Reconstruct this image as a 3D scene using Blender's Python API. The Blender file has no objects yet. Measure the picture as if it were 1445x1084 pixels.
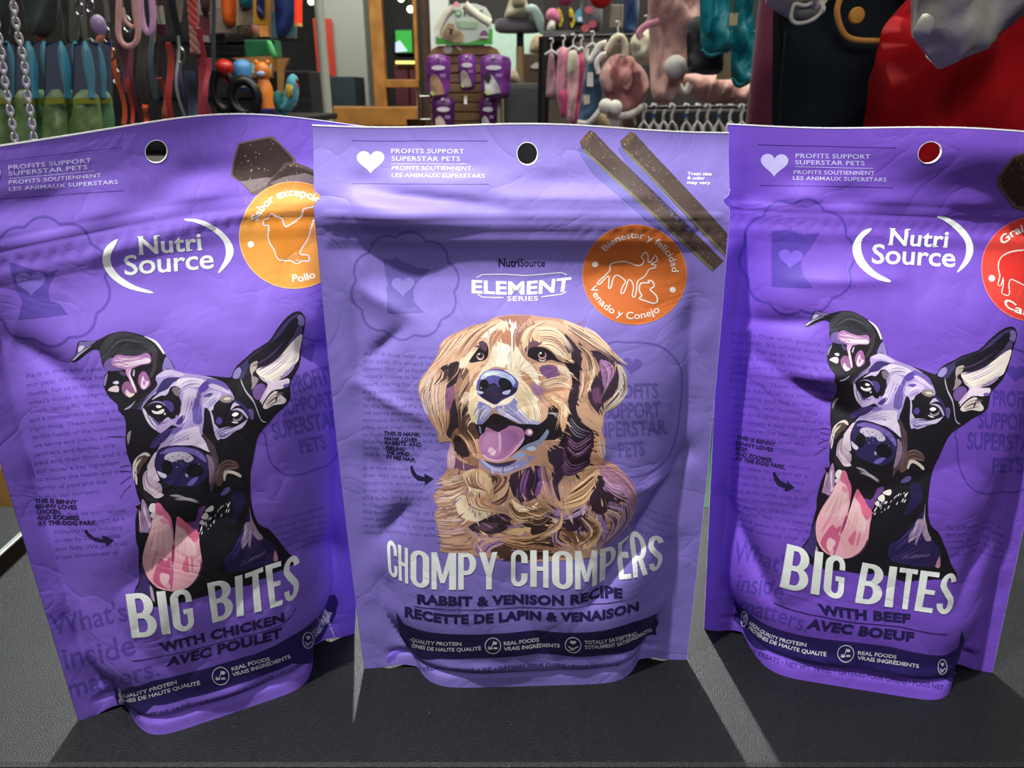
import bpy, bmesh, math, random
import numpy as np
from mathutils import Vector, Matrix
from mathutils.geometry import delaunay_2d_cdt

# ------------------------------------------------------------------ camera, world, lights, exposure
scene = bpy.context.scene
COL = scene.collection
FPX, PITCH, CAMH = 1050.0, math.radians(21.5), 0.30
cam_data = bpy.data.cameras.new('camera')
cam = bpy.data.objects.new('camera', cam_data)
COL.objects.link(cam)
cam.location = (0, 0, CAMH)
cam.rotation_euler = (math.pi / 2 - PITCH, 0, 0)
cam_data.sensor_width = 36.0
cam_data.lens = 36.0 * FPX / 1445.0
cam_data.clip_start = 0.01
cam_data.clip_end = 60
cam_data.dof.use_dof = True
cam_data.dof.focus_distance = 0.36
cam_data.dof.aperture_fstop = 20.0
scene.camera = cam

world = bpy.data.worlds.new('world')
scene.world = world
world.use_nodes = True
world.node_tree.nodes['Background'].inputs['Color'].default_value = (0.62, 0.68, 0.80, 1)
world.node_tree.nodes['Background'].inputs['Strength'].default_value = 0.10

scene.view_settings.view_transform = 'Standard'
scene.view_settings.look = 'None'
scene.view_settings.exposure = 0.0
scene.view_settings.gamma = 1.0
scene.view_settings.use_curve_mapping = False


def lamp(name, kind, loc, target, energy, color=(1, 1, 1), size=0.05, spot=None, size_y=None):
    d = bpy.data.lights.new(name, kind)
    d.energy = energy
    d.color = color
    if kind == 'AREA':
        d.size = size
        if size_y:
            d.shape = 'RECTANGLE'
            d.size_y = size_y
    else:
        d.shadow_soft_size = size
    if kind == 'SPOT':
        d.spot_size = math.radians(spot or 60)
        d.spot_blend = 0.4
    o = bpy.data.objects.new(name, d)
    COL.objects.link(o)
    o.location = loc
    v = Vector(target) - Vector(loc)
    o.rotation_euler = v.to_track_quat('-Z', 'Y').to_euler()
    return o


# ceiling spots of the shop: one in front of the counter, one behind it, plus broad unseen area lamps for general light
lamp('counter_spot', 'SPOT', (-0.42, -0.03, 1.75), (0.0, 0.33, 0.12), 260, (1.0, 0.99, 0.95), 0.022, 31)
lamp('rear_spot', 'SPOT', (-0.22, 2.1, 1.75), (0.0, 0.33, 0.0), 800, (0.97, 1.0, 0.95), 0.025, 26)
lamp('front_fill', 'AREA', (0.35, -0.9, 1.7), (0.0, 0.4, 0.1), 19, (0.97, 0.97, 1.0), 1.2, size_y=0.3)  # added soft fill on the pouch fronts, no fixture there
lamp('shop_row', 'AREA', (0.3, 1.6, 1.75), (0.2, 1.9, 0.0), 34, (1.0, 0.97, 0.9), 2.4, size_y=0.3)
lamp('shop_row', 'AREA', (-0.2, 3.0, 1.75), (-0.2, 3.6, 0.0), 48, (1.0, 0.96, 0.88), 3.0, size_y=0.3)

lamp('aisle_fill', 'AREA', (-1.0, 0.35, 1.7), (-0.75, 1.2, 0.2), 6, (1.0, 0.97, 0.9), 0.9, size_y=0.2)  # added to brighten the hanging leads
lamp('aisle_fill', 'AREA', (1.0, 0.5, 1.75), (0.45, 1.5, 0.2), 8, (1.0, 0.97, 0.92), 0.9, size_y=0.2)  # added to brighten the garments on the right
lamp('passage_fill', 'AREA', (-1.0, 5.4, 1.75), (-1.2, 6.6, 0.0), 60, (1.0, 0.92, 0.8), 2.2, size_y=0.4)  # added to brighten the passage behind the window

# ------------------------------------------------------------------ helpers
MATS = {}


def srgb(r, g, b):
    f = lambda c: (c / 255 / 12.92) if c / 255 <= 0.04045 else ((c / 255 + 0.055) / 1.055) ** 2.4
    return (f(r), f(g), f(b), 1.0)


def hexc(h):
    return srgb(int(h[0:2], 16), int(h[2:4], 16), int(h[4:6], 16))


def mat(name, hx, rough=0.6, metal=0.0, noise=0.0, nscale=40.0, bump=0.0, bscale=200.0, emit=0.0, sheen=0.0, spec=0.5, alpha=1.0, trans=0.0, colour2=None):
    if name in MATS:
        return MATS[name]
    m = bpy.data.materials.new(name)
    m.use_nodes = True
    nt = m.node_tree
    b = nt.nodes['Principled BSDF']
    b.inputs['Roughness'].default_value = rough
    b.inputs['Metallic'].default_value = metal
    b.inputs['Specular IOR Level'].default_value = spec
    b.inputs['Sheen Weight'].default_value = sheen
    b.inputs['Alpha'].default_value = alpha
    b.inputs['Transmission Weight'].default_value = trans
    c = hexc(hx)
    tc = nt.nodes.new('ShaderNodeTexCoord')
    if noise > 0 or colour2:
        n = nt.nodes.new('ShaderNodeTexNoise')
        n.inputs['Scale'].default_value = nscale
        n.inputs['Detail'].default_value = 6
        nt.links.new(tc.outputs['Object'], n.inputs['Vector'])
        r = nt.nodes.new('ShaderNodeValToRGB')
        c2 = hexc(colour2) if colour2 else tuple(min(1, x * (1 + noise)) for x in c[:3]) + (1,)
        c1 = c if colour2 else tuple(x * (1 - noise) for x in c[:3]) + (1,)
        r.color_ramp.elements[0].color = c1
        r.color_ramp.elements[1].color = c2
        r.color_ramp.elements[0].position = 0.35
        r.color_ramp.elements[1].position = 0.65
        nt.links.new(n.outputs['Fac'], r.inputs['Fac'])
        nt.links.new(r.outputs['Color'], b.inputs['Base Color'])
    else:
        b.inputs['Base Color'].default_value = c
    if bump > 0:
        n2 = nt.nodes.new('ShaderNodeTexNoise')
        n2.inputs['Scale'].default_value = bscale
        n2.inputs['Detail'].default_value = 4
        nt.links.new(tc.outputs['Object'], n2.inputs['Vector'])
        bp = nt.nodes.new('ShaderNodeBump')
        bp.inputs['Strength'].default_value = bump
        bp.inputs['Distance'].default_value = 0.002
        nt.links.new(n2.outputs['Fac'], bp.inputs['Height'])
        nt.links.new(bp.outputs['Normal'], b.inputs['Normal'])
    if emit > 0:
        b.inputs['Emission Color'].default_value = c
        b.inputs['Emission Strength'].default_value = emit
    MATS[name] = m
    return m


def crumple(nt, strength=0.5, dist=0.0008):
    # fine creases of heat-sealed film: ridged noise
    tc = nt.nodes.new('ShaderNodeTexCoord')
    n = nt.nodes.new('ShaderNodeTexNoise'); n.inputs['Scale'].default_value = 26; n.inputs['Detail'].default_value = 3; n.inputs['Roughness'].default_value = 0.5; n.inputs['Distortion'].default_value = 0.9
    nt.links.new(tc.outputs['Object'], n.inputs['Vector'])
    a = nt.nodes.new('ShaderNodeMath'); a.operation = 'MULTIPLY_ADD'; a.inputs[1].default_value = 2; a.inputs[2].default_value = -1
    b = nt.nodes.new('ShaderNodeMath'); b.operation = 'ABSOLUTE'
    c = nt.nodes.new('ShaderNodeMath'); c.operation = 'POWER'; c.inputs[1].default_value = 0.6
    nt.links.new(n.outputs['Fac'], a.inputs[0]); nt.links.new(a.outputs[0], b.inputs[0]); nt.links.new(b.outputs[0], c.inputs[0])
    n2 = nt.nodes.new('ShaderNodeTexNoise'); n2.inputs['Scale'].default_value = 240; n2.inputs['Detail'].default_value = 4
    nt.links.new(tc.outputs['Object'], n2.inputs['Vector'])
    s = nt.nodes.new('ShaderNodeMath'); s.operation = 'MULTIPLY_ADD'; s.inputs[1].default_value = 0.12
    nt.links.new(n2.outputs['Fac'], s.inputs[0]); nt.links.new(c.outputs[0], s.inputs[2])
    bp = nt.nodes.new('ShaderNodeBump'); bp.inputs['Strength'].default_value = strength; bp.inputs['Distance'].default_value = dist
    nt.links.new(s.outputs[0], bp.inputs['Height'])
    nt.links.new(bp.outputs['Normal'], nt.nodes['Principled BSDF'].inputs['Normal'])


def link(o, parent=None):
    COL.objects.link(o)
    if parent is not None:
        o.parent = parent
    return o


def tag(o, label=None, cat=None, group=None, kind=None):
    if label: o['label'] = label
    if cat: o['category'] = cat
    if group: o['group'] = group
    if kind: o['kind'] = kind
    return o


def thing(name, label, cat, loc=(0, 0, 0), rz=0.0, group=None):
    o = bpy.data.objects.new(name, None)
    o.empty_display_size = 0.02
    link(o)
    o.location = loc
    o.rotation_euler = (0, 0, rz)
    return tag(o, label, cat, group)


def mesh_obj(name, verts, faces, material, parent=None, smooth=False):
    me = bpy.data.meshes.new(name)
    me.from_pydata([tuple(v) for v in verts], [], faces)
    me.update()
    if smooth:
        me.polygons.foreach_set('use_smooth', [True] * len(me.polygons))
    if material:
        me.materials.append(material)
    o = bpy.data.objects.new(name, me)
    # children keep world coordinates given by the caller relative to the parent
    return link(o, parent)


class MB:
    """collects simple solids and links them as one mesh"""
    def __init__(s): s.v, s.f = [], []

    def add(s, vs, fs):
        k = len(s.v)
        s.v += [tuple(v) for v in vs]
        s.f += [tuple(i + k for i in f) for f in fs]
        return s

    def box(s, c, d, bev=0.0, rot=None):
        x, y, z = d[0] / 2, d[1] / 2, d[2] / 2
        R = rot or Matrix.Identity(3)
        c = Vector(c)
        if bev <= 0:
            vs = [c + R @ Vector((sx * x, sy * y, sz * z)) for sx in (-1, 1) for sy in (-1, 1) for sz in (-1, 1)]
            return s.add(vs, [(0, 1, 3, 2), (4, 6, 7, 5), (0, 4, 5, 1), (2, 3, 7, 6), (0, 2, 6, 4), (1, 5, 7, 3)])
        bm = bmesh.new()
        bmesh.ops.create_cube(bm, size=1)
        for v in bm.verts: v.co = Vector((v.co.x * 2 * x, v.co.y * 2 * y, v.co.z * 2 * z))
        bmesh.ops.bevel(bm, geom=bm.edges[:] , offset=bev, segments=2, affect='EDGES', profile=0.6)
        for v in bm.verts: v.co = c + R @ v.co
        bm.verts.index_update()
        s.add([v.co for v in bm.verts], [[v.index for v in f.verts] for f in bm.faces])
        bm.free()
        return s

    def tube(s, pts, r, n=8, cap=True, flat=1.0, closed=False):
        pts = [Vector(p) for p in pts]
        m = len(pts)
        rs = r if isinstance(r, (list, tuple)) else [r] * m
        rings = []
        up = None
        for i, p in enumerate(pts):
            if closed:
                t = (pts[(i + 1) % m] - pts[i - 1]).normalized()
            else:
                t = (pts[min(i + 1, m - 1)] - pts[max(i - 1, 0)]).normalized()
            if up is None:
                up = Vector((0, 1, 0)) if abs(t.y) < 0.9 else Vector((1, 0, 0))
            up = (up - t * up.dot(t)).normalized()
            side = t.cross(up)
            rings.append([p + (side * math.cos(2 * math.pi * k / n) + up * flat * math.sin(2 * math.pi * k / n)) * rs[i] for k in range(n)])
        vs = [v for rg in rings for v in rg]
        fs = []
        for i in range(m if closed else m - 1):
            j = (i + 1) % m
            for k in range(n):
                fs.append((i * n + k, i * n + (k + 1) % n, j * n + (k + 1) % n, j * n + k))
        if cap and not closed:
            fs.append(tuple(range(n - 1, -1, -1)))
            fs.append(tuple((m - 1) * n + k for k in range(n)))
        return s.add(vs, fs)

    def lathe(s, prof, c=(0, 0, 0), n=20, axis='Z', sx=1.0, sy=1.0):
        c = Vector(c)
        vs, fs = [], []
        for r, z in prof:
            for k in range(n):
                a = 2 * math.pi * k / n
                q = (r * math.cos(a) * sx, r * math.sin(a) * sy, z)
                if axis == 'Y': q = (q[0], q[2], q[1])
                if axis == 'X': q = (q[2], q[0], q[1])
                vs.append(c + Vector(q))
        for i in range(len(prof) - 1):
            for k in range(n):
                fs.append((i * n + k, i * n + (k + 1) % n, (i + 1) * n + (k + 1) % n, (i + 1) * n + k))
        fs.append(tuple(range(n - 1, -1, -1)))
        fs.append(tuple((len(prof) - 1) * n + k for k in range(n)))
        return s.add(vs, fs)

    def ball(s, c, r, n=14, sc=(1, 1, 1)):
        prof = [(r * math.sin(math.pi * (i + 0.02) / (8.04)), -r * math.cos(math.pi * (i + 0.02) / 8.04) * sc[2]) for i in range(9)]
        return s.lathe(prof, c, n, sx=sc[0], sy=sc[1])

    def prism(s, poly, y0, y1):
        """outline in (x, z), extruded along y"""
        n = len(poly)
        vs = [(x, y0, z) for x, z in poly] + [(x, y1, z) for x, z in poly]
        fs = [tuple(range(n)), tuple(range(2 * n - 1, n - 1, -1))]
        fs += [(i, i + n, (i + 1) % n + n, (i + 1) % n) for i in range(n)]
        return s.add(vs, fs)

    def build(s, name, material, parent=None, smooth=False):
        o = mesh_obj(name, s.v, s.f, material, parent, False)
        if smooth:
            me = o.data
            me.polygons.foreach_set('use_smooth', [True] * len(me.polygons))
            me.set_sharp_from_angle(angle=math.radians(50))
        return o


# ---- camera geometry, used to turn measured picture positions into points in the room
CF = np.array([0, math.cos(PITCH), -math.sin(PITCH)])
CU = np.array([0, math.sin(PITCH), math.cos(PITCH)])
CO = np.array([0, 0, CAMH])


def at(px, py, Y):
    """the point on the plane y = Y that is seen at (px, py)"""
    d = np.array([(px - 722.5) / FPX, 0, 0]) + CF - CU * (py - 542) / FPX
    p = CO + d * (Y / d[1])
    return Vector(p)


def on_counter(px, py, z=0.0):
    d = np.array([(px - 722.5) / FPX, 0, 0]) + CF - CU * (py - 542) / FPX
    return Vector(CO + d * ((z - CAMH) / d[2]))


def project(P):
    q = P - CO
    w = q @ CF
    return np.stack([722.5 + FPX * q[..., 0] / w, 542 - FPX * (q @ CU) / w], -1)
# ------------------------------------------------------------------ the three treat pouches
NU, NV = 120, 190


def sstep(a, b, x):
    t = np.clip((x - a) / (b - a), 0, 1)
    return t * t * (3 - 2 * t)


def vnoise(u, v, seed):
    """smooth value noise"""
    rs = np.random.RandomState(seed)
    tab = rs.rand(64, 64)
    iu = np.floor(u).astype(int); iv = np.floor(v).astype(int)
    fu = u - iu; fv = v - iv
    fu = fu * fu * (3 - 2 * fu); fv = fv * fv * (3 - 2 * fv)
    g = lambda a, b: tab[a % 64, b % 64]
    return (g(iu, iv) * (1 - fu) + g(iu + 1, iv) * fu) * (1 - fv) + (g(iu, iv + 1) * (1 - fu) + g(iu + 1, iv + 1) * fu) * fv


class Bag:
    def __init__(s, BL, BR, TL, TR, prof, margin=0.085, creases=(), seed=1, lean=None, zip_v=(0.825, 0.872), side=3.0, bow=0.0, topbow=0.0, m2=None):
        s.BL, s.BR, s.TL, s.TR = [np.array(p, float) for p in (BL, BR, TL, TR)]
        d = (s.TR - s.TL) + (s.BR - s.BL)
        d[2] = 0
        d /= np.linalg.norm(d)
        s.n = np.array([d[1], -d[0], 0.0])          # towards the camera
        s.prof = np.array(prof, float)
        s.m, s.creases, s.seed, s.lean, s.zip, s.side = margin, creases, seed, lean, zip_v, side
        s.bow, s.topbow, s.m2 = bow, topbow, m2 or margin
        s.W = np.linalg.norm(s.TR - s.TL)

    def disp_smooth(s, u, v):
        D = np.interp(v, s.prof[:, 0], s.prof[:, 1])
        # soften the piecewise profile
        for h in (0.012, 0.024):
            D = 0.5 * D + 0.25 * (np.interp(v - h, s.prof[:, 0], s.prof[:, 1]) + np.interp(v + h, s.prof[:, 0], s.prof[:, 1]))
        m = s.m + 0.085 * sstep(0.16, 0.0, v)
        m2 = s.m2 + 0.075 * sstep(0.16, 0.0, v)
        t = np.clip((u - m) / (1 - m - m2), 0, 1) * 2 - 1
        shape = 1 - np.abs(t) ** s.side
        k = sstep(0.0, 0.10, v)
        shape = shape * k + (1 - np.abs(t) ** 8) * (1 - k)
        out = D * shape
        if s.lean:
            out = out + s.lean(u, v)
        return out

    def disp_fine(s, u, v):
        z0, z1 = s.zip
        inside = sstep(s.m * 0.7, s.m * 1.6, u) * sstep(s.m * 0.7, s.m * 1.6, 1 - u)
        body = sstep(z0 + 0.0, z0 - 0.05, v) * sstep(0.0, 0.05, v)
        w = np.zeros_like(u)
        # soft crumples of the film
        n1 = vnoise(u * 4 + v * 3, v * 6 - u * 2, s.seed)
        n2 = vnoise(u * 11 - v * 5, v * 14 + u * 4, s.seed + 5)
        w += body * inside * (0.0020 * (np.abs(n1 - 0.5) * 2 - 0.5) + 0.0004 * (np.abs(n2 - 0.5) * 2 - 0.5))
        # rippled edge folds along both side seals
        for e, sd in ((u, 11), (1 - u, 29)):
            r = vnoise(v * 16, np.zeros_like(v) + 3.3, s.seed + sd) - 0.5
            w += body * np.exp(-((e - s.m * 1.25) / (s.m * 0.38)) ** 2) * r * 0.0034
            r2 = vnoise(v * 22, np.zeros_like(v) + 7.3, s.seed + sd + 2) - 0.5
            w += np.exp(-((e - s.m * 0.55) / (s.m * 0.4)) ** 2) * r2 * 0.0010
        # flap between zip and top seal
        flap = sstep(z1 - 0.004, z1 + 0.02, v) * sstep(0.955, 0.915, v)
        w += flap * inside * 0.0032 * (vnoise(u * 9, v * 26, s.seed + 41) - 0.45)
        # zip: two pressed ribs with a dimpled strip between
        zin = sstep(0.012, 0.03, u) * sstep(0.012, 0.03, 1 - u)
        for c, a in ((z0 + 0.004, 0.0008), (z0 + 0.013, 0.0006), (z1 - 0.012, 0.0006), (z1, 0.0009)):
            w += zin * a * np.exp(-((v - c) / 0.0028) ** 2)
        dim = (0.5 + 0.5 * np.sin(u * 190)) * np.exp(-((v - (z0 + z1) / 2) / 0.006) ** 2)
        w += zin * dim * 0.0004 * sstep(0.3, 0.6, vnoise(u * 6, v * 0 + 1.5, s.seed + 3))
        # bottom seal groove
        w -= 0.0012 * np.exp(-((v - 0.034) / 0.006) ** 2) * inside
        w += 0.0020 * np.exp(-((v - 0.05) / 0.012) ** 2) * inside * (vnoise(u * 14, v * 3, s.seed + 50) - 0.2)
        for (u0, v0, u1, v1, wd, dep) in s.creases:
            dx, dy = u1 - u0, v1 - v0
            L2 = dx * dx + dy * dy
            t = np.clip(((u - u0) * dx + (v - v0) * dy) / L2, 0, 1)
            # distances in panel proportions (panel is 1.55 times as tall as wide)
            du, dv = u - (u0 + t * dx), (v - (v0 + t * dy)) * 1.55
            q = np.sqrt(du * du + dv * dv) / wd
            w += dep * np.exp(-q ** 1.4) * (1 - 0.7 * np.abs(2 * t - 1) ** 2)
        return w

    def base(s, u, v):
        u1, v1 = u[..., None], v[..., None]
        P = (s.BL * (1 - u1) + s.BR * u1) * (1 - v1) + (s.TL * (1 - u1) + s.TR * u1) * v1
        return P

    def outline(s, u, v):
        """pinch the outline at the two tear notches, lift the side seals off the counter"""
        P = np.zeros(u.shape + (3,))
        side = (s.TR - s.TL) / s.W
        nv = s.zip[1] + 0.026
        g = np.exp(-np.abs((v - nv) / 0.006) ** 2) * 0.0032
        P += side * (g * np.exp(-(u / 0.03) ** 2) - g * np.exp(-((1 - u) / 0.03) ** 2))[..., None]
        P += side * (s.bow * np.sin(np.pi * np.clip(v, 0, 1)) * (2 * u - 1))[..., None]
        e = np.minimum(u, 1 - u)
        lift = np.exp(-((e - 0.115) / 0.045) ** 2) * 0.0022 * np.clip(1 - v / 0.10, 0, 1)
        P[..., 2] += lift
        P[..., 2] += s.topbow * np.sin(np.pi * np.clip(u, 0, 1) ** 1.15) * sstep(0.5, 1.0, v)
        P[..., 2] += 0.0008 * np.sin(u * 9 + s.seed) * sstep(0.9, 1.0, v)
        return P

    def smooth(s, u, v):
        return s.base(u, v) + s.n * s.disp_smooth(u, v)[..., None] + s.outline(u, v)

    def full(s, u, v):
        return s.base(u, v) + s.n * (s.disp_smooth(u, v) + s.disp_fine(u, v))[..., None] + s.outline(u, v)

    def px2uv(s, pts):
        """picture position -> panel coordinates (Newton on the smooth panel)"""
        pts = np.asarray(pts, float)
        u = np.full(len(pts), 0.5); v = np.full(len(pts), 0.5)
        h = 1e-4
        for it in range(14):
            q = project(s.smooth(u, v))
            qu = (project(s.smooth(u + h, v)) - q) / h
            qv = (project(s.smooth(u, v + h)) - q) / h
            r = pts - q
            det = qu[:, 0] * qv[:, 1] - qu[:, 1] * qv[:, 0]
            det = np.where(np.abs(det) < 1e-3, 1e-3, det)
            du = (r[:, 0] * qv[:, 1] - r[:, 1] * qv[:, 0]) / det
            dv = (qu[:, 0] * r[:, 1] - qu[:, 1] * r[:, 0]) / det
            k = 0.6 if it < 5 else 1.0
            u = np.clip(u + np.clip(k * du, -0.2, 0.2), -0.2, 1.2)
            v = np.clip(v + np.clip(k * dv, -0.2, 0.2), -0.1, 1.1)
        return np.stack([u, v], -1)

    def grid(s):
        gu, gv = np.meshgrid(np.arange(NU + 1) / NU, np.arange(NV + 1) / NV, indexing='ij')
        s.G = s.full(gu, gv)
        du = np.gradient(s.G, axis=0); dv = np.gradient(s.G, axis=1)
        N = np.cross(du, dv)
        N /= np.linalg.norm(N, axis=-1, keepdims=True)
        if (N @ s.n).mean() < 0: N = -N
        s.N = N
        return gu, gv

    def lin(s, A, u, v):
        x = np.clip(u * NU, 0, NU - 1e-9); y = np.clip(v * NV, 0, NV - 1e-9)
        i = np.floor(x).astype(int); j = np.floor(y).astype(int)
        a = (x - i)[..., None]; b = (y - j)[..., None]
        A00, A10, A01, A11 = A[i, j], A[i + 1, j], A[i, j + 1], A[i + 1, j + 1]
        lo = A00 + a * (A10 - A00) + b * (A11 - A10)
        hi = A00 + b * (A01 - A00) + a * (A11 - A01)
        return np.where(a >= b, lo, hi)


def make_bag(bag, root, film, back_film, edge_mat, hole_px, hole_r=0.0044):
    """front_panel (with the hang hole cut), back_panel, gusset, film_edge"""
    gu, gv = bag.grid()
    hu, hv = bag.px2uv([hole_px])[0]
    Hh = bag.TL[2] - bag.BL[2]
    ci, cj = int(round(hu * NU)), int(round(hv * NV))
    print('HOLE', hu, hv, project(bag.smooth(np.array([0., 1.]), np.array([1., 1.]))))
    cj = min(cj, NV - 7)
    K = 6
    U, V = gu.copy(), gv.copy()
    su, sv = bag.W / NU, Hh / NV
    keep = np.ones((NU, NV), bool)
    q0 = 0.5
    for i in range(ci - K, ci + K + 1):
        for j in range(cj - K, cj + K + 1):
            if not (0 < i < NU and 0 < j < NV): continue
            dx, dy = (i - ci), (j - cj)
            q = max(abs(dx), abs(dy)) / K
            if q == 0: continue
            ang = math.atan2(dy * sv, dx * su)
            rs = math.hypot(dx * su, dy * sv)                  # square radius
            # ring at q0 becomes the circle of the hole, ring at 1 stays
            t = (q - q0) / (1 - q0)
            if t < 0: t = 0
            rn = hole_r * (1 - t) + rs * t if q >= q0 else hole_r * q / q0
            U[i, j] = hu * (1 - 1) + ci / NU + rn * math.cos(ang) / bag.W
            V[i, j] = cj / NV + rn * math.sin(ang) / Hh
    k0 = int(K * q0)
    keep[ci - k0:ci + k0, cj - k0:cj + k0] = False
    P = bag.full(U, V)
    bag.G2 = P
    idx = lambda i, j: i * (NV + 1) + j
    faces = []
    for i in range(NU):
        for j in range(NV):
            if keep[i, j]:
                a, b, c, d = idx(i, j), idx(i + 1, j), idx(i + 1, j + 1), idx(i, j + 1)
                faces += [(a, b, c), (a, c, d)]
    flat = P.reshape(-1, 3)
    o = mesh_obj('front_panel', flat, faces, film, root, True)
    # back panel: coarser, bulging away, seams coincide a film's thickness behind
    th = 0.0007
    D = bag.disp_smooth(U, V) + bag.disp_fine(U, V)
    t = np.clip((U - bag.m) / (1 - bag.m - bag.m2), 0, 1) * 2 - 1
    Dp = np.interp(V, bag.prof[:, 0], bag.prof[:, 1]) * (1 - np.abs(t) ** bag.side)
    ln = bag.lean(U, V) if bag.lean else 0 * U
    B = bag.base(U, V) + bag.outline(U, V) + bag.n * (ln - 0.8 * np.maximum(Dp, 0) - th + np.where(V > bag.zip[0], bag.disp_fine(U, V), np.minimum(bag.disp_fine(U, V), 0)))[..., None]
    mesh_obj('back_panel', B.reshape(-1, 3), [f[::-1] for f in faces], back_film, root, True)
    # bottom gusset between the two bottom edges
    F0, B0 = P[:, 0], B[:, 0]
    vs, fs = [], []
    for i in range(NU + 1):
        for k in range(7):
            w = k / 6
            p = F0[i] * (1 - w) + B0[i] * w
            vs.append((p[0], p[1], p[2] + 0.012 * math.sin(math.pi * w) * min(1, 8 * min(i, NU - i) / NU)))
    for i in range(NU):
        for k in range(6):
            a = i * 7 + k
            fs.append((a, a + 1, a + 8, a + 7))
    mesh_obj('gusset', vs, fs, back_film, root, True)
    # cut film edge round the panel and round the hole
    loop = [(i, NV) for i in range(NU + 1)]
    loopL = [(0, j) for j in range(NV + 1)]
    loopR = [(NU, j) for j in range(NV + 1)]
    hole = []
    c, k = (ci, cj), k0
    for j in range(-k, k): hole.append((ci + k, cj + j))
    for i in range(k, -k, -1): hole.append((ci + i, cj + k))
    for j in range(k, -k, -1): hole.append((ci - k, cj + j))
    for i in range(-k, k): hole.append((ci + i, cj - k))
    vs, fs = [], []
    Vz = Vector((0, 0, 1))

    def strip(path, closed=False, up=0.0):
        st = len(vs)
        for (i, j) in path:
            a, b = P[i, j], B[i, j]
            vs.append(tuple(a + bag.n * 0.00012 + np.array([0, 0, up])))
            vs.append(tuple(b - bag.n * 0.00012 + np.array([0, 0, up])))
        n = len(path)
        for q in range(n if closed else n - 1):
            a, b = st + 2 * q, st + 2 * ((q + 1) % n)
            fs.append((a, b, b + 1, a + 1))
    strip(loop, up=0.00012); strip(loopL); strip(loopR); strip(hole, True)
    # a sliver of white laminate visible on the rim of the front film
    def rim(path, inset, closed=False):
        st = len(vs)
        for q, (i, j) in enumerate(path):
            a = P[i, j]
            vs.append(tuple(a + bag.n * 0.00013))
            vs.append(tuple(a + bag.n * 0.00013 + inset(i, j)))
        n = len(path)
        for q in range(n if closed else n - 1):
            a, b = st + 2 * q, st + 2 * ((q + 1) % n)
            fs.append((a, b, b + 1, a + 1))
    rim(loop, lambda i, j: np.array([0, 0, -0.00042]))
    cc = bag.full(np.array([ci / NU]), np.array([cj / NV]))[0]
    rim(hole, lambda i, j: (P[i, j] - cc) / np.linalg.norm(P[i, j] - cc) * 0.00022, True)
    mesh_obj('film_edge', vs, fs, edge_mat, root)
    return o


# ---- flat print laid on the panel ------------------------------------------------
def split_family(T, C, fn, eps=1e-7):
    """cut triangles (n,3,2) by the integer lines of fn(u, v)"""
    done_T, done_C = [], []
    while len(T):
        s = fn(T)
        lo = np.floor(s.min(1) + eps); hi = np.ceil(s.max(1) - eps)
        need = (hi - lo) > 1
        done_T.append(T[~need]); done_C.append(C[~need])
        T, C, s, lo, hi = T[need], C[need], s[need], lo[need], hi[need]
        if not len(T): break
        k = np.round((lo + hi) / 2 + 0.01)
        k = np.clip(k, lo + 1, hi - 1)
        up = s >= k[:, None]
        cnt = up.sum(1)
        up = np.where((cnt == 2)[:, None], ~up, up)
        lone = up.argmax(1)
        r = np.arange(len(T))
        A, B, D = T[r, lone], T[r, (lone + 1) % 3], T[r, (lone + 2) % 3]
        sa, sb, sd = s[r, lone], s[r, (lone + 1) % 3], s[r, (lone + 2) % 3]
        tb = ((k - sa) / (sb - sa))[:, None]; td = ((k - sa) / (sd - sa))[:, None]
        Pp = A + (B - A) * tb; Q = A + (D - A) * td
        T = np.concatenate([np.stack([A, Pp, Q], 1), np.stack([Pp, B, D], 1), np.stack([Pp, D, Q], 1)])
        C = np.concatenate([C, C, C])
        e1, e2 = T[:, 1] - T[:, 0], T[:, 2] - T[:, 0]
        ar = np.abs(e1[:, 0] * e2[:, 1] - e1[:, 1] * e2[:, 0])
        ok = ar > 1e-13
        T, C = T[ok], C[ok]
    return np.concatenate(done_T), np.concatenate(done_C)


INK = None


def ink_mat():
    global INK
    if INK: return INK
    m = bpy.data.materials.new('printed_ink')
    m.use_nodes = True
    nt = m.node_tree
    b = nt.nodes['Principled BSDF']
    a = nt.nodes.new('ShaderNodeAttribute')
    a.attribute_name = 'ink'
    n = nt.nodes.new('ShaderNodeTexNoise')
    n.inputs['Scale'].default_value = 900
    mx = nt.nodes.new('ShaderNodeMix')
    mx.data_type = 'RGBA'
    mx.blend_type = 'MULTIPLY'
    mx.inputs['Factor'].default_value = 0.12
    nt.links.new(a.outputs['Color'], mx.inputs['A'])
    nt.links.new(n.outputs['Fac'], mx.inputs['B'])
    nt.links.new(mx.outputs['Result'], b.inputs['Base Color'])
    b.inputs['Roughness'].default_value = 0.55
    b.inputs['Specular IOR Level'].default_value = 0.4
    crumple(nt)
    INK = m
    return m


def smooth_poly(pts, n=4):
    """closed Catmull-Rom through the traced points"""
    p = np.asarray(pts, float)
    a, b, c, d = np.roll(p, 1, 0), p, np.roll(p, -1, 0), np.roll(p, -2, 0)
    out = []
    for i in range(len(p)):
        for k in range(n):
            t = k / n
            out.append(0.5 * ((2 * b[i]) + (-a[i] + c[i]) * t + (2 * a[i] - 5 * b[i] + 4 * c[i] - d[i]) * t * t + (-a[i] + 3 * b[i] - 3 * c[i] + d[i]) * t ** 3))
    return np.array(out)


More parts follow.
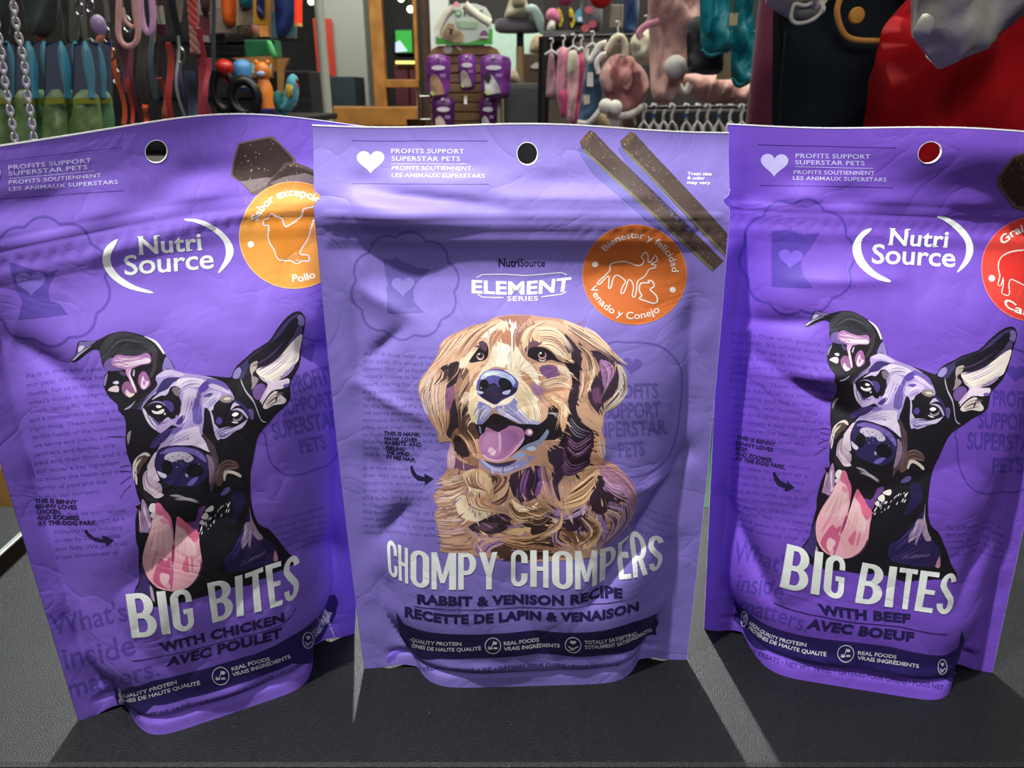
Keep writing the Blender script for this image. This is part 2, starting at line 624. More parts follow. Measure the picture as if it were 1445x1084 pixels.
def flatten(shapes):
    """painter's-order polygons [(pts, colour)] -> non-overlapping triangles and their colours"""
    vs, fs = [], []
    for pts, c in shapes:
        k = len(vs)
        pts = np.asarray(pts, float)
        if (pts[:, 0] * np.roll(pts[:, 1], -1) - np.roll(pts[:, 0], -1) * pts[:, 1]).sum() < 0: pts = pts[::-1]
        vs += [Vector((float(x), float(y))) for x, y in pts]
        fs.append(list(range(k, k + len(pts))))
    es = [(f[i], f[(i + 1) % len(f)]) for f in fs for i in range(len(f))]
    ov, oe, of, ov0, oe0, of0 = delaunay_2d_cdt(vs, es, [], 0, 1e-4, False)
    V = np.array([(v.x, v.y) for v in ov])
    T = np.array([(f[0], f[k], f[k + 1]) for f in of for k in range(1, len(f) - 1)])
    cen = V[T].mean(1)
    own = np.full(len(T), -1)
    order = np.argsort(cen[:, 0])
    cx = cen[order, 0]
    k = 0
    for i, f in enumerate(fs):
        P = np.array([vs[j][:] for j in f])
        lo, hi = np.searchsorted(cx, [P[:, 0].min(), P[:, 0].max()])
        idx = order[lo:hi]
        idx = idx[(cen[idx, 1] >= P[:, 1].min()) & (cen[idx, 1] <= P[:, 1].max())]
        if not len(idx): continue
        q = cen[idx]
        wn = np.zeros(len(q), int)
        A, B = P, np.roll(P, -1, 0)
        for (x0, y0), (x1, y1) in zip(A, B):
            side = (x1 - x0) * (q[:, 1] - y0) - (q[:, 0] - x0) * (y1 - y0)
            wn += ((y0 <= q[:, 1]) & (y1 > q[:, 1]) & (side > 0)).astype(int) - ((y0 > q[:, 1]) & (y1 <= q[:, 1]) & (side < 0)).astype(int)
        own[idx[wn != 0]] = i
    pal = [hexc(c) if isinstance(c, str) else (c or (0, 0, 0, 0)) for _, c in shapes]
    ok = np.array([o >= 0 and shapes[o][1] is not None for o in own])
    if not ok.any(): return np.zeros((0, 3, 2)), np.zeros((0, 4))
    return V[T[ok]], np.array(pal)[own[ok]]


def lay(bag, root, name, T, C, lift, uv=False, material=None, clipbox=None):
    """lay flat triangles (picture positions, or panel coordinates) onto the front panel as one part"""
    if len(T) == 0: return None
    if not uv:
        T = bag.px2uv(T.reshape(-1, 2)).reshape(-1, 3, 2)
    T, C = split_family(T, C, lambda t: t[..., 0] * NU)
    T, C = split_family(T, C, lambda t: t[..., 1] * NV)
    c = T.mean(1)
    ok = (c[:, 0] > 0.004) & (c[:, 0] < 0.996) & (c[:, 1] > 0.003) & (c[:, 1] < 0.997)
    T, C = T[ok], C[ok]
    if len(T) == 0: return None
    T, C = split_family(T, C, lambda t: t[..., 0] * NU - t[..., 1] * NV)
    e1, e2 = T[:, 1] - T[:, 0], T[:, 2] - T[:, 0]
    cr = e1[:, 0] * e2[:, 1] - e1[:, 1] * e2[:, 0]
    T[cr < 0] = T[cr < 0][:, ::-1]
    cen = T.mean(1, keepdims=True)
    q = cen + (T - cen) * (1 - 1e-6)
    Pn = bag.lin(bag.G, q[..., 0], q[..., 1])
    Nn = bag.lin(bag.N, q[..., 0], q[..., 1])
    Nn /= np.linalg.norm(Nn, axis=-1, keepdims=True)
    Pw = (Pn + Nn * lift).reshape(-1, 3)
    n = len(T)
    me = bpy.data.meshes.new(name)
    me.vertices.add(3 * n)
    me.vertices.foreach_set('co', Pw.ravel())
    me.loops.add(3 * n)
    me.loops.foreach_set('vertex_index', np.arange(3 * n))
    me.polygons.add(n)
    me.polygons.foreach_set('loop_start', np.arange(n) * 3)
    me.update()
    me.polygons.foreach_set('use_smooth', np.ones(n, bool))
    at_ = me.color_attributes.new('ink', 'FLOAT_COLOR', 'CORNER')
    at_.data.foreach_set('color', np.repeat(C, 3, 0).ravel())
    me.normals_split_custom_set_from_vertices([tuple(x) for x in Nn.reshape(-1, 3)])
    me.materials.append(material or ink_mat())
    o = bpy.data.objects.new(name, me)
    return link(o, root)


# ---- lettering ---------------------------------------------------------------------
_text_cache = {}


def text_tris(s, bold=0.0, spacing=1.0):
    key = (s, bold, spacing)
    if key in _text_cache: return _text_cache[key]
    cu = bpy.data.curves.new('t', 'FONT')
    cu.body = s
    cu.offset = bold
    cu.space_character = spacing
    cu.resolution_u = 3
    cu.fill_mode = 'FRONT'
    ob = bpy.data.objects.new('t', cu)
    COL.objects.link(ob)
    dg = bpy.context.evaluated_depsgraph_get()
    me = ob.evaluated_get(dg).to_mesh()
    me.calc_loop_triangles()
    V = np.array([(v.co.x, v.co.y) for v in me.vertices])
    T = np.array([t.vertices[:] for t in me.loop_triangles])
    T = V[T]
    ob.evaluated_get(dg).to_mesh_clear()
    bpy.data.objects.remove(ob)
    bpy.data.curves.remove(cu)
    _text_cache[key] = T
    return T


# bold condensed display capitals drawn as strokes
def arcp(cx, cy, rx, ry, a0, a1, n=10):
    return [(cx + rx * math.cos(math.radians(a0 + (a1 - a0) * k / n)), cy + ry * math.sin(math.radians(a0 + (a1 - a0) * k / n))) for k in range(n + 1)]


def ringpoly(cx, cy, rx, ry, tx, ty, a0, a1, n=12):
    """arc band: outer ellipse rx,ry and band thickness tx horizontally, ty vertically"""
    return arcp(cx, cy, rx, ry, a0, a1, n) + arcp(cx, cy, rx - tx, ry - ty, a1, a0, n)


def rect(x0, y0, x1, y1): return [(x0, y0), (x1, y0), (x1, y1), (x0, y1)]


def display_glyph(ch):
    t, h = 0.135, 0.115
    W = {'I': 0.135, 'M': 0.56, ' ': 0.20, 'E': 0.335, 'T': 0.38, 'Y': 0.44, 'P': 0.40, 'S': 0.385}.get(ch, 0.41)
    g = []
    if ch == 'I': g = [rect(0, 0, t, 1)]
    elif ch == 'T': g = [rect(W / 2 - t / 2, 0, W / 2 + t / 2, 1), rect(0, 1 - h, W, 1)]
    elif ch == 'E': g = [rect(0, 0, t, 1), rect(0, 0, W, h), rect(0, 1 - h, W, 1), rect(0, 0.45, W * 0.92, 0.45 + h)]
    elif ch == 'H': g = [rect(0, 0, t, 1), rect(W - t, 0, W, 1), rect(0, 0.45, W, 0.45 + h)]
    elif ch == 'B':
        g = [rect(0, 0, t, 1)]
        for y0, y1, w in ((0, 0.555, W), (0.445, 1, W - 0.02)):
            r = (y1 - y0) / 2
            g += [rect(0, y0, w - 0.2, y0 + h), rect(0, y1 - h, w - 0.2, y1), ringpoly(w - 0.2, (y0 + y1) / 2, 0.2, r, t, h, -90, 90)]
    elif ch in 'PR':
        y0, y1 = 0.4, 1
        g = [rect(0, 0, t, 1), rect(0, y0, W - 0.2, y0 + h), rect(0, y1 - h, W - 0.2, y1), ringpoly(W - 0.2, (y0 + y1) / 2, 0.2, (y1 - y0) / 2, t, h, -90, 90)]
        if ch == 'R': g += [[(W - 0.26, 0.45), (W - 0.12, 0.45), (W + 0.01, 0), (W - 0.13, 0)]]
    elif ch in 'OCG':
        r = W / 2
        top = ringpoly(r, 1 - 0.22, r, 0.22, t, h, 0, 180)
        bot = ringpoly(r, 0.22, r, 0.22, t, h, 180, 360)
        g = [top, bot, rect(0, 0.22, t, 0.78)]
        if ch == 'O': g += [rect(W - t, 0.22, W, 0.78)]
        elif ch == 'C': g += [rect(W - t, 0.22, W, 0.36), rect(W - t, 0.64, W, 0.78)]
        else: g += [rect(W - t, 0.22, W, 0.52), rect(W - t, 0.68, W, 0.78), rect(W * 0.5, 0.52 - h, W, 0.52)]
    elif ch == 'S':
        r = W / 2
        g = [ringpoly(r, 0.745, r, 0.255, t, h, 10, 180), ringpoly(r, 0.255, r, 0.255, t, h, 180, 370),
             [(0, 0.745), (t, 0.745), (t + 0.01, 0.69), (W - 0.03, 0.42), (W, 0.33), (W, 0.255), (W - t, 0.255), (W - t - 0.01, 0.33), (0.05, 0.58), (0, 0.68)]]
    elif ch == 'M':
        g = [rect(0, 0, t, 1), rect(W - t, 0, W, 1), [(0, 1), (t * 1.05, 1), (W / 2 + 0.05, 0.18), (W / 2 - 0.05, 0.18)], [(W, 1), (W - t * 1.05, 1), (W / 2 - 0.05, 0.18), (W / 2 + 0.05, 0.18)]]
    elif ch == 'Y':
        g = [rect(W / 2 - t / 2, 0, W / 2 + t / 2, 0.45), [(0, 1), (t * 1.05, 1), (W / 2 + t / 2, 0.4), (W / 2 - t / 2, 0.4)], [(W, 1), (W - t * 1.05, 1), (W / 2 - t / 2, 0.4), (W / 2 + t / 2, 0.4)]]
    return g, W


def display_tris(s):
    x = 0; shapes = []
    for ch in s:
        g, W = display_glyph(ch)
        for p in g:
            area = sum(p[i][0] * p[(i + 1) % len(p)][1] - p[(i + 1) % len(p)][0] * p[i][1] for i in range(len(p)))
            shapes.append(([(x + a, b) for a, b in (p if area > 0 else p[::-1])], 'ffffff'))
        x += W + (0.055 if ch != ' ' else 0.0)
    T, _ = flatten(shapes)
    return T


def along(line, s):
    """point on a polyline at parameter s in 0..1 (points evenly spaced in s), smooth"""
    p = np.asarray(line, float)
    n = len(p) - 1
    if n == 1: return p[0] + (p[1] - p[0]) * s[..., None]
    x = np.clip(s, 0, 1) * n
    i = np.clip(np.floor(x).astype(int), 0, n - 1)
    t = (x - i)[..., None]
    p0 = p[np.maximum(i - 1, 0)]; p1 = p[i]; p2 = p[i + 1]; p3 = p[np.minimum(i + 2, n)]
    p0 = np.where((i == 0)[..., None], 2 * p1 - p2, p0)
    p3 = np.where((i == n - 1)[..., None], 2 * p2 - p1, p3)
    return 0.5 * (2 * p1 + (-p0 + p2) * t + (2 * p0 - 5 * p1 + 4 * p2 - p3) * t ** 2 + (-p0 + 3 * p1 - 3 * p2 + p3) * t ** 3)


def warp_text(T, base, top, flat_box=None):
    """fit text triangles between a base line and a top line (cap height)"""
    x0, x1 = T[..., 0].min(), T[..., 0].max()
    y0, y1 = flat_box or (0.0, T[..., 1].max())
    s = (T[..., 0] - x0) / (x1 - x0); t = ((T[..., 1] - y0) / (y1 - y0))[..., None]
    return along(base, s) * (1 - t) + along(top, s) * t


CAP = 0.729


class Print:
    """collects flat print of one part of a bag"""
    def __init__(s, bag, root): s.bag, s.root, s.T, s.C = bag, root, [], []

    def text(s, string, base, h, col, bold=0.02, spacing=1.0, top=None, cap=None):
        T = text_tris(string, bold, spacing)
        b = np.asarray(base, float)
        if top is None:
            # perpendicular to the base line
            d = np.gradient(b, axis=0) if len(b) > 2 else np.array([b[1] - b[0]] * 2)
            d /= np.linalg.norm(d, axis=1, keepdims=True)
            hh = np.linspace(h[0], h[1], len(b))[:, None] if isinstance(h, (tuple, list)) else h
            top = b + np.stack([d[:, 1], -d[:, 0]], 1) * hh
        s.put(warp_text(T, b, top, (0.0, cap or CAP)), col)

    def put(s, T, col):
        s.T.append(T); s.C.append(np.repeat([hexc(col)], len(T), 0))

    def shapes(s, shp):
        T, C = flatten(shp)
        s.T.append(T); s.C.append(C)

    def lay(s, name, lift=0.00006, mp=None, root=None, bag=None, material=None):
        T, C = np.concatenate(s.T), np.concatenate(s.C)
        bag = bag or s.bag
        if mp is not None:
            uv = s.bag.px2uv(T.reshape(-1, 2))
            T = mp(uv).reshape(-1, 3, 2)
            return lay(bag, root or s.root, name, T, C, lift, True, material)
        return lay(bag, root or s.root, name, T, C, lift, False, material)


def line_shape(pts, w, closed=False):
    """stroke a polyline with width w (picture px) as quads"""
    p = np.asarray(pts, float)
    n = len(p)
    d = np.roll(p, -1, 0) - np.roll(p, 1, 0)
    if not closed:
        d[0] = p[1] - p[0]; d[-1] = p[-1] - p[-2]
    d /= np.linalg.norm(d, axis=1, keepdims=True) + 1e-9
    nrm = np.stack([d[:, 1], -d[:, 0]], 1)
    ww = (np.asarray(w, float) / 2)
    ww = ww[:, None] if ww.ndim else ww
    a, b = p + nrm * ww, p - nrm * ww
    T = []
    for i in range(n if closed else n - 1):
        j = (i + 1) % n
        T += [(a[i], b[i], b[j]), (a[i], b[j], a[j])]
    return np.array(T)
def adopt(root):
    """children were written in room coordinates: keep them there"""
    M = Matrix.Translation(root.location) @ root.rotation_euler.to_matrix().to_4x4()
    inv = M.inverted()
    for ch in root.children:
        ch.matrix_parent_inverse = inv


# ------------------------------------------------------------------ counter
def counter_mat():
    m = bpy.data.materials.new('speckled_black_laminate')
    m.use_nodes = True
    nt = m.node_tree
    b = nt.nodes['Principled BSDF']
    tc = nt.nodes.new('ShaderNodeTexCoord')
    n = nt.nodes.new('ShaderNodeTexNoise'); n.inputs['Scale'].default_value = 1500; n.inputs['Detail'].default_value = 3
    v = nt.nodes.new('ShaderNodeTexVoronoi'); v.inputs['Scale'].default_value = 140
    r = nt.nodes.new('ShaderNodeValToRGB')
    r.color_ramp.elements[0].position = 0.38; r.color_ramp.elements[0].color = hexc('050608')
    r.color_ramp.elements[1].position = 0.72; r.color_ramp.elements[1].color = hexc('101216')
    nt.links.new(tc.outputs['Object'], n.inputs['Vector']); nt.links.new(tc.outputs['Object'], v.inputs['Vector'])
    nt.links.new(n.outputs['Fac'], r.inputs['Fac'])
    r2 = nt.nodes.new('ShaderNodeValToRGB')           # sparse dust specks
    r2.color_ramp.elements[0].position = 0.0; r2.color_ramp.elements[0].color = (1, 1, 1, 1)
    r2.color_ramp.elements[1].position = 0.045; r2.color_ramp.elements[1].color = (0, 0, 0, 1)
    nt.links.new(v.outputs['Distance'], r2.inputs['Fac'])
    n3 = nt.nodes.new('ShaderNodeTexNoise'); n3.inputs['Scale'].default_value = 60
    nt.links.new(tc.outputs['Object'], n3.inputs['Vector'])
    gt = nt.nodes.new('ShaderNodeMath'); gt.operation = 'GREATER_THAN'; gt.inputs[1].default_value = 0.6
    nt.links.new(n3.outputs['Fac'], gt.inputs[0])
    mul = nt.nodes.new('ShaderNodeMath'); mul.operation = 'MULTIPLY'
    nt.links.new(gt.outputs[0], mul.inputs[0]); nt.links.new(r2.outputs['Color'], mul.inputs[1])
    mx = nt.nodes.new('ShaderNodeMix'); mx.data_type = 'RGBA'
    nt.links.new(mul.outputs[0], mx.inputs['Factor']); nt.links.new(r.outputs['Color'], mx.inputs['A'])
    mx.inputs['B'].default_value = hexc('8c9296')
    vf = nt.nodes.new('ShaderNodeTexVoronoi'); vf.inputs['Scale'].default_value = 620
    nt.links.new(tc.outputs['Object'], vf.inputs['Vector'])
    lf = nt.nodes.new('ShaderNodeMath'); lf.operation = 'LESS_THAN'; lf.inputs[1].default_value = 0.2
    nt.links.new(vf.outputs['Distance'], lf.inputs[0])
    mf = nt.nodes.new('ShaderNodeMix'); mf.data_type = 'RGBA'          # pale flecks in the laminate
    nt.links.new(lf.outputs[0], mf.inputs['Factor']); nt.links.new(mx.outputs['Result'], mf.inputs['A'])
    mf.inputs['B'].default_value = hexc('1a1e1d')
    nt.links.new(mf.outputs['Result'], b.inputs['Base Color'])
    b.inputs['Roughness'].default_value = 0.46
    b.inputs['Specular IOR Level'].default_value = 0.22
    bp = nt.nodes.new('ShaderNodeBump'); bp.inputs['Strength'].default_value = 0.6; bp.inputs['Distance'].default_value = 0.0007
    nt.links.new(n.outputs['Fac'], bp.inputs['Height']); nt.links.new(bp.outputs['Normal'], b.inputs['Normal'])
    return m


CT = counter_mat()
t = thing('counter', 'speckled black laminate counter under the three purple pouches', 'counter', (0.3, 0.37, -0.9))
MB().box((0.304, 0.383, -0.0125), (1.290, 0.240, 0.025), 0.003).build('worktop', CT, t)
MB().box((0.304, 0.39, -0.4625), (1.25, 0.20, 0.874), 0.004).build('cabinet', mat('counter_cabinet', '1b1c1e', 0.5, bump=0.1), t)
MB().box((0.304, 0.2605, -0.013), (1.29, 0.003, 0.022), 0.0008).build('front_edge_strip', mat('counter_edge_strip', '8f9590', 0.35), t)
adopt(t)
t = thing('counter', 'adjoining speckled counter section at the left edge with a steel joint strip', 'counter', (-0.75, 0.37, -0.9))
MB().box((-0.752, 0.383, -0.0125), (0.79, 0.240, 0.025), 0.003).build('worktop', CT, t)
MB().box((-0.752, 0.39, -0.4625), (0.76, 0.20, 0.874), 0.004).build('cabinet', MATS['counter_cabinet'], t)
MB().box((-0.3565, 0.383, 0.0003), (0.004, 0.240, 0.0016), 0.0004).build('joint_strip', mat('joint_steel', 'b4bab4', 0.3, metal=0.8), t)
adopt(t)

# ------------------------------------------------------------------ pouches
def film_mat(name, hx, hx2):
    m = bpy.data.materials.new(name)
    m.use_nodes = True
    nt = m.node_tree
    b = nt.nodes['Principled BSDF']
    tc = nt.nodes.new('ShaderNodeTexCoord')
    n = nt.nodes.new('ShaderNodeTexNoise'); n.inputs['Scale'].default_value = 700; n.inputs['Detail'].default_value = 4
    nt.links.new(tc.outputs['Object'], n.inputs['Vector'])
    mx = nt.nodes.new('ShaderNodeMix'); mx.data_type = 'RGBA'
    mx.inputs['A'].default_value = hexc(hx); mx.inputs['B'].default_value = hexc(hx2)
    nt.links.new(n.outputs['Fac'], mx.inputs['Factor'])
    nt.links.new(mx.outputs['Result'], b.inputs['Base Color'])
    b.inputs['Roughness'].default_value = 0.55
    b.inputs['Specular IOR Level'].default_value = 0.4
    crumple(nt)
    return m


EDGE = mat('white_film_edge', 'f2f2f4', 0.4)
FILM_C = film_mat('lavender_film', '7869b6', '7d6ebc')
FILM_L = film_mat('violet_film', '7456bc', '795cc2')
FILM_R = film_mat('deep_violet_film', '6844b0', '6c49b6')
BACKF = mat('pouch_back_film', '6a50b8', 0.5)


def lean_c(u, v):
    return -0.010 * sstep(0.86, 1.0, v) + 0.0035 * np.sin(u * 3.1) * sstep(0.8, 1, v) + 0.005 * np.exp(-((u - 0.17) / 0.14) ** 2) * np.exp(-((v - 0.875) / 0.028) ** 2)


def lean_l(u, v):
    # top edge bows away right of the hang hole and comes forward again at the right corner
    return (-0.016 * np.exp(-((u - 0.70) / 0.22) ** 2) + 0.006 * np.exp(-((u - 0.15) / 0.2) ** 2)) * sstep(0.6, 1.0, v)


def lean_r(u, v):
    return (0.017 * sstep(0.15, 0.75, u) + 0.001) * sstep(0.84, 0.98, v)


PROF_C = [(0, 0.0165), (0.03, 0.0165), (0.07, 0.0195), (0.16, 0.0225), (0.4, 0.024), (0.58, 0.022), (0.70, 0.016), (0.755, 0.008), (0.80, 0.0045), (0.83, 0.0065), (0.86, 0.0085), (0.885, 0.006), (0.92, 0.002), (1, 0)]
PROF_S = [(0, 0.031), (0.03, 0.029), (0.07, 0.0305), (0.16, 0.032), (0.4, 0.032), (0.6, 0.029), (0.72, 0.020), (0.79, 0.011), (0.83, 0.008), (0.86, 0.0075), (0.89, 0.004), (0.93, 0.001), (1, 0)]

CR_C = [(0.09, 0.76, 0.22, 0.72, 0.03, 0.003), (0.10, 0.64, 0.20, 0.70, 0.022, -0.003), (0.93, 0.46, 0.68, 0.20, 0.036, -0.0085), (0.93, 0.43, 0.80, 0.42, 0.03, 0.003),
        (0.06, 0.60, 0.24, 0.56, 0.02, 0.002), (0.09, 0.30, 0.20, 0.40, 0.03, -0.004), (0.12, 0.905, 0.45, 0.885, 0.016, -0.0035), (0.45, 0.90, 0.8, 0.90, 0.014, 0.002)]
CR_L = [(0.10, 0.74, 0.24, 0.66, 0.04, -0.005), (0.92, 0.62, 0.75, 0.66, 0.04, -0.006), (0.95, 0.2, 0.75, 0.3, 0.05, -0.007), (0.3, 0.84, 0.9, 0.87, 0.02, 0.002)]
CR_R = [(0.08, 0.68, 0.30, 0.70, 0.03, -0.004), (0.09, 0.63, 0.42, 0.54, 0.035, -0.004), (0.12, 0.60, 0.40, 0.62, 0.03, 0.003), (0.06, 0.32, 0.22, 0.15, 0.036, -0.007), (0.90, 0.45, 0.78, 0.2, 0.05, -0.006), (0.2, 0.76, 0.5, 0.77, 0.02, 0.002)]


def flat(p, Y, z=None):
    q = at(p[0], p[1], Y)
    return np.array(q)


bagC = Bag(BL=(-0.0825, 0.328, 0), BR=(0.099, 0.335, 0), TL=flat((433, 178), 0.330), TR=flat((1039, 187), 0.337), prof=PROF_C, creases=CR_C, seed=3, lean=lean_c, margin=0.078, side=3.6, bow=0.0017, topbow=0.0014)
bagL = Bag(BL=(-0.222, 0.291, 0), BR=(-0.0935, 0.357, 0), TL=flat((-129, 226), 0.282), TR=flat((535, 178), 0.366), prof=PROF_S, creases=CR_L, seed=8, lean=lean_l, margin=0.068, m2=0.095, side=4.0, topbow=0.0085)
bagR = Bag(BL=(0.115, 0.361, 0), BR=(0.266, 0.325, 0), TL=flat((1026, 176), 0.362), TR=flat((1566, 190), 0.342), prof=PROF_S, creases=CR_R, seed=15, lean=lean_r, margin=0.058, side=4.2, topbow=0.0012)

rootC = thing('treat_pouch', 'lavender treat pouch with a golden retriever and CHOMPY CHOMPERS, standing in the middle', 'pouch', (0.008, 0.333, 0), 0, 'stand-up pouches on the counter')
rootL = thing('treat_pouch', 'purple BIG BITES WITH CHICKEN pouch with a black dog and an orange round badge', 'pouch', (-0.145, 0.33, 0), 0, 'stand-up pouches on the counter')
rootR = thing('treat_pouch', 'purple BIG BITES WITH BEEF pouch with a black dog and a red round badge', 'pouch', (0.19, 0.343, 0), 0, 'stand-up pouches on the counter')
make_bag(bagC, rootC, FILM_C, BACKF, EDGE, (744.5, 216), 0.0044)
make_bag(bagL, rootL, FILM_L, BACKF, EDGE, (218, 212), 0.0043)
make_bag(bagR, rootR, FILM_R, BACKF, EDGE, (1314, 213), 0.0044)
# ------------------------------------------------------------------ printed artwork
def crop(x0, y0, s):
    return lambda *p: [(x0 + a / s, y0 + b / s) for a, b in p]


def circle(cx, cy, rx, ry=None, n=36):
    ry = ry or rx
    return [(cx + rx * math.cos(2 * math.pi * k / n), cy + ry * math.sin(2 * math.pi * k / n)) for k in range(n)]


def heart(cx, cy, w, h, rot=0.0):
    o = []
    for k in range(40):
        t = 2 * math.pi * k / 40
        x = 16 * math.sin(t) ** 3 / 32
        y = -(13 * math.cos(t) - 5 * math.cos(2 * t) - 2 * math.cos(3 * t) - math.cos(4 * t)) / 29
        x, y = x * w, (y - 0.08) * h
        o.append((cx + x * math.cos(rot) - y * math.sin(rot), cy + x * math.sin(rot) + y * math.cos(rot)))
    return o


def arc_text(pr, s, cx, cy, rx, ry, a0, a1, h, col, bold=0.02, below=False, n=9):
    """text on an ellipse; angles in degrees, counter-clockwise from the right, as seen"""
    A = [math.radians(a0 + (a1 - a0) * k / (n - 1)) for k in range(n)]
    base = [(cx + rx * math.cos(a), cy - ry * math.sin(a)) for a in A]
    k = -h if below else h
    top = [(cx + (rx + k) * math.cos(a), cy - (ry + k) * math.sin(a)) for a in A]
    pr.text(s, base, h, col, bold, top=np.array(top))


def emblem(pr, cx, cy, rx, ry, tilt, col, w=3.2):
    """scalloped seal ring"""
    pts = []
    for k in range(160):
        t = 2 * math.pi * k / 160
        r = 1 + 0.05 * (abs(math.cos(5 * t + 0.3 * math.pi)) * 2 - 1)
        x, y = rx * r * math.cos(t), ry * r * math.sin(t)
        pts.append((cx + x * math.cos(tilt) - y * math.sin(tilt), cy + x * math.sin(tilt) + y * math.cos(tilt)))
    pr.put(line_shape(pts, w, True), col)


def state(pr, f, col, hcol, hrt):
    pr.shapes([(f, col), (hrt, hcol)])


PARA = ["As it is true with people, it is", "our pets. It's what's inside that", "counts. For us at NutriSource", "what's inside is integrity, hard", "work, caring for others, nutrition,",
        "and a commitment to doing the", "right thing. These values matter", "to the health of the communities", "we serve and live in, our", "partners, and families. We", "pets and their food, and it is to",
        "our values a key ingredient", "to ensure the health and the", "family of pets and the", "that is our company.", "", "It is due to our values,", "that sets us apart as a", "company in an industry", "driven by many trends",
        "and fads. We put it all", "in our commitment to", "the best in the bowl so the", "than ever the bond between", "us and pets. It is why we", "choose essence over asterisks."]


def para(pr, x0, y0, dx, dy, sp, h, col, wmul, n=26, right=None, skip=()):
    """body copy in faint ink: starts at (x0, y0), line direction (dx, dy) per letter-height unit"""
    for i, s in enumerate(PARA[:n]):
        if not s or i in skip: continue
        L = len(s) * wmul
        bx, by = x0, y0 + sp * i
        pr.text(s, [(bx, by), (bx + L, by + L * dy / dx)], h, col, 0.006)


def serif_text(pr, s, base, top, col, bars):
    T = text_tris(s, 0.028, 1.0)
    pr.put(warp_text(T, np.array(base, float), np.array(top, float), (0.0, CAP)), col)


def fur(ga, gb, n, w, cols, jit=0.6, seed=0, wj=0.4):
    """n tapering strokes between two guide lines"""
    rs = random.Random(seed)
    ga, gb = np.array(ga, float), np.array(gb, float)
    out = []
    for i in range(n):
        t = min(1, max(0, (i + 0.5) / n + rs.uniform(-0.5, 0.5) / n))
        s0, s1 = rs.uniform(0, 0.15), rs.uniform(0.8, 1.05)
        ss = np.linspace(s0, min(1, s1), 7)
        L = along(ga, ss) * (1 - t) + along(gb, ss) * t
        L = L + np.array([rs.uniform(-jit, jit), rs.uniform(-jit, jit)])
        d = np.gradient(L, axis=0); d /= np.linalg.norm(d, axis=1, keepdims=True) + 1e-9
        nn = np.stack([d[:, 1], -d[:, 0]], 1)
        ww = w * rs.uniform(1 - wj, 1 + wj) * np.sin(np.linspace(0.35, math.pi, 7)) ** 0.8
        pts = list(L + nn * ww[:, None] / 2) + list((L - nn * ww[:, None] / 2)[::-1][1:])
        out.append((pts, cols[rs.randrange(len(cols))] if isinstance(cols, (list, tuple)) else cols))
    return out


def iconset(pr, cx, cy, r, col, kind, sq=1.0):
    pr.put(line_shape(circle(cx, cy, r * sq, r, 28), 1.1, True), col)
    if kind == 0:
        pr.put(line_shape([(cx - r * .6 * sq, cy + r * .1), (cx - r * .2 * sq, cy + r * .25), (cx, cy - r * .2), (cx + r * .1 * sq, cy - r * .6)], 1.2), col)
        pr.shapes([(circle(cx + r * .3 * sq, cy - r * .35, r * .25 * sq, r * .2, 10), col), (circle(cx - r * .35 * sq, cy + r * .35, r * .3 * sq, r * .14, 10), col), (circle(cx + r * .3 * sq, cy + r * .3, r * .3 * sq, r * .14, 10), col)])
    elif kind == 1:
        pr.shapes([(heart(cx, cy - r * .3, r * .8 * sq, r * .55), col)])
        pr.put(line_shape([(cx - r * .6 * sq, cy + r * .2), (cx - r * .2 * sq, cy + r * .45), (cx + r * .2 * sq, cy + r * .4), (cx + r * .65 * sq, cy + r * .15)], 1.3), col)
        pr.put(line_shape([(cx - r * .5 * sq, cy + r * .6), (cx + r * .2 * sq, cy + r * .65)], 1.0), col)
    else:
        for dx, dy in ((-.35, -.3), (.3, -.35), (0, .05), (-.3, .4), (.35, .35)):
            pr.put(line_shape(circle(cx + dx * r * sq, cy + dy * r, r * .2 * sq, r * .2, 10), 0.8, True), col)


WHITE, NAVY, INKD, LAV = 'e9eeea', '231a4e', '1b1638', 'c9c4f2'

# ============ black dog with one folded ear (traced once, printed on both purple pouches)
A_, B_, C_, D_, E_ = crop(90, 430, 6.376), crop(250, 430, 5.705), crop(170, 560, 6.376), crop(180, 690, 6.376), crop(300, 640, 5.42)
K, DP, MP, LP, PW, BR, CREAM = '16131b', '2c2152', '5f4a96', 'a48fca', 'd6c8de', '4c3a3e', 'ddd2c6'


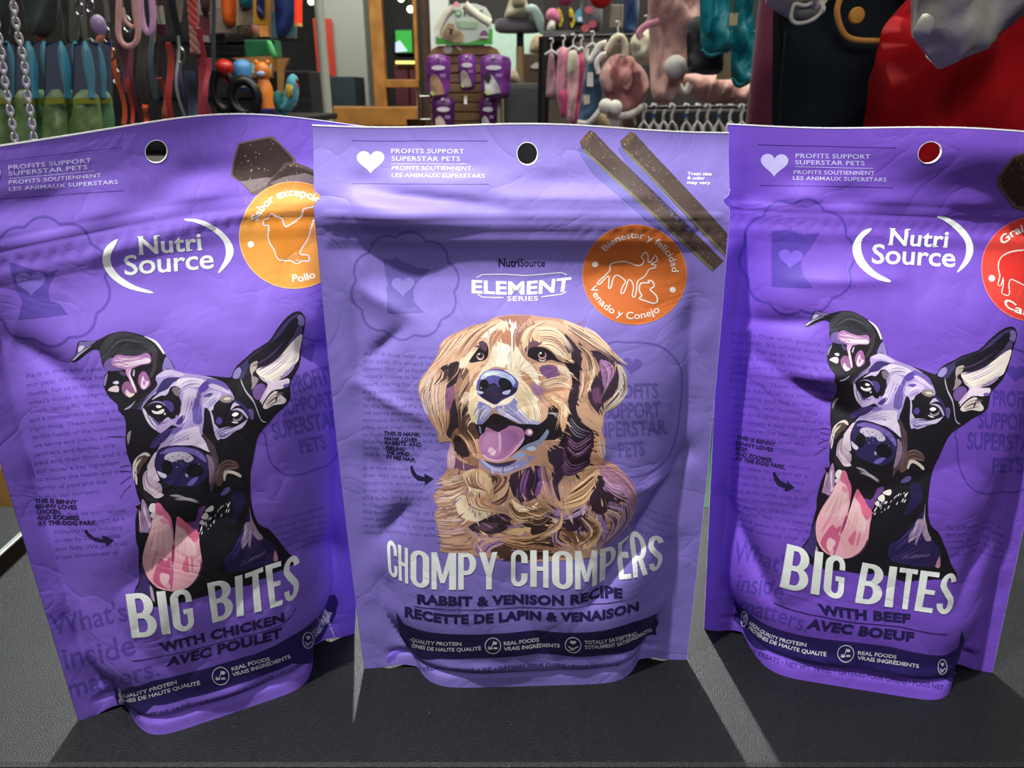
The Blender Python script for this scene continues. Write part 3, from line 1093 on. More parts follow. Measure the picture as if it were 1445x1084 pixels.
def benny_shapes():
    S = []
    def add(pts, c, n=3): S.append((smooth_poly(pts, n) if n else pts, c))
    sil = (A_((70, 520), (75, 495), (105, 455), (120, 370), (140, 328), (220, 326), (300, 322), (400, 270), (510, 242), (600, 250), (720, 285), (830, 345), (900, 440), (960, 500), (995, 560), (1005, 600), (1080, 620))
           + B_((150, 565), (250, 575), (330, 582), (430, 592), (450, 555), (480, 500), (560, 430), (620, 375), (740, 300), (800, 210), (860, 130), (920, 75), (985, 55), (1025, 90), (1038, 140), (1025, 250), (1015, 400), (985, 510), (920, 620), (912, 680), (912, 760), (870, 820), (800, 880), (740, 950), (690, 1000), (640, 1080))
           + E_((305, 60), (290, 120), (285, 230), (300, 400), (350, 540), (430, 580), (500, 660), (590, 780), (650, 845), (480, 920), (410, 960), (370, 970))
           + [(350, 828), (313, 830), (293, 840), (249, 851), (236, 854), (213.7, 854.7), (200, 848)]
           + D_((60, 940), (95, 860), (110, 790), (100, 700), (100, 540), (75, 460), (70, 270), (90, 180), (65, 150))
           + C_((180, 960), (150, 880), (120, 740), (95, 620), (60, 520), (45, 400), (50, 260), (30, 180))
           + A_((530, 1000), (490, 950), (480, 900), (410, 840), (375, 780), (358, 720), (370, 640), (400, 600), (360, 570), (340, 520), (325, 440), (300, 405), (240, 415), (160, 480), (100, 520)))
    add(sil, K, 2)
    # folded ear
    add(A_((125, 420), (140, 340), (180, 335), (290, 330), (230, 370), (150, 430), (85, 505), (80, 500), (108, 458)), '6b5f96')
    add(A_((128, 430), (135, 380), (185, 372), (160, 415)), 'cbc0da')
    add(A_((80, 500), (150, 435), (240, 372), (236, 380), (150, 450), (90, 510)), 'b7b2c8')
    add(A_((340, 480), (320, 410), (400, 290), (510, 250), (620, 262), (720, 300), (800, 360), (850, 440), (820, 440), (740, 440), (660, 465), (480, 455), (400, 500), (360, 530)), '33333b')
    add(A_((430, 360), (560, 330), (700, 370), (760, 420), (640, 400), (520, 380)), '26242c')
    add(A_((790, 420), (830, 430), (840, 520), (810, 640), (770, 660), (800, 560)), '3b2f36')
    add(A_((720, 290), (780, 306), (845, 345), (905, 432), (898, 450), (868, 408), (820, 352), (760, 312)), 'dcd9e4')
    add(A_((890, 560), (920, 470), (960, 510), (990, 570), (992, 600), (940, 578), (895, 600)), '7f72b4')
    add(A_((360, 540), (400, 495), (445, 485), (460, 560), (530, 590), (440, 600), (380, 590)), '6d5796')
    add(A_((480, 455), (560, 462), (660, 467), (745, 440), (782, 472), (780, 530), (690, 552), (620, 580), (560, 592), (470, 560), (430, 530), (440, 490)), 'a673aa')
    add(A_((490, 505), (560, 520), (640, 512), (740, 485), (778, 500), (770, 525), (690, 545), (600, 575), (540, 560), (470, 540), (530, 540), (590, 548)), 'e2cfdc')
    add(A_((480, 478), (560, 484), (640, 492), (700, 478), (640, 505), (560, 503)), 'd3afcc')
    add(A_((565, 580), (612, 578), (600, 640), (628, 700), (658, 780), (646, 800), (620, 760), (590, 680), (560, 620)), 'cf9dc6')
    add(A_((590, 600), (600, 640), (625, 700), (650, 785), (640, 780), (610, 710), (588, 640)), 'ecdcea')
    add(A_((670, 700), (680, 640), (715, 605), (750, 630), (780, 700), (770, 740), (720, 775), (690, 750)), '9d609a')
    add(A_((696, 745), (700, 680), (715, 650), (732, 690), (768, 700), (745, 750), (725, 768)), 'dfcadb')
    add(A_((712, 720), (720, 690), (738, 705), (728, 735)), 'a86fa4')
    add(A_((520, 760), (540, 710), (580, 695), (620, 740), (642, 800), (600, 838), (550, 820)), '8a5986')
    add(A_((556, 800), (565, 768), (600, 800), (640, 810), (600, 840), (575, 830)), 'dfc9c6')
    add(A_((398, 775), (440, 740), (490, 738), (492, 790), (430, 786)), 'dcc1cf')
    add(A_((440, 706), (480, 690), (497, 710), (470, 722)), 'd2cbdb')
    add(A_((363, 720), (368, 665), (396, 622), (388, 680), (372, 740)), '8d83a6')
    add(A_((620, 640), (630, 590), (640, 600), (634, 650)), 'bcb2cc')
    add(A_((500, 600), (560, 620), (550, 650), (510, 630)), '4a4068')
    add(A_((545, 945), (600, 912), (648, 868), (604, 928), (560, 950)), '9a98b0')
    # standing ear
    add(B_((455, 590), (470, 530), (540, 470), (620, 400), (745, 320), (810, 230), (880, 140), (960, 80), (990, 90), (930, 130), (860, 210), (790, 310), (690, 400), (600, 470), (560, 540), (530, 600)), '3a3160')
    add(B_((450, 592), (465, 540), (500, 510), (520, 540), (500, 590), (475, 602)), '9086bd')
    add(B_((965, 130), (985, 85), (1015, 95), (1030, 140), (1018, 180), (980, 165)), '6a5c92')
    add(B_((580, 440), (720, 340), (830, 250), (920, 130), (965, 110), (975, 160), (900, 290), (880, 350), (800, 430), (690, 500), (640, 560), (590, 500)), '14111a')
    add(B_((890, 330), (940, 260), (980, 180), (1012, 200), (1010, 240), (960, 300), (900, 370)), '4b3a66')
    add(B_((640, 530), (700, 500), (800, 440), (870, 370), (1005, 245), (1012, 330), (1000, 400), (985, 460), (940, 500), (860, 560), (800, 640), (760, 640), (700, 600), (655, 570)), 'e4dccf')
    add(B_((640, 535), (700, 500), (800, 442), (860, 400), (830, 440), (740, 500), (680, 530)), 'a68bb0')
    add(B_((850, 570), (900, 540), (945, 490), (950, 510), (900, 570), (860, 590)), '6f5c9c')
    add(B_((600, 480), (650, 460), (640, 520), (610, 560), (620, 600), (600, 570), (588, 520)), 'a8988f')
    add(B_((602, 580), (655, 600), (640, 640), (600, 690), (605, 640)), '8f7f86')
    add(B_((610, 700), (640, 650), (690, 640), (715, 670), (690, 740), (650, 770), (615, 740)), '6c4f8e')
    add(B_((660, 580), (700, 605), (770, 640), (740, 700), (690, 775), (665, 780), (700, 710), (730, 645), (690, 615)), 'cfb6d0')
    add(B_((745, 640), (850, 610), (900, 600), (905, 640), (850, 680), (790, 690), (740, 740), (690, 800), (680, 790), (720, 720)), 'e0cfe0')
    add(B_((690, 790), (740, 720), (790, 680), (830, 650), (780, 690), (740, 760), (700, 800)), '33243c')
    add(B_((690, 820), (740, 740), (800, 700), (850, 740), (880, 770), (860, 800), (780, 810), (720, 840)), 'dccfc9')
    add(B_((800, 720), (850, 680), (900, 700), (890, 750), (850, 730), (810, 740)), '1d1822')
    add(B_((860, 650), (905, 640), (895, 665), (860, 672)), '6e5aa6')
    add(B_((790, 790), (800, 720), (812, 725), (802, 780)), '1d1822')
    add(B_((515, 600), (530, 640), (560, 700), (610, 760), (640, 830), (675, 920), (720, 945), (680, 938), (650, 880), (615, 790), (560, 720), (520, 640)), 'aaa6bc')
    add(B_((570, 850), (600, 840), (615, 870), (612, 920), (590, 915)), '5c4c86')
    # forehead and bridge of the nose
    add([(220, 533), (238, 522), (262, 527), (290, 531), (312, 539), (324, 550), (331, 563), (322, 568), (304, 557), (297, 566), (300, 590), (303, 607), (300, 613), (292, 600), (286, 613), (281, 619), (289, 622), (296, 637), (284, 633), (265, 628), (247, 629), (232, 633), (221, 641), (228, 626), (242, 612), (252, 605), (240, 601), (229, 612), (221, 609), (212, 602), (205, 590), (201, 578), (213, 585), (222, 600), (233, 597), (242, 583), (247, 573), (238, 560), (222, 556), (207, 568), (199, 580), (205, 565), (222, 545)], 'a893cb', 3)
    add([(214, 566), (226, 555), (238, 547), (252, 536), (266, 535), (250, 548), (240, 560), (228, 559)], 'cbbcdd')
    add(A_((830, 650), (920, 590), (1000, 600), (1084, 630), (1040, 650), (960, 640), (880, 655)), 'c5b8dc')
    add(A_((880, 700), (940, 660), (1060, 660), (1084, 670), (990, 700), (940, 760), (880, 790), (830, 800)), '3a2f68')
    add(B_((0, 610), (90, 590), (190, 600), (230, 625), (200, 665), (120, 655), (60, 670), (20, 700), (0, 720)), 'ddd0e2')
    add(B_((200, 640), (240, 615), (270, 630), (250, 680), (200, 715), (170, 690)), '54419a')
    add(B_((240, 600), (330, 610), (390, 640), (420, 690), (370, 690), (300, 640), (260, 640)), '6c58a6')
    add(B_((250, 650), (320, 650), (400, 690), (430, 720), (350, 700), (290, 680)), 'cdbedd')
    add(B_((60, 700), (130, 680), (165, 700), (160, 780), (130, 850), (100, 900), (60, 960), (20, 930), (40, 820)), 'd3c4e0')
    add(B_((165, 700), (195, 720), (185, 800), (200, 870), (190, 950), (140, 950), (130, 870), (150, 790)), '6a559f')
    add(B_((205, 760), (260, 700), (320, 700), (360, 720), (340, 770), (300, 810), (290, 850), (250, 860), (215, 820)), 'c8b9dc')
    add(B_((215, 745), (250, 720), (290, 720), (270, 745), (230, 760)), '6250a0')
    add(B_((0, 720), (20, 800), (30, 860), (10, 900), (0, 890)), '1a1622')
    # brow spots
    add(A_((940, 800), (960, 750), (1010, 735), (1060, 770), (1040, 830), (1060, 900), (1020, 1000), (980, 1000), (960, 930), (900, 870), (890, 850)), '1c1722')
    add(A_((975, 760), (1020, 742), (1055, 775), (1030, 830), (990, 800)), '7d6e7c')
    add(A_((890, 880), (940, 870), (985, 900), (990, 960), (950, 970), (910, 930)), '4f3f82')
    add(B_((300, 900), (310, 830), (350, 760), (420, 760), (470, 800), (430, 850), (420, 930), (380, 960), (320, 960)), '17131d')
    add(B_((340, 760), (400, 730), (450, 745), (430, 790), (370, 790)), '8f7f7c')
    add(B_((375, 762), (410, 750), (440, 760), (400, 775)), 'cfc3b4')
    add(B_((310, 940), (335, 905), (365, 930), (350, 965), (320, 960)), '4f3f86')
    # left eye
    add(C_((220, 110), (260, 70), (330, 50), (390, 70), (440, 130), (500, 190), (460, 210), (420, 200), (380, 210), (300, 200), (240, 160)), '17131d')
    add(C_((205, 110), (225, 130), (260, 190), (310, 240), (330, 300), (300, 290), (250, 240), (215, 170)), 'd2c3dd')
    add(C_((230, 95), (280, 60), (330, 45), (385, 60), (410, 95), (370, 66), (320, 58), (270, 72)), '8f86b8')
    add(C_((285, 128), (330, 140), (380, 118), (396, 128), (380, 155), (330, 164), (292, 150)), 'ece6ea')
    add(C_((320, 92), (340, 82), (372, 90), (362, 106), (334, 108)), 'f7f6f7')
    add(C_((390, 160), (408, 150), (404, 172)), 'e0dce8')
    add(C_((350, 320), (330, 290), (380, 230), (430, 190), (470, 225), (500, 230), (450, 270), (400, 310), (370, 330)), 'b9a3d2')
    add(C_((500, 250), (530, 200), (580, 165), (575, 210), (540, 255)), '45367c')
    # right eye
    add(B_((440, 860), (490, 840), (540, 860), (570, 910), (530, 920), (480, 955), (420, 950), (425, 900)), '191520')
    add(B_((440, 855), (480, 835), (530, 850), (570, 905), (560, 912), (520, 868), (480, 850)), 'b5a9cc')
    add(B_((450, 915), (480, 925), (515, 900), (520, 880), (525, 910), (500, 935), (460, 940)), '8d8388')
    add(B_((440, 890), (465, 868), (495, 876), (480, 895), (460, 902)), 'fbfaf8')
    add(B_((440, 942), (490, 944), (480, 954), (450, 952)), 'd9d3d8')
    add(B_((300, 960), (340, 1000), (400, 1000), (470, 980), (540, 940), (565, 920), (520, 990), (420, 1030), (370, 1050), (330, 1084), (310, 1010)), 'cabbde')
    add(B_((430, 850), (450, 800), (480, 790), (530, 810), (480, 815), (450, 835)), 'c3b4d6')
    add(B_((460, 770), (530, 800), (580, 870), (575, 900), (530, 830), (470, 790)), '352a60')
    # muzzle
    add(C_((270, 440), (320, 370), (400, 310), (480, 290), (460, 330), (400, 400), (330, 450), (290, 470)), '3a2b66')
    add(C_((340, 480), (420, 410), (500, 350), (580, 300), (700, 270), (715, 330), (760, 400), (810, 490), (760, 480), (680, 440), (560, 440), (440, 440)), 'd6c9e0')
    add(C_((480, 290), (560, 280), (520, 320), (460, 340)), '7864b0')
    add(C_((590, 380), (615, 370), (610, 390)), '7460ae')
    add(C_((640, 60), (700, 10), (710, 90), (740, 200), (720, 250), (660, 240), (650, 150)), '6a57a2')
    add(C_((720, 20), (840, 10), (870, 40), (830, 100), (790, 140), (770, 100), (730, 90)), 'c6b7dc')
    add(C_((760, 110), (800, 130), (830, 230), (850, 330), (800, 340), (740, 330), (750, 230)), '15121a')
    add(C_((810, 130), (835, 180), (850, 260), (900, 340), (880, 390), (850, 340), (830, 250)), 'c4b4dc')
    add(C_((740, 330), (800, 390), (850, 450), (870, 560), (860, 700), (820, 860), (800, 780), (795, 640), (830, 560), (790, 470)), '4a3a44')
    add(C_((770, 520), (810, 540), (840, 620), (830, 740), (800, 780), (795, 660)), '857087')
    add(C_((890, 600), (960, 560), (1040, 580), (1060, 640), (980, 650), (930, 690), (920, 770), (870, 800), (860, 700)), '5a4442')
    add(C_((925, 740), (930, 670), (980, 655), (1050, 675), (1084, 700), (1075, 720), (1010, 690), (955, 690), (940, 750)), 'd3c6bc')
    add(C_((900, 880), (940, 820), (985, 810), (980, 850), (930, 885)), '5d4d92')
    add(C_((240, 640), (260, 590), (300, 520), (330, 500), (310, 570), (310, 640), (350, 740), (330, 760), (270, 720)), 'cdbccc')
    add(C_((200, 720), (240, 660), (270, 720), (340, 770), (370, 800), (370, 870), (320, 900), (240, 860), (205, 800)), 'a68ea6')
    add(C_((210, 790), (260, 790), (330, 850), (390, 880), (330, 910), (250, 880), (215, 840)), 'd0bcc8')
    add(C_((200, 830), (250, 860), (300, 900), (340, 930), (260, 940), (210, 890)), '2a2228')
    add(C_((110, 640), (130, 570), (200, 510), (250, 510), (265, 540), (200, 540), (150, 600), (130, 680), (120, 760)), 'c9bcb6')
    add(C_((130, 690), (150, 720), (150, 790), (135, 770)), 'ccc2c4')
    add(C_((150, 560), (220, 530), (250, 560), (200, 620), (160, 700), (150, 640)), '4f3e3a')
    add(C_((60, 350), (95, 310), (90, 360), (70, 440)), '8d7f86')
    # nose
    add(C_((315, 580), (345, 480), (440, 445), (560, 448), (690, 470), (770, 530), (790, 620), (770, 720), (680, 800), (560, 800), (440, 790), (360, 730), (325, 660)), '2a2150')
    add(C_((350, 520), (420, 470), (560, 455), (690, 480), (760, 540), (770, 590), (680, 530), (560, 500), (430, 510)), '6d5ba6')
    add(C_((395, 545), (440, 510), (560, 495), (640, 530), (655, 565), (600, 590), (550, 560), (460, 590), (410, 575)), 'b9aec2')
    for k, (x, y, r) in enumerate([(470, 540, 9), (520, 530, 8), (560, 545, 9), (600, 560, 8), (430, 560, 8), (500, 565, 7), (620, 540, 8)]):
        S.append((C_(*circle(x, y, r, r * .7, 7)), '6d6288'))
    for k in range(26):
        rs = random.Random(k)
        x, y = rs.uniform(370, 740), rs.uniform(530, 640)
        S.append((C_(*circle(x, y, rs.uniform(4, 8), rs.uniform(3, 6), 6)), rs.choice(['8f84b4', 'b5abcc', '5a4a90'])))
    add(C_((370, 620), (400, 570), (460, 590), (470, 650), (440, 700), (380, 680)), '0f0d14')
    add(C_((590, 650), (640, 600), (720, 610), (750, 670), (700, 720), (620, 710)), '0f0d14')
    add(C_((330, 670), (360, 680), (412, 700), (405, 730), (360, 720)), 'cfc6dc')
    add(C_((580, 690), (610, 700), (600, 725), (585, 710)), '9a90c4')
    add(C_((600, 790), (640, 740), (700, 715), (680, 760), (640, 795)), '6d5fb0')
    # mouth
    add(C_((200, 910), (300, 950), (400, 900), (520, 890), (640, 930), (740, 970), (700, 1010), (560, 1084), (400, 1084), (220, 1060)), '18141c')
    add(C_((440, 885), (500, 875), (560, 890), (640, 930), (630, 935), (550, 905), (480, 895)), '9a8fa0')
    add(D_((105, 370), (120, 200), (130, 90), (160, 120), (190, 200), (215, 290), (205, 350), (190, 390), (140, 385)), 'a17fa8')
    add(D_((140, 180), (150, 150), (165, 200), (185, 270), (210, 320), (195, 350), (180, 300), (155, 240)), 'd9c6dc')
    add(D_((190, 170), (210, 130), (250, 128), (262, 160), (240, 200), (205, 205)), 'e6e3dc')
    add(D_((205, 230), (235, 200), (260, 205), (240, 255), (215, 255)), 'e2ddd8')
    add(D_((110, 330), (118, 250), (112, 200), (100, 190), (104, 280)), 'c5a6bc')
    # tongue
    add(D_((250, 130), (290, 125), (330, 180), (375, 230), (400, 300), (412, 400), (418, 520), (430, 400), (440, 270), (460, 250), (520, 300), (600, 360), (640, 400), (648, 500), (665, 620), (668, 690), (630, 790), (540, 880), (440, 918), (360, 912), (270, 890), (190, 820), (145, 720), (135, 620), (160, 500), (205, 370), (240, 240)), 'e6aab6', 2)
    add(D_((250, 130), (290, 125), (330, 180), (375, 230), (402, 310), (404, 380), (370, 300), (320, 240), (262, 222)), 'cf6a92')
    add(D_((440, 270), (460, 250), (520, 300), (600, 360), (640, 400), (640, 440), (610, 480), (560, 450), (510, 370), (450, 330)), 'd76b8c')
    add(D_((230, 250), (300, 240), (350, 300), (390, 400), (390, 520), (300, 560), (200, 600), (160, 560), (200, 420)), 'e9bcc0')
    add(D_((440, 340), (500, 380), (560, 470), (630, 500), (620, 560), (560, 600), (480, 560), (430, 520)), 'e7bdc0')
    add(D_((290, 270), (340, 270), (360, 310), (310, 310)), 'd98fa6')
    add(D_((230, 830), (250, 740), (300, 640), (345, 660), (390, 620), (385, 740), (380, 860), (330, 760), (290, 780), (300, 850), (360, 900), (290, 880)), 'c85f86')
    add(D_((300, 780), (350, 765), (380, 790), (360, 850), (330, 870), (305, 830)), 'eec3c6')
    add(D_((490, 720), (510, 650), (540, 610), (552, 740), (520, 745)), 'd56c8a')
    add(D_((575, 600), (590, 640), (590, 720), (578, 740), (570, 680)), 'cf7c92')
    add(D_((210, 720), (230, 640), (290, 500), (250, 640), (225, 740)), 'd88a9e')
    add(D_((405, 520), (425, 520), (422, 620), (405, 700), (396, 640)), 'a03c70')
    add(D_((384, 760), (400, 700), (415, 760), (400, 900), (385, 890)), 'c4658e')
    add(D_((660, 640), (670, 690), (630, 800), (560, 870), (620, 790), (650, 710)), '5a2f58')
    add(D_((640, 180), (700, 150), (690, 200), (650, 290), (640, 370), (600, 370), (540, 310), (600, 300), (630, 240)), '6a3f86')
    # teeth and lip on the right
    add(D_((700, 195), (760, 150), (778, 180), (760, 205), (715, 210)), 'e6e1d8')
    add(D_((665, 260), (700, 215), (728, 240), (720, 275), (680, 280)), 'e6e1d8')
    add(D_((648, 310), (670, 285), (694, 310), (680, 332), (655, 325)), 'ddd8d2')
    rs = random.Random(4)
    for k in range(34):
        t = rs.random()
        x, y = 650 + 250 * t + rs.uniform(-25, 25), 410 - 250 * t + rs.uniform(-60, 50)
        l = rs.uniform(14, 42)
        S.append((D_((x, y), (x + l * .3, y - l * .1), (x + l * .5, y - l), (x + l * .2, y - l * .7)), rs.choice(['d8d4da', 'b9b3c6', 'e7e5e8'])))
    # neck and chest
    add(E_((90, 800), (150, 740), (240, 560), (280, 460), (330, 560), (380, 640), (470, 700), (500, 800), (400, 860), (220, 900), (120, 890)), '2b2050')
    add(E_((280, 410), (300, 500), (330, 560), (350, 600), (390, 650), (350, 670), (300, 620), (290, 730), (265, 670), (245, 700), (220, 750), (235, 640), (250, 540), (290, 520)), 'a78fa8')
    add(E_((470, 830), (480, 745), (505, 820)), 'c68aa0')
    for k in range(9):
        x = 160 + k * 27
        S.append((E_((x, 890 - k * 12), (x + 12, 868 - k * 12), (x + 34, 835 - k * 11), (x + 26, 865 - k * 12)), '7d659c'))
    add(D_((60, 940), (110, 860), (120, 660), (150, 760), (210, 880), (230, 990), (150, 960)), '3c2f68')
    add(D_((200, 880), (225, 900), (245, 1010), (215, 980)), 'b8a2b4')
    add(D_((870, 620), (930, 560), (1020, 520), (1050, 620), (960, 740), (890, 720)), '2b2055')
    add(D_((930, 60), (1000, 20), (1060, 100), (1000, 260), (930, 320), (960, 160)), '241b46')
    add(D_((1020, 480), (1050, 400), (1084, 300), (1084, 470), (1050, 520)), '9f8aa4')
    # brushed highlights and hairs
    F = lambda *a, **k: S.extend(fur(*a, **k))
    F(B_((0, 640), (100, 600), (200, 610)), B_((20, 720), (110, 670), (190, 660)), 8, 1.1, ['e6dce8', '8a76b4', 'c9bcdc'], seed=101)
    F(B_((70, 720), (60, 830), (40, 930)), B_((150, 720), (120, 850), (80, 960)), 9, 1.3, ['e0d4e8', '8f7cc0', 'b9a6d6'], seed=102)
    F(B_((170, 720), (165, 820), (150, 940)), B_((200, 720), (205, 840), (190, 960)), 5, 1.1, ['4f3f8a', '8a78bc'], seed=103)
    F(B_((220, 800), (280, 740), (350, 730)), B_((240, 860), (290, 820), (330, 780)), 7, 1.1, ['e2d8ea', '7e6ab0'], seed=104)
    F(B_((310, 1000), (400, 1040), (530, 980)), B_((320, 1070), (380, 1070), (450, 1020)), 8, 1.0, ['8f7cc0', 'dccfe8', '2c2152'], seed=105)
    F(C_((340, 480), (430, 400), (600, 300)), C_((400, 450), (560, 400), (700, 340)), 12, 1.2, ['efe6f0', 'b7a6d2', '9a86c0'], seed=106)
    F(C_((300, 470), (400, 350), (520, 290)), C_((270, 420), (360, 340), (440, 300)), 7, 1.1, ['1c1530', '5a4890', '3a2b66'], seed=107)
    F(C_((260, 600), (270, 700), (360, 800)), C_((205, 760), (230, 850), (330, 900)), 12, 1.1, ['e0d0da', '8a728c', '4a3a4c', 'c2aec0'], seed=108)
    F(C_((230, 150), (280, 240), (350, 320)), C_((380, 250), (400, 240), (460, 200)), 8, 1.0, ['d8cbe4', '8c78b8', '2c2152'], seed=109)
    F(C_((840, 330), (880, 280), (1000, 260)), C_((880, 390), (960, 340), (1084, 280)), 8, 1.0, ['c8b8dc', '6a58a2', '1c1628'], seed=110)
    F(C_((790, 500), (830, 620), (820, 760)), C_((870, 520), (880, 660), (860, 820)), 8, 1.2, ['6b5560', '3a2c34', '9a849a'], seed=111)
    F(C_((890, 600), (960, 560), (1050, 590)), C_((900, 700), (960, 650), (1060, 640)), 7, 1.1, ['7a605c', '2c2228', 'a08a80'], seed=112)
    F(C_((130, 690), (120, 620), (170, 540)), C_((160, 700), (150, 640), (230, 530)), 6, 1.0, ['e2d8d0', '5a4a44'], seed=113)
    F(B_((660, 570), (800, 470), (1000, 300)), B_((780, 630), (900, 560), (985, 440)), 14, 1.2, ['f0eadf', 'c6b8b8', 'b49cb8'], seed=114)
    F(B_((600, 500), (760, 400), (960, 180)), B_((650, 540), (820, 430), (1000, 230)), 8, 1.3, ['2a1f3c', '4a3860', '16121c'], seed=115)
    F(B_((700, 800), (780, 720), (870, 700)), B_((720, 840), (800, 800), (880, 760)), 6, 1.2, ['ece4da', '8a7a8c', '2a2230'], seed=116)
    F(A_((440, 500), (560, 480), (770, 460)), A_((430, 560), (560, 580), (770, 530)), 10, 1.1, ['ecdde6', '9a66a0', 'c9a0c4'], seed=117)
    F(A_((350, 460), (500, 280), (760, 320)), A_((400, 490), (560, 420), (830, 440)), 10, 1.2, ['26262e', '44444e', '1c1a22'], seed=118)
    F(A_((560, 960), (700, 860), (860, 700)), A_((700, 960), (760, 860), (900, 720)), 5, 0.9, ['5a5078', '2c2640'], seed=119)
    F(E_((250, 540), (240, 640), (225, 740)), E_((320, 560), (320, 640), (300, 730)), 8, 1.2, ['c4acc4', '5a4480', '8f78a4'], seed=120)
    F(E_((100, 780), (180, 640), (260, 500)), E_((230, 880), (330, 780), (420, 720)), 9, 1.2, ['3a2d66', '1c1630', '4c3d80'], seed=121)
    F(D_((170, 620), (200, 480), (260, 300)), D_((380, 620), (380, 460), (340, 300)), 7, 1.0, ['efc8ca', 'd98fa4', 'f4d8d6'], seed=122)
    F(D_((440, 640), (440, 500), (450, 360)), D_((620, 640), (620, 540), (560, 440)), 7, 1.0, ['efc8ca', 'd58aa0', 'f4d8d6'], seed=123)
    F(D_((110, 370), (112, 280), (112, 180)), D_((160, 385), (140, 300), (130, 200)), 6, 0.9, ['e0c4d4', '6a4878'], seed=124)
    F(D_((640, 100), (540, 70), (400, 75)), D_((640, 130), (540, 100), (420, 95)), 6, 0.8, ['b8aeb8', '5a505c'], seed=125)
    # whiskers
    for p in (((10, 635), (50, 622), (95, 618)), ((10, 672), (60, 668), (110, 675)), ((10, 785), (60, 745), (110, 712)), ((10, 905), (50, 840), (110, 790))):
        q = C_(*[(x - 12, y) for x, y in p])
        d = [(a, b + 1.1) for a, b in q[::-1]]
        S.append((q + d, '3a1f4a'))
    S.append((C_((-135, 366), (-60, 362), (40, 364), (40, 370), (-60, 370)), '3a1f4a'))
    return S


# ============ golden retriever
G_, H_, I_, J_, N_ = crop(580, 440, 6.022), crop(730, 440, 6.022), crop(600, 600, 5.42), crop(740, 600, 5.42), crop(650, 470, 7.227)


SM_GUIDES = [((300, 250), (80, 590), 'G'), ((620, 110), (330, 400), 'G'), ((110, 560), (130, 860), 'G'), ((330, 480), (300, 960), 'G'), ((500, 480), (380, 700), 'G'), ((760, 420), (780, 130), 'G'), ((1000, 250), (900, 90), 'G'),
             ((700, 820), (560, 960), 'G'), ((800, 840), (1000, 960), 'G'), ((60, 740), (80, 960), 'H'), ((200, 280), (430, 380), 'H'), ((200, 600), (450, 590), 'H'), ((380, 70), (760, 290), 'H'), ((560, 300), (640, 600), 'H'), ((860, 480), (800, 800), 'H'),
             ((720, 450), (700, 700), 'H'), ((480, 880), (640, 1030), 'H'), ((300, 720), (400, 950), 'H'), ((220, 60), (300, 280), 'I'), ((300, 420), (100, 480), 'I'), ((260, 640), (80, 700), 'I'), ((350, 860), (110, 890), 'I'), ((340, 400), (460, 540), 'I'),
             ((600, 420), (500, 600), 'I'), ((760, 360), (740, 570), 'I'), ((620, 640), (900, 700), 'I'), ((350, 790), (640, 850), 'I'), ((640, 900), (960, 850), 'I'), ((320, 100), (520, 100), 'J'), ((280, 260), (500, 280), 'J'), ((150, 260), (260, 620), 'J'),
             ((550, 400), (280, 600), 'J'), ((600, 380), (840, 520), 'J'), ((640, 620), (680, 900), 'J'), ((500, 700), (540, 940), 'J'), ((280, 760), (350, 930), 'J'), ((60, 900), (340, 900), 'J'), ((60, 700), (220, 690), 'J')]
EXCL = []


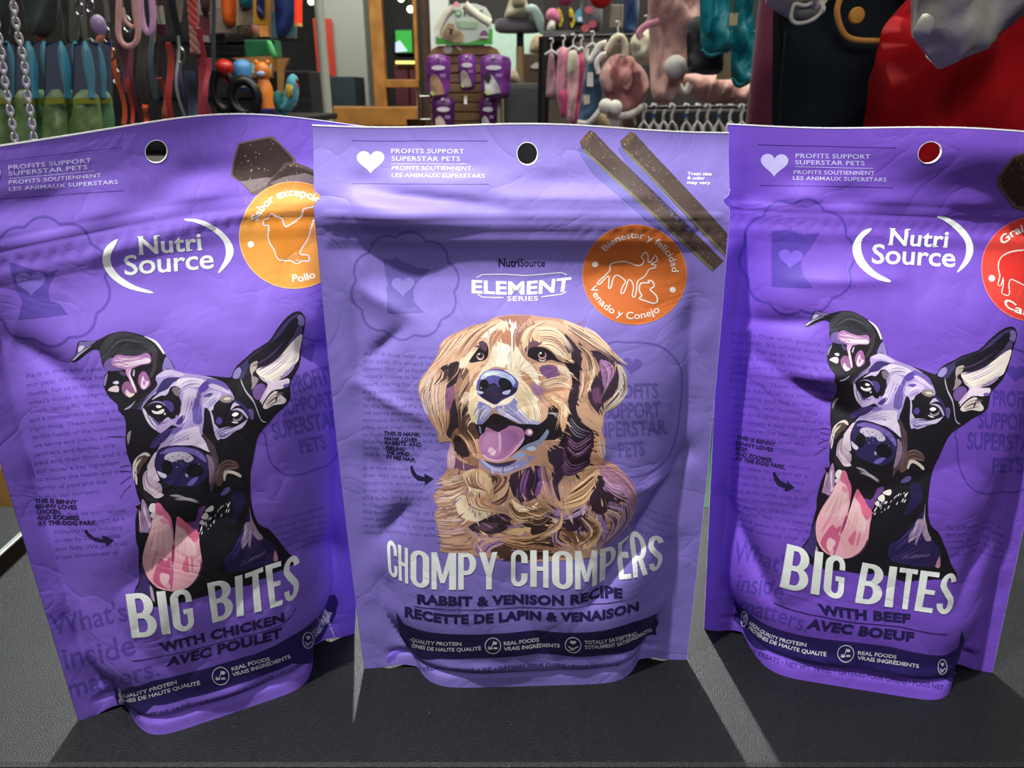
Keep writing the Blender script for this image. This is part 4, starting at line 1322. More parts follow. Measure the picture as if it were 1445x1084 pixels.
def smear(S, guides, excl, n):
    fr = {'G': G_, 'H': H_, 'I': I_, 'J': J_}
    gp, gd = [], []
    for a, b, k in guides:
        p, q = fr[k](a)[0], fr[k](b)[0]
        p, q = np.array(p), np.array(q)
        for t in (0.2, 0.5, 0.8): gp.append(p + (q - p) * t); gd.append((q - p) / np.linalg.norm(q - p))
    gp, gd = np.array(gp), np.array(gd)
    def inside(P, q):
        A, B = P, np.roll(P, -1, 0)
        w = np.zeros(len(q), int)
        for (x0, y0), (x1, y1) in zip(A, B):
            s = (x1 - x0) * (q[:, 1] - y0) - (q[:, 0] - x0) * (y1 - y0)
            w += ((y0 <= q[:, 1]) & (y1 > q[:, 1]) & (s > 0)).astype(int) - ((y0 > q[:, 1]) & (y1 <= q[:, 1]) & (s < 0)).astype(int)
        return w != 0
    rs = np.random.RandomState(5)
    sil = np.array(S[0][0])
    lo, hi = sil.min(0), sil.max(0)
    q = lo + rs.rand(n * 2, 2) * (hi - lo)
    q = q[inside(sil, q)][:n]
    ex = [np.array(G_((490, 435), (540, 340), (580, 300), (640, 290), (670, 350), (640, 420), (570, 440))), np.array(H_((85, 380), (120, 300), (240, 295), (310, 350), (300, 420), (180, 440))),
          np.array(N_((140, 560), (175, 460), (240, 390), (330, 360), (440, 360), (530, 410), (600, 480), (600, 580), (500, 700), (360, 760), (220, 690))),
          np.array(I_((400, -20), (470, -60), (800, -60), (960, -60), (960, 80), (880, 160), (780, 230), (640, 300), (520, 310), (430, 260), (390, 130)))]
    L = rs.uniform(7, 15, len(q))
    w = np.exp(-(((q[:, None] - gp) ** 2).sum(-1)) / (2 * 22.0 ** 2)) + 1e-9
    d = (w[..., None] * gd).sum(1); d /= np.linalg.norm(d, axis=1, keepdims=True) + 1e-9
    a, b = q, q + d * L[:, None]
    bad = np.zeros(len(q), bool)
    for e in ex:
        for k in (0, 0.5, 1): bad |= inside(e, a + (b - a) * k)
    bad |= ~inside(sil, b + d * 3)
    col = np.zeros(len(q), int)
    for i, (pts, c) in enumerate(S):
        P = np.array(pts)
        m = (q >= P.min(0)).all(1) & (q <= P.max(0)).all(1)
        if m.any():
            idx = np.where(m)[0]
            col[idx[inside(P, q[idx])]] = i
    out = []
    for i in range(len(q)):
        if bad[i]: continue
        c = S[col[i]][1]
        rgb = [int(c[k:k + 2], 16) for k in (0, 2, 4)]
        f = rs.uniform(0.84, 1.14)
        if q[i, 1] > 690 and rs.rand() < 0.34:
            k = ('3a2630', 'e2c09c', '9674a2', '6b4a40')[rs.randint(4)]
            rgb = [int(k[j:j + 2], 16) for j in (0, 2, 4)]
        c2 = ''.join('%02x' % int(min(255, max(0, v * f))) for v in rgb)
        nn = np.array([d[i, 1], -d[i, 0]]); bend = nn * rs.uniform(-1.5, 1.5); wd = rs.uniform(0.7, 1.7)
        m_ = (a[i] + b[i]) / 2 + bend
        st = a[i] - d[i] * L[i] * 0.35
        out.append(([tuple(st), tuple(m_ + nn * wd), tuple(b[i]), tuple(m_ - nn * wd)], c2))
    return out


def hank_shapes():
    S = []
    def add(pts, c, n=3): S.append((smooth_poly(pts, n) if n else pts, c))
    TAN, TAN2, LT, PALE, DK, DKP, PUR, LILAC = 'b48c76', 'a67c66', 'e0c2a4', 'f0e2cc', '2b2028', '3a2840', '6a4a72', 'a884ae'
    sil = (G_((70, 590), (150, 490), (240, 370), (290, 250), (400, 180), (520, 120), (620, 100), (720, 45), (860, 25), (1000, 30))
           + H_((120, 30), (260, 50), (380, 65), (500, 120), (620, 170), (730, 240), (790, 310), (850, 400), (900, 480), (935, 580), (915, 700), (870, 790), (760, 860), (735, 900), (720, 1000), (740, 1084))
           + J_((620, 110), (620, 200), (600, 260), (700, 310), (800, 400), (850, 480), (862, 580), (850, 660), (800, 780), (700, 880), (600, 950), (560, 1010), (300, 1040), (100, 1050), (0, 1050))
           + I_((560, 1030), (400, 1000), (240, 980), (110, 960), (130, 900), (90, 760), (70, 680), (100, 620), (60, 540), (130, 470), (140, 400), (170, 330), (165, 240), (195, 130), (110, 140), (90, 60))
           + G_((230, 1040), (180, 960), (140, 880), (100, 800), (65, 690)))
    add(sil, TAN, 2)
    # big tonal masses
    add(G_((300, 250), (420, 180), (620, 110), (780, 60), (840, 120), (740, 160), (640, 230), (560, 270), (480, 330), (430, 420), (330, 460), (230, 480), (120, 560), (80, 590), (200, 440)), 'd0a88a')
    add(G_((80, 600), (180, 520), (270, 490), (330, 560), (320, 700), (330, 850), (300, 1000), (260, 1070), (200, 980), (140, 860), (150, 760), (70, 700)), 'b48c74')
    add(G_((70, 640), (110, 560), (230, 480), (180, 560), (120, 620), (90, 720)), 'e0c2ac')
    add(G_((90, 700), (140, 720), (160, 800), (140, 880), (100, 800)), 'c5b2c4')
    add(G_((230, 560), (290, 540), (300, 700), (280, 820), (240, 760)), 'caa690')
    add(G_((270, 640), (370, 620), (370, 780), (340, 860), (290, 780)), '855a78')
    add(G_((250, 480), (330, 440), (410, 430), (420, 560), (360, 620), (300, 640), (330, 560)), '33262e')
    add(G_((330, 840), (390, 700), (420, 820), (430, 940), (420, 1084), (340, 1084), (300, 1040), (330, 940)), '30242c')
    add(G_((370, 700), (380, 620), (430, 490), (500, 480), (500, 620), (500, 720), (440, 800), (410, 900), (440, 1000), (420, 960), (390, 820)), '9a765e')
    add(G_((420, 500), (480, 470), (505, 520), (470, 600), (430, 560)), '6b5048')
    add(G_((415, 700), (490, 680), (500, 760), (440, 790)), 'd8bca8')
    # brow, forehead
    add(G_((430, 440), (440, 380), (500, 320), (560, 290), (580, 240), (650, 250), (670, 320), (680, 400), (640, 440), (600, 500), (540, 530), (500, 620), (490, 500)), 'dcb493')
    add(G_((410, 480), (420, 410), (470, 350), (560, 310), (590, 330), (530, 360), (500, 420), (470, 470)), 'ecd6b8')
    add(G_((570, 190), (640, 130), (740, 90), (800, 80), (830, 130), (800, 200), (740, 180), (680, 180), (620, 230)), 'e8d2b4')
    add(G_((740, 50), (860, 30), (950, 40), (880, 80), (850, 130), (830, 130), (790, 80)), '9a6a58')
    add(G_((840, 140), (900, 80), (960, 90), (940, 130), (900, 200), (880, 260), (850, 220)), 'ddd0cc')
    add(G_((680, 200), (760, 150), (780, 220), (760, 270), (700, 260)), 'b98468')
    add(G_((770, 200), (830, 150), (870, 220), (860, 280), (800, 290)), 'b27c62')
    add(G_((890, 240), (940, 160), (1060, 90), (1084, 110), (1000, 170), (940, 260), (920, 310)), '8d6358')
    add(G_((950, 240), (1010, 170), (1084, 140), (1084, 260), (1010, 300), (960, 300)), 'd5ae90')
    # pale muzzle and stop
    add(G_((700, 280), (760, 260), (850, 300), (900, 290), (950, 380), (1040, 470), (1084, 560), (1084, 760), (1070, 900), (960, 960), (860, 860), (700, 820), (560, 960), (500, 880), (490, 760), (510, 640), (560, 560), (630, 460), (670, 400)), 'f0e0c6')
    add(G_((760, 300), (830, 280), (860, 380), (820, 450), (760, 480), (720, 440), (740, 360)), 'f8f2e0')
    add(G_((660, 500), (720, 470), (830, 490), (760, 500)), 'c99a86')
    add(G_((860, 440), (960, 490), (1010, 560), (990, 640), (930, 580), (900, 520)), 'ecd2b0')
    add(G_((500, 660), (560, 620), (560, 740), (590, 860), (570, 950), (520, 900), (495, 780)), 'e6d3a8')
    add(G_((560, 760), (640, 790), (690, 830), (660, 890), (600, 970), (560, 960), (575, 860)), '7f80bc')
    add(G_((600, 800), (660, 810), (680, 850), (620, 900)), 'a9a8d4')
    add(G_((720, 810), (830, 790), (900, 700), (930, 640), (960, 760), (950, 860), (1000, 940), (1060, 970), (960, 965), (840, 920), (740, 860)), '8d8cc4')
    add(G_((740, 830), (820, 840), (900, 900), (980, 960), (860, 920), (760, 880)), 'bdbadd')
    add(G_((920, 640), (960, 700), (960, 800), (930, 760)), 'a8a6cc')
    add(H_((0, 600), (80, 640), (130, 740), (190, 820), (190, 900), (230, 930), (160, 975), (60, 960), (0, 880)), 'e2cda6')
    add(H_((0, 850), (80, 900), (160, 930), (200, 930), (170, 980), (70, 965), (0, 930)), 'a9a4c4')
    add(H_((160, 760), (230, 790), (270, 850), (240, 920), (190, 950), (200, 860)), 'cba48a')
    # cheek on the right
    add(H_((20, 500), (100, 540), (180, 640), (220, 700), (160, 740), (100, 640), (40, 570)), 'c08e74')
    add(H_((100, 600), (170, 620), (230, 670), (200, 720), (150, 700)), 'a4789c')
    add(H_((150, 440), (330, 440), (430, 500), (470, 600), (480, 700), (420, 740), (300, 700), (220, 600), (180, 520)), 'd6a98a')
    add(H_((190, 470), (280, 450), (340, 480), (330, 560), (270, 580), (210, 540)), '7b5482')
    add(H_((340, 460), (410, 470), (450, 540), (440, 620), (380, 600), (360, 520)), 'ecd8be')
    add(H_((240, 700), (330, 700), (400, 770), (440, 850), (420, 950), (380, 1084), (280, 1084), (330, 980), (370, 880), (330, 800), (260, 760)), 'cfa17f')
    add(H_((290, 720), (350, 740), (420, 820), (410, 900), (370, 820), (320, 770)), 'f0d8b6')
    # brow right and eye socket
    add(H_((40, 250), (110, 160), (220, 130), (330, 190), (430, 300), (470, 420), (400, 400), (300, 330), (210, 290), (100, 320), (60, 340)), 'd8b896')
    add(H_((200, 260), (290, 250), (370, 310), (420, 400), (340, 370), (270, 310)), 'f0ddbe')
    add(H_((60, 320), (100, 270), (140, 240), (190, 270), (150, 310), (90, 350)), '6b4a56')
    add(H_((85, 370), (90, 320), (150, 295), (230, 305), (300, 350), (350, 410), (420, 450), (350, 430), (280, 410), (210, 430), (150, 410), (110, 390)), '1e1820')
    add(H_((0, 40), (120, 40), (60, 90), (20, 150), (0, 150)), '9c6e60')
    add(H_((120, 90), (250, 70), (380, 100), (480, 180), (440, 200), (330, 140), (220, 130)), 'c9a78c')
    add(H_((380, 70), (520, 120), (660, 190), (760, 270), (800, 330), (700, 310), (600, 280), (520, 220), (440, 150)), 'd8b598')
    add(H_((400, 190), (470, 250), (520, 320), (560, 420), (580, 480), (520, 500), (470, 420), (450, 330)), '3a2c3a')
    add(H_((340, 170), (410, 230), (450, 320), (440, 360), (390, 280)), '6c5064')
    add(H_((400, 430), (470, 400), (530, 480), (530, 600), (520, 700), (490, 780), (470, 640), (460, 530)), '241a26')
    # right ear
    add(H_((520, 260), (600, 330), (700, 340), (790, 400), (850, 480), (860, 620), (800, 730), (720, 800), (680, 860), (620, 780), (600, 700), (640, 600), (690, 500), (660, 400), (560, 360)), '3b2b3c')
    add(H_((700, 420), (770, 430), (830, 510), (790, 600), (740, 650), (720, 560)), '9a6d9a')
    add(H_((640, 680), (680, 640), (720, 700), (700, 770), (650, 780)), '6f4668')
    add(H_((560, 400), (640, 380), (680, 440), (680, 520), (620, 640), (540, 760), (510, 790), (530, 620), (540, 500)), 'c09880')
    add(H_((600, 440), (660, 480), (640, 600), (600, 690), (610, 560)), 'e6c8a6')
    add(H_((850, 440), (910, 500), (930, 600), (900, 700), (860, 640), (865, 540)), 'c4b4a8')
    add(H_((700, 870), (760, 780), (860, 700), (915, 680), (880, 780), (780, 850)), 'a08a80')
    add(H_((500, 800), (600, 780), (680, 860), (730, 900), (720, 1000), (700, 1040), (620, 1000), (540, 900)), 'cba182')
    add(H_((440, 860), (500, 860), (560, 960), (640, 1040), (640, 1084), (400, 1084), (410, 980)), '261c26')
    add(H_((700, 320), (800, 360), (850, 410), (900, 460), (820, 430), (740, 370)), '4c3a4a')
    # eyes
    add(G_((490, 435), (540, 360), (580, 300), (600, 260), (640, 270), (660, 330), (650, 390), (620, 420), (570, 430)), '241c22')
    add(G_((575, 270), (610, 250), (640, 280), (640, 340), (600, 320)), '5a4058')
    S.append((G_(*circle(590, 384, 33, 30, 20)), 'b58e8c')); S.append((G_(*circle(590, 378, 23, 23, 16)), '211a20')); S.append((G_(*circle(580, 366, 8, 7, 10)), 'f6f4f4'))
    add(G_((560, 395), (590, 412), (620, 395), (600, 416), (575, 414)), 'ead6d2')
    S.append((H_(*circle(212, 370, 36, 32, 20)), 'b58e90')); S.append((H_(*circle(212, 362, 26, 25, 16)), '1f181e')); S.append((H_(*circle(198, 350, 9, 8, 10)), 'f8f6f6'))
    add(H_((180, 400), (212, 414), (245, 400), (225, 420), (195, 418)), 'e8d8d6')
    # nose
    add(N_((160, 560), (175, 480), (230, 410), (320, 375), (420, 375), (510, 420), (575, 480), (590, 540), (560, 620), (500, 660), (420, 700), (360, 740), (290, 710), (200, 650), (165, 610)), '5d55a0')
    add(N_((200, 460), (260, 400), (350, 385), (440, 400), (530, 450), (560, 520), (500, 500), (400, 450), (300, 440), (230, 480)), 'b9c0dc')
    add(N_((240, 430), (300, 405), (360, 400), (400, 420), (330, 435), (270, 450)), 'e0e8ea')
    add(N_((420, 420), (500, 450), (550, 510), (530, 540), (470, 470)), '9fb2e0')
    add(N_((200, 560), (290, 530), (350, 520), (400, 560), (560, 560), (570, 600), (500, 650), (420, 690), (360, 730), (290, 710), (200, 640)), '2a2140')
    add(N_((200, 500), (240, 475), (285, 510), (280, 570), (230, 600), (190, 560)), '17141a')
    add(N_((385, 500), (430, 460), (500, 490), (530, 550), (480, 590), (410, 570)), '1a181e')
    add(N_((165, 590), (230, 605), (215, 625), (175, 612)), 'b4b8d8')
    add(N_((430, 610), (510, 585), (490, 630), (440, 635)), 'aab4dc')
    add(N_((200, 560), (215, 555), (210, 572)), 'c5cade')
    # mouth
    add(N_((120, 900), (180, 960), (260, 900), (330, 830), (420, 850), (560, 920), (700, 970), (800, 930), (880, 860), (900, 760), (970, 740), (1020, 800), (1010, 900), (960, 1084), (120, 1084)), '1c161e')
    add(I_((380, 0), (430, 40), (420, 130), (440, 220), (520, 270), (620, 260), (700, 210), (780, 170), (870, 130), (930, 60), (950, 0)), '1c161e')
    add(I_((470, 20), (560, 60), (640, 10), (740, 30), (760, 90), (700, 170), (650, 230), (560, 275), (480, 262), (430, 210), (408, 140), (420, 90), (455, 60)), 'a8709e', 3)
    add(I_((480, 60), (560, 90), (570, 200), (560, 240), (480, 230), (440, 180), (450, 110)), 'b27ea6')
    add(I_((590, 60), (680, 50), (720, 100), (660, 180), (600, 220), (590, 140)), '9a6496')
    add(I_((420, 150), (440, 215), (500, 255), (580, 262), (650, 225), (700, 165), (760, 95), (740, 150), (680, 215), (600, 270), (520, 274), (450, 240)), 'd9a6cc')
    add(I_((480, 200), (500, 170), (540, 200), (520, 235)), 'd9bcd0')
    add(I_((560, 60), (580, 90), (578, 180), (566, 210), (562, 120)), 'cba6c8')
    add(I_((470, 0), (640, 0), (600, 40), (540, 50)), '2a1c28')
    S.append((I_(*circle(795, 58, 30, 28, 14)), 'b084ac')); S.append((I_(*circle(800, 55, 17, 17, 12)), 'f0dcd0'))
    add(I_((720, 200), (780, 150), (870, 110), (930, 30), (945, 60), (890, 140), (800, 190)), '8088a8', 2)
    add(I_((780, 180), (820, 165), (850, 180), (830, 200), (790, 198)), 'b4c0dc')
    add(I_((670, 255), (700, 225), (760, 215), (770, 240), (700, 262)), '8a9cc8')
    add(I_((410, 10), (425, 20), (430, 70), (415, 60)), '7a8498')
    add(I_((400, 250), (470, 290), (600, 300), (720, 280), (800, 240), (830, 260), (740, 330), (600, 368), (500, 350), (440, 310)), '8583b6')
    add(I_((430, 262), (520, 320), (620, 330), (720, 310), (640, 350), (540, 350), (470, 310)), 'b6b2d8')
    add(I_((450, 270), (560, 290), (700, 270), (640, 310), (540, 315)), '3a3050')
    # jaw and chest masses
    add(I_((210, 60), (260, 20), (320, 40), (380, 130), (410, 230), (400, 310), (300, 270), (240, 220), (210, 160)), '8c6450')
    add(I_((215, 100), (280, 60), (320, 170), (340, 240), (270, 240), (220, 180)), '2e2028')
    add(I_((330, 60), (390, 110), (410, 200), (400, 260), (350, 180)), 'c89c78')
    add(I_((205, 230), (260, 270), (330, 300), (400, 310), (400, 340), (300, 350), (220, 320)), '6a4660')
    add(I_((130, 400), (200, 360), (290, 370), (310, 440), (290, 520), (200, 580), (70, 560), (130, 500)), 'b98c72')
    add(I_((290, 370), (400, 330), (500, 400), (520, 480), (440, 560), (360, 520), (310, 440)), 'dcb894')
    add(I_((310, 440), (330, 400), (420, 470), (460, 510), (380, 500)), 'eedcc0')
    add(I_((440, 560), (520, 470), (640, 380), (660, 460), (640, 560), (560, 620), (480, 640)), 'c49676')
    add(I_((480, 380), (560, 390), (640, 400), (600, 470), (520, 520), (540, 430)), '4c3430')
    add(I_((640, 390), (760, 340), (880, 320), (890, 420), (860, 540), (780, 590), (690, 560), (650, 470)), '3a2436')
    add(I_((730, 480), (750, 400), (770, 420), (770, 540), (740, 560)), '6a3f72')
    add(I_((860, 350), (890, 330), (900, 460), (850, 560), (830, 560), (860, 460)), '74488a')
    add(I_((230, 590), (290, 540), (380, 600), (450, 660), (500, 680), (420, 740), (340, 735), (260, 690)), 'e4d2b4')
    add(I_((300, 560), (420, 560), (520, 640), (530, 680), (440, 660), (360, 600)), 'cfa284')
    add(I_((210, 600), (230, 660), (300, 730), (380, 750), (460, 730), (520, 690), (440, 770), (330, 770), (240, 720)), 'a87c68')
    add(I_((330, 780), (420, 740), (560, 680), (640, 700), (650, 760), (600, 820), (500, 840), (380, 820)), '3a2834')
    add(I_((380, 780), (480, 750), (560, 760), (500, 810), (420, 810)), '5c4250')
    add(I_((660, 570), (740, 620), (850, 590), (900, 560), (960, 600), (970, 680), (900, 760), (780, 770), (700, 740), (650, 680)), 'a57c60')
    add(I_((660, 570), (720, 610), (800, 630), (870, 590), (820, 650), (720, 650)), 'f3dcbc')
    add(I_((700, 690), (800, 710), (880, 680), (850, 730), (760, 740)), '6b4c3c')
    add(I_((300, 790), (380, 850), (520, 870), (660, 840), (780, 800), (900, 800), (970, 780), (900, 860), (740, 900), (560, 890), (400, 880)), 'b58c70')
    add(I_((620, 830), (720, 790), (860, 800), (820, 860), (720, 850)), 'dcb888')
    add(I_((760, 850), (860, 800), (900, 800), (860, 850)), '8f6aa8')
    add(I_((380, 960), (420, 890), (500, 880), (580, 890), (520, 950), (440, 1000)), '8a6490')
    add(I_((500, 960), (620, 910), (800, 900), (976, 860), (976, 960), (900, 1030), (600, 1040)), '4a3028')
    add(I_((700, 960), (800, 930), (760, 1000)), '9a6e58')
    # right chest
    add(J_((330, 0), (460, 0), (530, 60), (540, 160), (500, 300), (360, 390), (270, 360), (250, 200), (290, 80)), '2a1c2a')
    add(J_((180, 180), (290, 150), (330, 280), (300, 400), (260, 470), (280, 600), (220, 500), (200, 340)), '3c2840')
    add(J_((140, 240), (200, 310), (220, 480), (270, 620), (200, 560), (150, 420)), 'c09474')
    add(J_((530, 70), (580, 60), (620, 120), (610, 240), (580, 380), (540, 330), (500, 260), (530, 160)), 'cb9674')
    add(J_((380, 400), (480, 330), (560, 300), (575, 380), (530, 470), (500, 560), (400, 620), (280, 650), (260, 600), (360, 540), (420, 470)), 'c79e7c')
    add(J_((300, 700), (400, 640), (480, 600), (500, 560), (490, 640), (400, 700), (290, 740)), 'a884b4')
    add(J_((500, 560), (530, 460), (580, 380), (680, 380), (760, 460), (780, 560), (700, 600), (600, 680), (540, 670), (510, 620)), '33222e')
    add(J_((580, 380), (600, 290), (700, 320), (800, 400), (850, 480), (855, 640), (800, 640), (760, 520), (680, 450)), 'a2748e')
    add(J_((600, 480), (700, 440), (780, 480), (740, 520), (660, 520)), 'b489ae')
    add(J_((640, 590), (720, 600), (780, 660), (790, 760), (720, 860), (600, 940), (640, 820), (680, 720)), '7c5a80')
    add(J_((690, 600), (750, 640), (775, 720), (740, 800), (740, 700)), 'dcb890')
    add(J_((540, 680), (600, 700), (640, 780), (600, 900), (540, 960), (570, 860), (560, 760)), 'a07cae')
    add(J_((470, 700), (540, 760), (575, 820), (560, 900), (480, 950), (440, 940), (500, 860), (500, 780)), 'e0ba8c')
    add(J_((370, 700), (470, 680), (500, 760), (440, 820), (380, 790)), '3c2a3e')
    add(J_((400, 720), (440, 780), (400, 800), (375, 750)), '9c74ae')
    add(J_((220, 870), (260, 780), (340, 760), (380, 830), (460, 850), (430, 910), (330, 930), (240, 930)), '6b4a34')
    add(J_((240, 860), (270, 790), (300, 880), (400, 920), (300, 930), (250, 910)), 'd09c7c')
    add(J_((0, 820), (100, 840), (220, 760), (290, 640), (280, 740), (200, 850), (80, 900), (0, 900)), 'b88c6c')
    add(J_((210, 640), (250, 620), (285, 660), (260, 760), (180, 830), (240, 740)), '9b77a8')
    add(J_((0, 720), (100, 720), (190, 690), (210, 660), (200, 730), (110, 790), (0, 780)), '2b2020')
    add(J_((0, 900), (140, 900), (220, 960), (100, 1000), (0, 980)), '3a261e')
    add(H_((470, 620), (520, 600), (525, 720), (500, 800), (515, 880), (560, 960), (640, 1040), (640, 1084), (390, 1084), (425, 980), (445, 860), (430, 760)), '2a1e2a')
    add(G_((410, 780), (470, 800), (500, 900), (550, 980), (570, 1084), (430, 1084), (400, 920)), '5c4238')
    add(I_((170, 240), (200, 130), (215, 180), (230, 250), (220, 330), (175, 330)), 'c49ca6')
    add(J_((300, 720), (400, 650), (470, 630), (480, 690), (420, 790), (360, 820), (290, 790)), '3a2838')
    add(J_((60, 780), (190, 700), (215, 730), (150, 830), (60, 850)), '33242a')
    # painterly smear of neighbouring tones along the coat's growth
    S.extend(smear(S, SM_GUIDES, EXCL, 1500))
    # combed strands
    F = lambda *a, **k: S.extend(fur(*a, **k))
    F(G_((300, 250), (200, 420), (80, 590)), G_((520, 150), (360, 320), (180, 480)), 16, 2.0, ['e6c8aa', '8e6454', 'f0dcc4', 'b98a70'], seed=1)
    F(G_((620, 110), (470, 220), (330, 400)), G_((780, 80), (620, 190), (440, 430)), 16, 1.8, ['f2e2cc', 'a87a62', 'e4c4a4', '8a5e50'], seed=2)
    F(G_((110, 560), (75, 680), (130, 860)), G_((330, 480), (290, 700), (300, 960)), 20, 1.9, ['d9b89c', '7c5a50', 'c29a82', 'e8d0bc'], seed=3)
    F(G_((420, 430), (400, 520), (300, 620)), G_((250, 500), (240, 560), (170, 640)), 10, 1.6, ['4a3438', 'c39c84', '2b2026'], seed=4)
    F(G_((500, 480), (440, 600), (380, 700)), G_((500, 600), (450, 680), (390, 800)), 12, 1.5, ['5a4038', 'c79e80', '3a2a2c', 'e2c4a4'], seed=5)
    F(G_((500, 700), (430, 800), (430, 900)), G_((490, 800), (440, 900), (450, 1040)), 8, 1.2, ['e8dccc', 'c8a68c', '2c2228'], seed=6)
    F(G_((640, 260), (660, 180), (760, 100)), G_((720, 330), (740, 230), (830, 140)), 10, 1.6, ['f4e8d4', 'c69c7c', 'a87860'], seed=7)
    F(G_((840, 420), (850, 250), (830, 130)), G_((900, 300), (890, 200), (940, 100)), 8, 1.6, ['c8a088', 'efe6dc', '9c7060'], seed=8)
    F(G_((900, 280), (950, 160), (1084, 80)), H_((100, 260), (150, 150), (260, 90)), 12, 1.7, ['e8ceb0', '8c6456', 'c69e80'], seed=9)
    F(G_((950, 960), (860, 900), (740, 830)), G_((1060, 960), (960, 860), (900, 760)), 16, 1.3, ['c6c4e2', '7a78b0', 'e8dccc'], seed=10)
    F(G_((600, 960), (640, 880), (700, 830)), G_((520, 880), (560, 800), (620, 780)), 8, 1.3, ['b4b2da', '6a6aa8', 'e4d4b4'], seed=11)
    F(H_((60, 960), (80, 860), (40, 740)), H_((230, 920), (190, 820), (120, 700)), 12, 1.3, ['f0e2c4', 'c4a88c', 'b4b0cc'], seed=12)
    F(H_((200, 280), (320, 300), (430, 420)), H_((120, 130), (330, 140), (500, 330)), 16, 1.8, ['f0dcbc', '8a6458', 'd8b494', '5a4048'], seed=13)
    F(H_((200, 600), (330, 560), (450, 590)), H_((240, 700), (360, 680), (480, 700)), 14, 1.6, ['e8c8a8', 'b07c62', 'f2e0c8'], seed=14)
    F(H_((350, 480), (410, 520), (460, 560)), H_((340, 600), (400, 620), (470, 660)), 12, 1.5, ['f4e6d0', 'd4a888'], seed=15)
    F(H_((380, 70), (560, 170), (760, 290)), H_((440, 160), (600, 280), (850, 440)), 14, 2.0, ['e8ceb0', '9a7462', 'c8a084', '6c5058'], seed=16)
    F(H_((530, 260), (640, 380), (700, 500)), H_((520, 320), (600, 420), (610, 660)), 12, 2.0, ['dcb894', '4a3438', '8c6a58', 'eed4b0'], seed=17)
    F(H_((540, 480), (540, 640), (500, 780)), H_((620, 500), (600, 640), (540, 770)), 8, 1.6, ['e4c4a4', '9a7462', 'b88c74'], seed=18)
    F(H_((860, 480), (900, 600), (700, 870)), H_((930, 540), (920, 720), (740, 880)), 12, 1.6, ['d6c6b8', '8a746c', 'e6dccc', '5a4850'], seed=19)
    F(H_((720, 400), (820, 480), (760, 660)), H_((700, 420), (760, 560), (700, 800)), 10, 1.5, ['b88cb4', '4a3348', '7c587c'], seed=20)
    F(H_((440, 880), (520, 980), (640, 1030)), H_((430, 980), (500, 1060), (600, 1080)), 6, 1.2, ['8a8498', '5a4a5a'], seed=21)
    F(H_((290, 720), (400, 800), (400, 950)), H_((250, 760), (350, 830), (300, 1050)), 8, 1.6, ['f0dab8', 'b48a68'], seed=22)
    F(I_((220, 60), (300, 130), (400, 300)), I_((330, 30), (390, 130), (410, 240)), 10, 1.6, ['d0a880', '4a3430', '8a6450'], seed=23)
    F(I_((290, 370), (200, 400), (110, 400)), I_((300, 520), (200, 570), (60, 560)), 16, 1.8, ['e6c8ac', '7a5646', 'c49a7e', 'f2e4d8'], seed=24)
    F(I_((230, 590), (150, 620), (70, 660)), I_((300, 740), (200, 740), (80, 760)), 14, 1.8, ['d8c0c8', '7c5850', 'c89c80', 'e8d4c4'], seed=25)
    F(I_((310, 780), (200, 800), (110, 820)), I_((400, 960), (260, 960), (120, 950)), 20, 1.9, ['d0a080', '80584a', 'b4866c', 'c8a4b4'], seed=26)
    F(I_((300, 380), (340, 470), (470, 500)), I_((420, 320), (420, 440), (500, 520)), 10, 1.8, ['f2e2c8', 'c09070', '8c6450'], seed=27)
    F(I_((280, 540), (330, 640), (520, 680)), I_((460, 540), (460, 600), (540, 640)), 12, 1.8, ['b48464', 'eed8ba', '8a6048'], seed=28)
    F(I_((640, 380), (600, 480), (480, 560)), I_((650, 520), (600, 600), (500, 640)), 12, 1.8, ['6a4838', 'd8b08c', '3a2628'], seed=29)
    F(I_((760, 350), (720, 450), (720, 570)), I_((870, 340), (860, 460), (790, 580)), 12, 1.6, ['8a5c94', '1c1420', '5a3a68', '2a1c2c'], seed=30)
    F(I_((490, 370), (560, 400), (500, 500)), I_((640, 370), (620, 460), (520, 540)), 10, 1.6, ['2c1e22', '7a5646', 'c4987a'], seed=31)
    F(I_((620, 600), (700, 740), (900, 750)), I_((660, 580), (740, 660), (960, 600)), 14, 2.0, ['c8a07c', '6b4a38', 'e8caa2', '3c2a24'], seed=32)
    F(I_((300, 750), (420, 860), (640, 850)), I_((320, 820), (440, 880), (700, 880)), 8, 2.0, ['c89e84', '6a4a44', 'b08898'], seed=33)
    F(I_((640, 860), (800, 860), (960, 800)), I_((560, 900), (780, 960), (970, 880)), 14, 2.2, ['caa070', '3c2822', '8a6048', '5a4038'], seed=34)
    F(I_((400, 970), (440, 900), (560, 880)), I_((460, 1000), (520, 940), (640, 900)), 8, 1.8, ['a07ca8', '3a2838', 'c49a84'], seed=35)
    F(J_((320, 60), (400, 130), (520, 60)), J_((300, 160), (400, 260), (530, 160)), 10, 1.4, ['8c5c8c', 'c49cc0', '4a3044'], seed=36)
    F(J_((290, 150), (360, 300), (520, 260)), J_((280, 300), (340, 400), (500, 320)), 10, 1.6, ['6a466e', '1c121e', '8a5f84'], seed=37)
    F(J_((150, 260), (200, 420), (260, 620)), J_((120, 300), (140, 480), (200, 640)), 8, 1.8, ['dcb08c', '6a4a48', '9a7088'], seed=38)
    F(J_((560, 330), (460, 400), (330, 520)), J_((540, 480), (440, 600), (260, 640)), 18, 2.2, ['e4bc94', '5c4034', 'b08664', '2c1e24', 'd0a67e'], seed=39)
    F(J_((600, 270), (560, 200), (560, 90)), J_((620, 260), (620, 180), (590, 80)), 6, 1.6, ['e6c29c', '9aa0c0', 'a87c60'], seed=40)
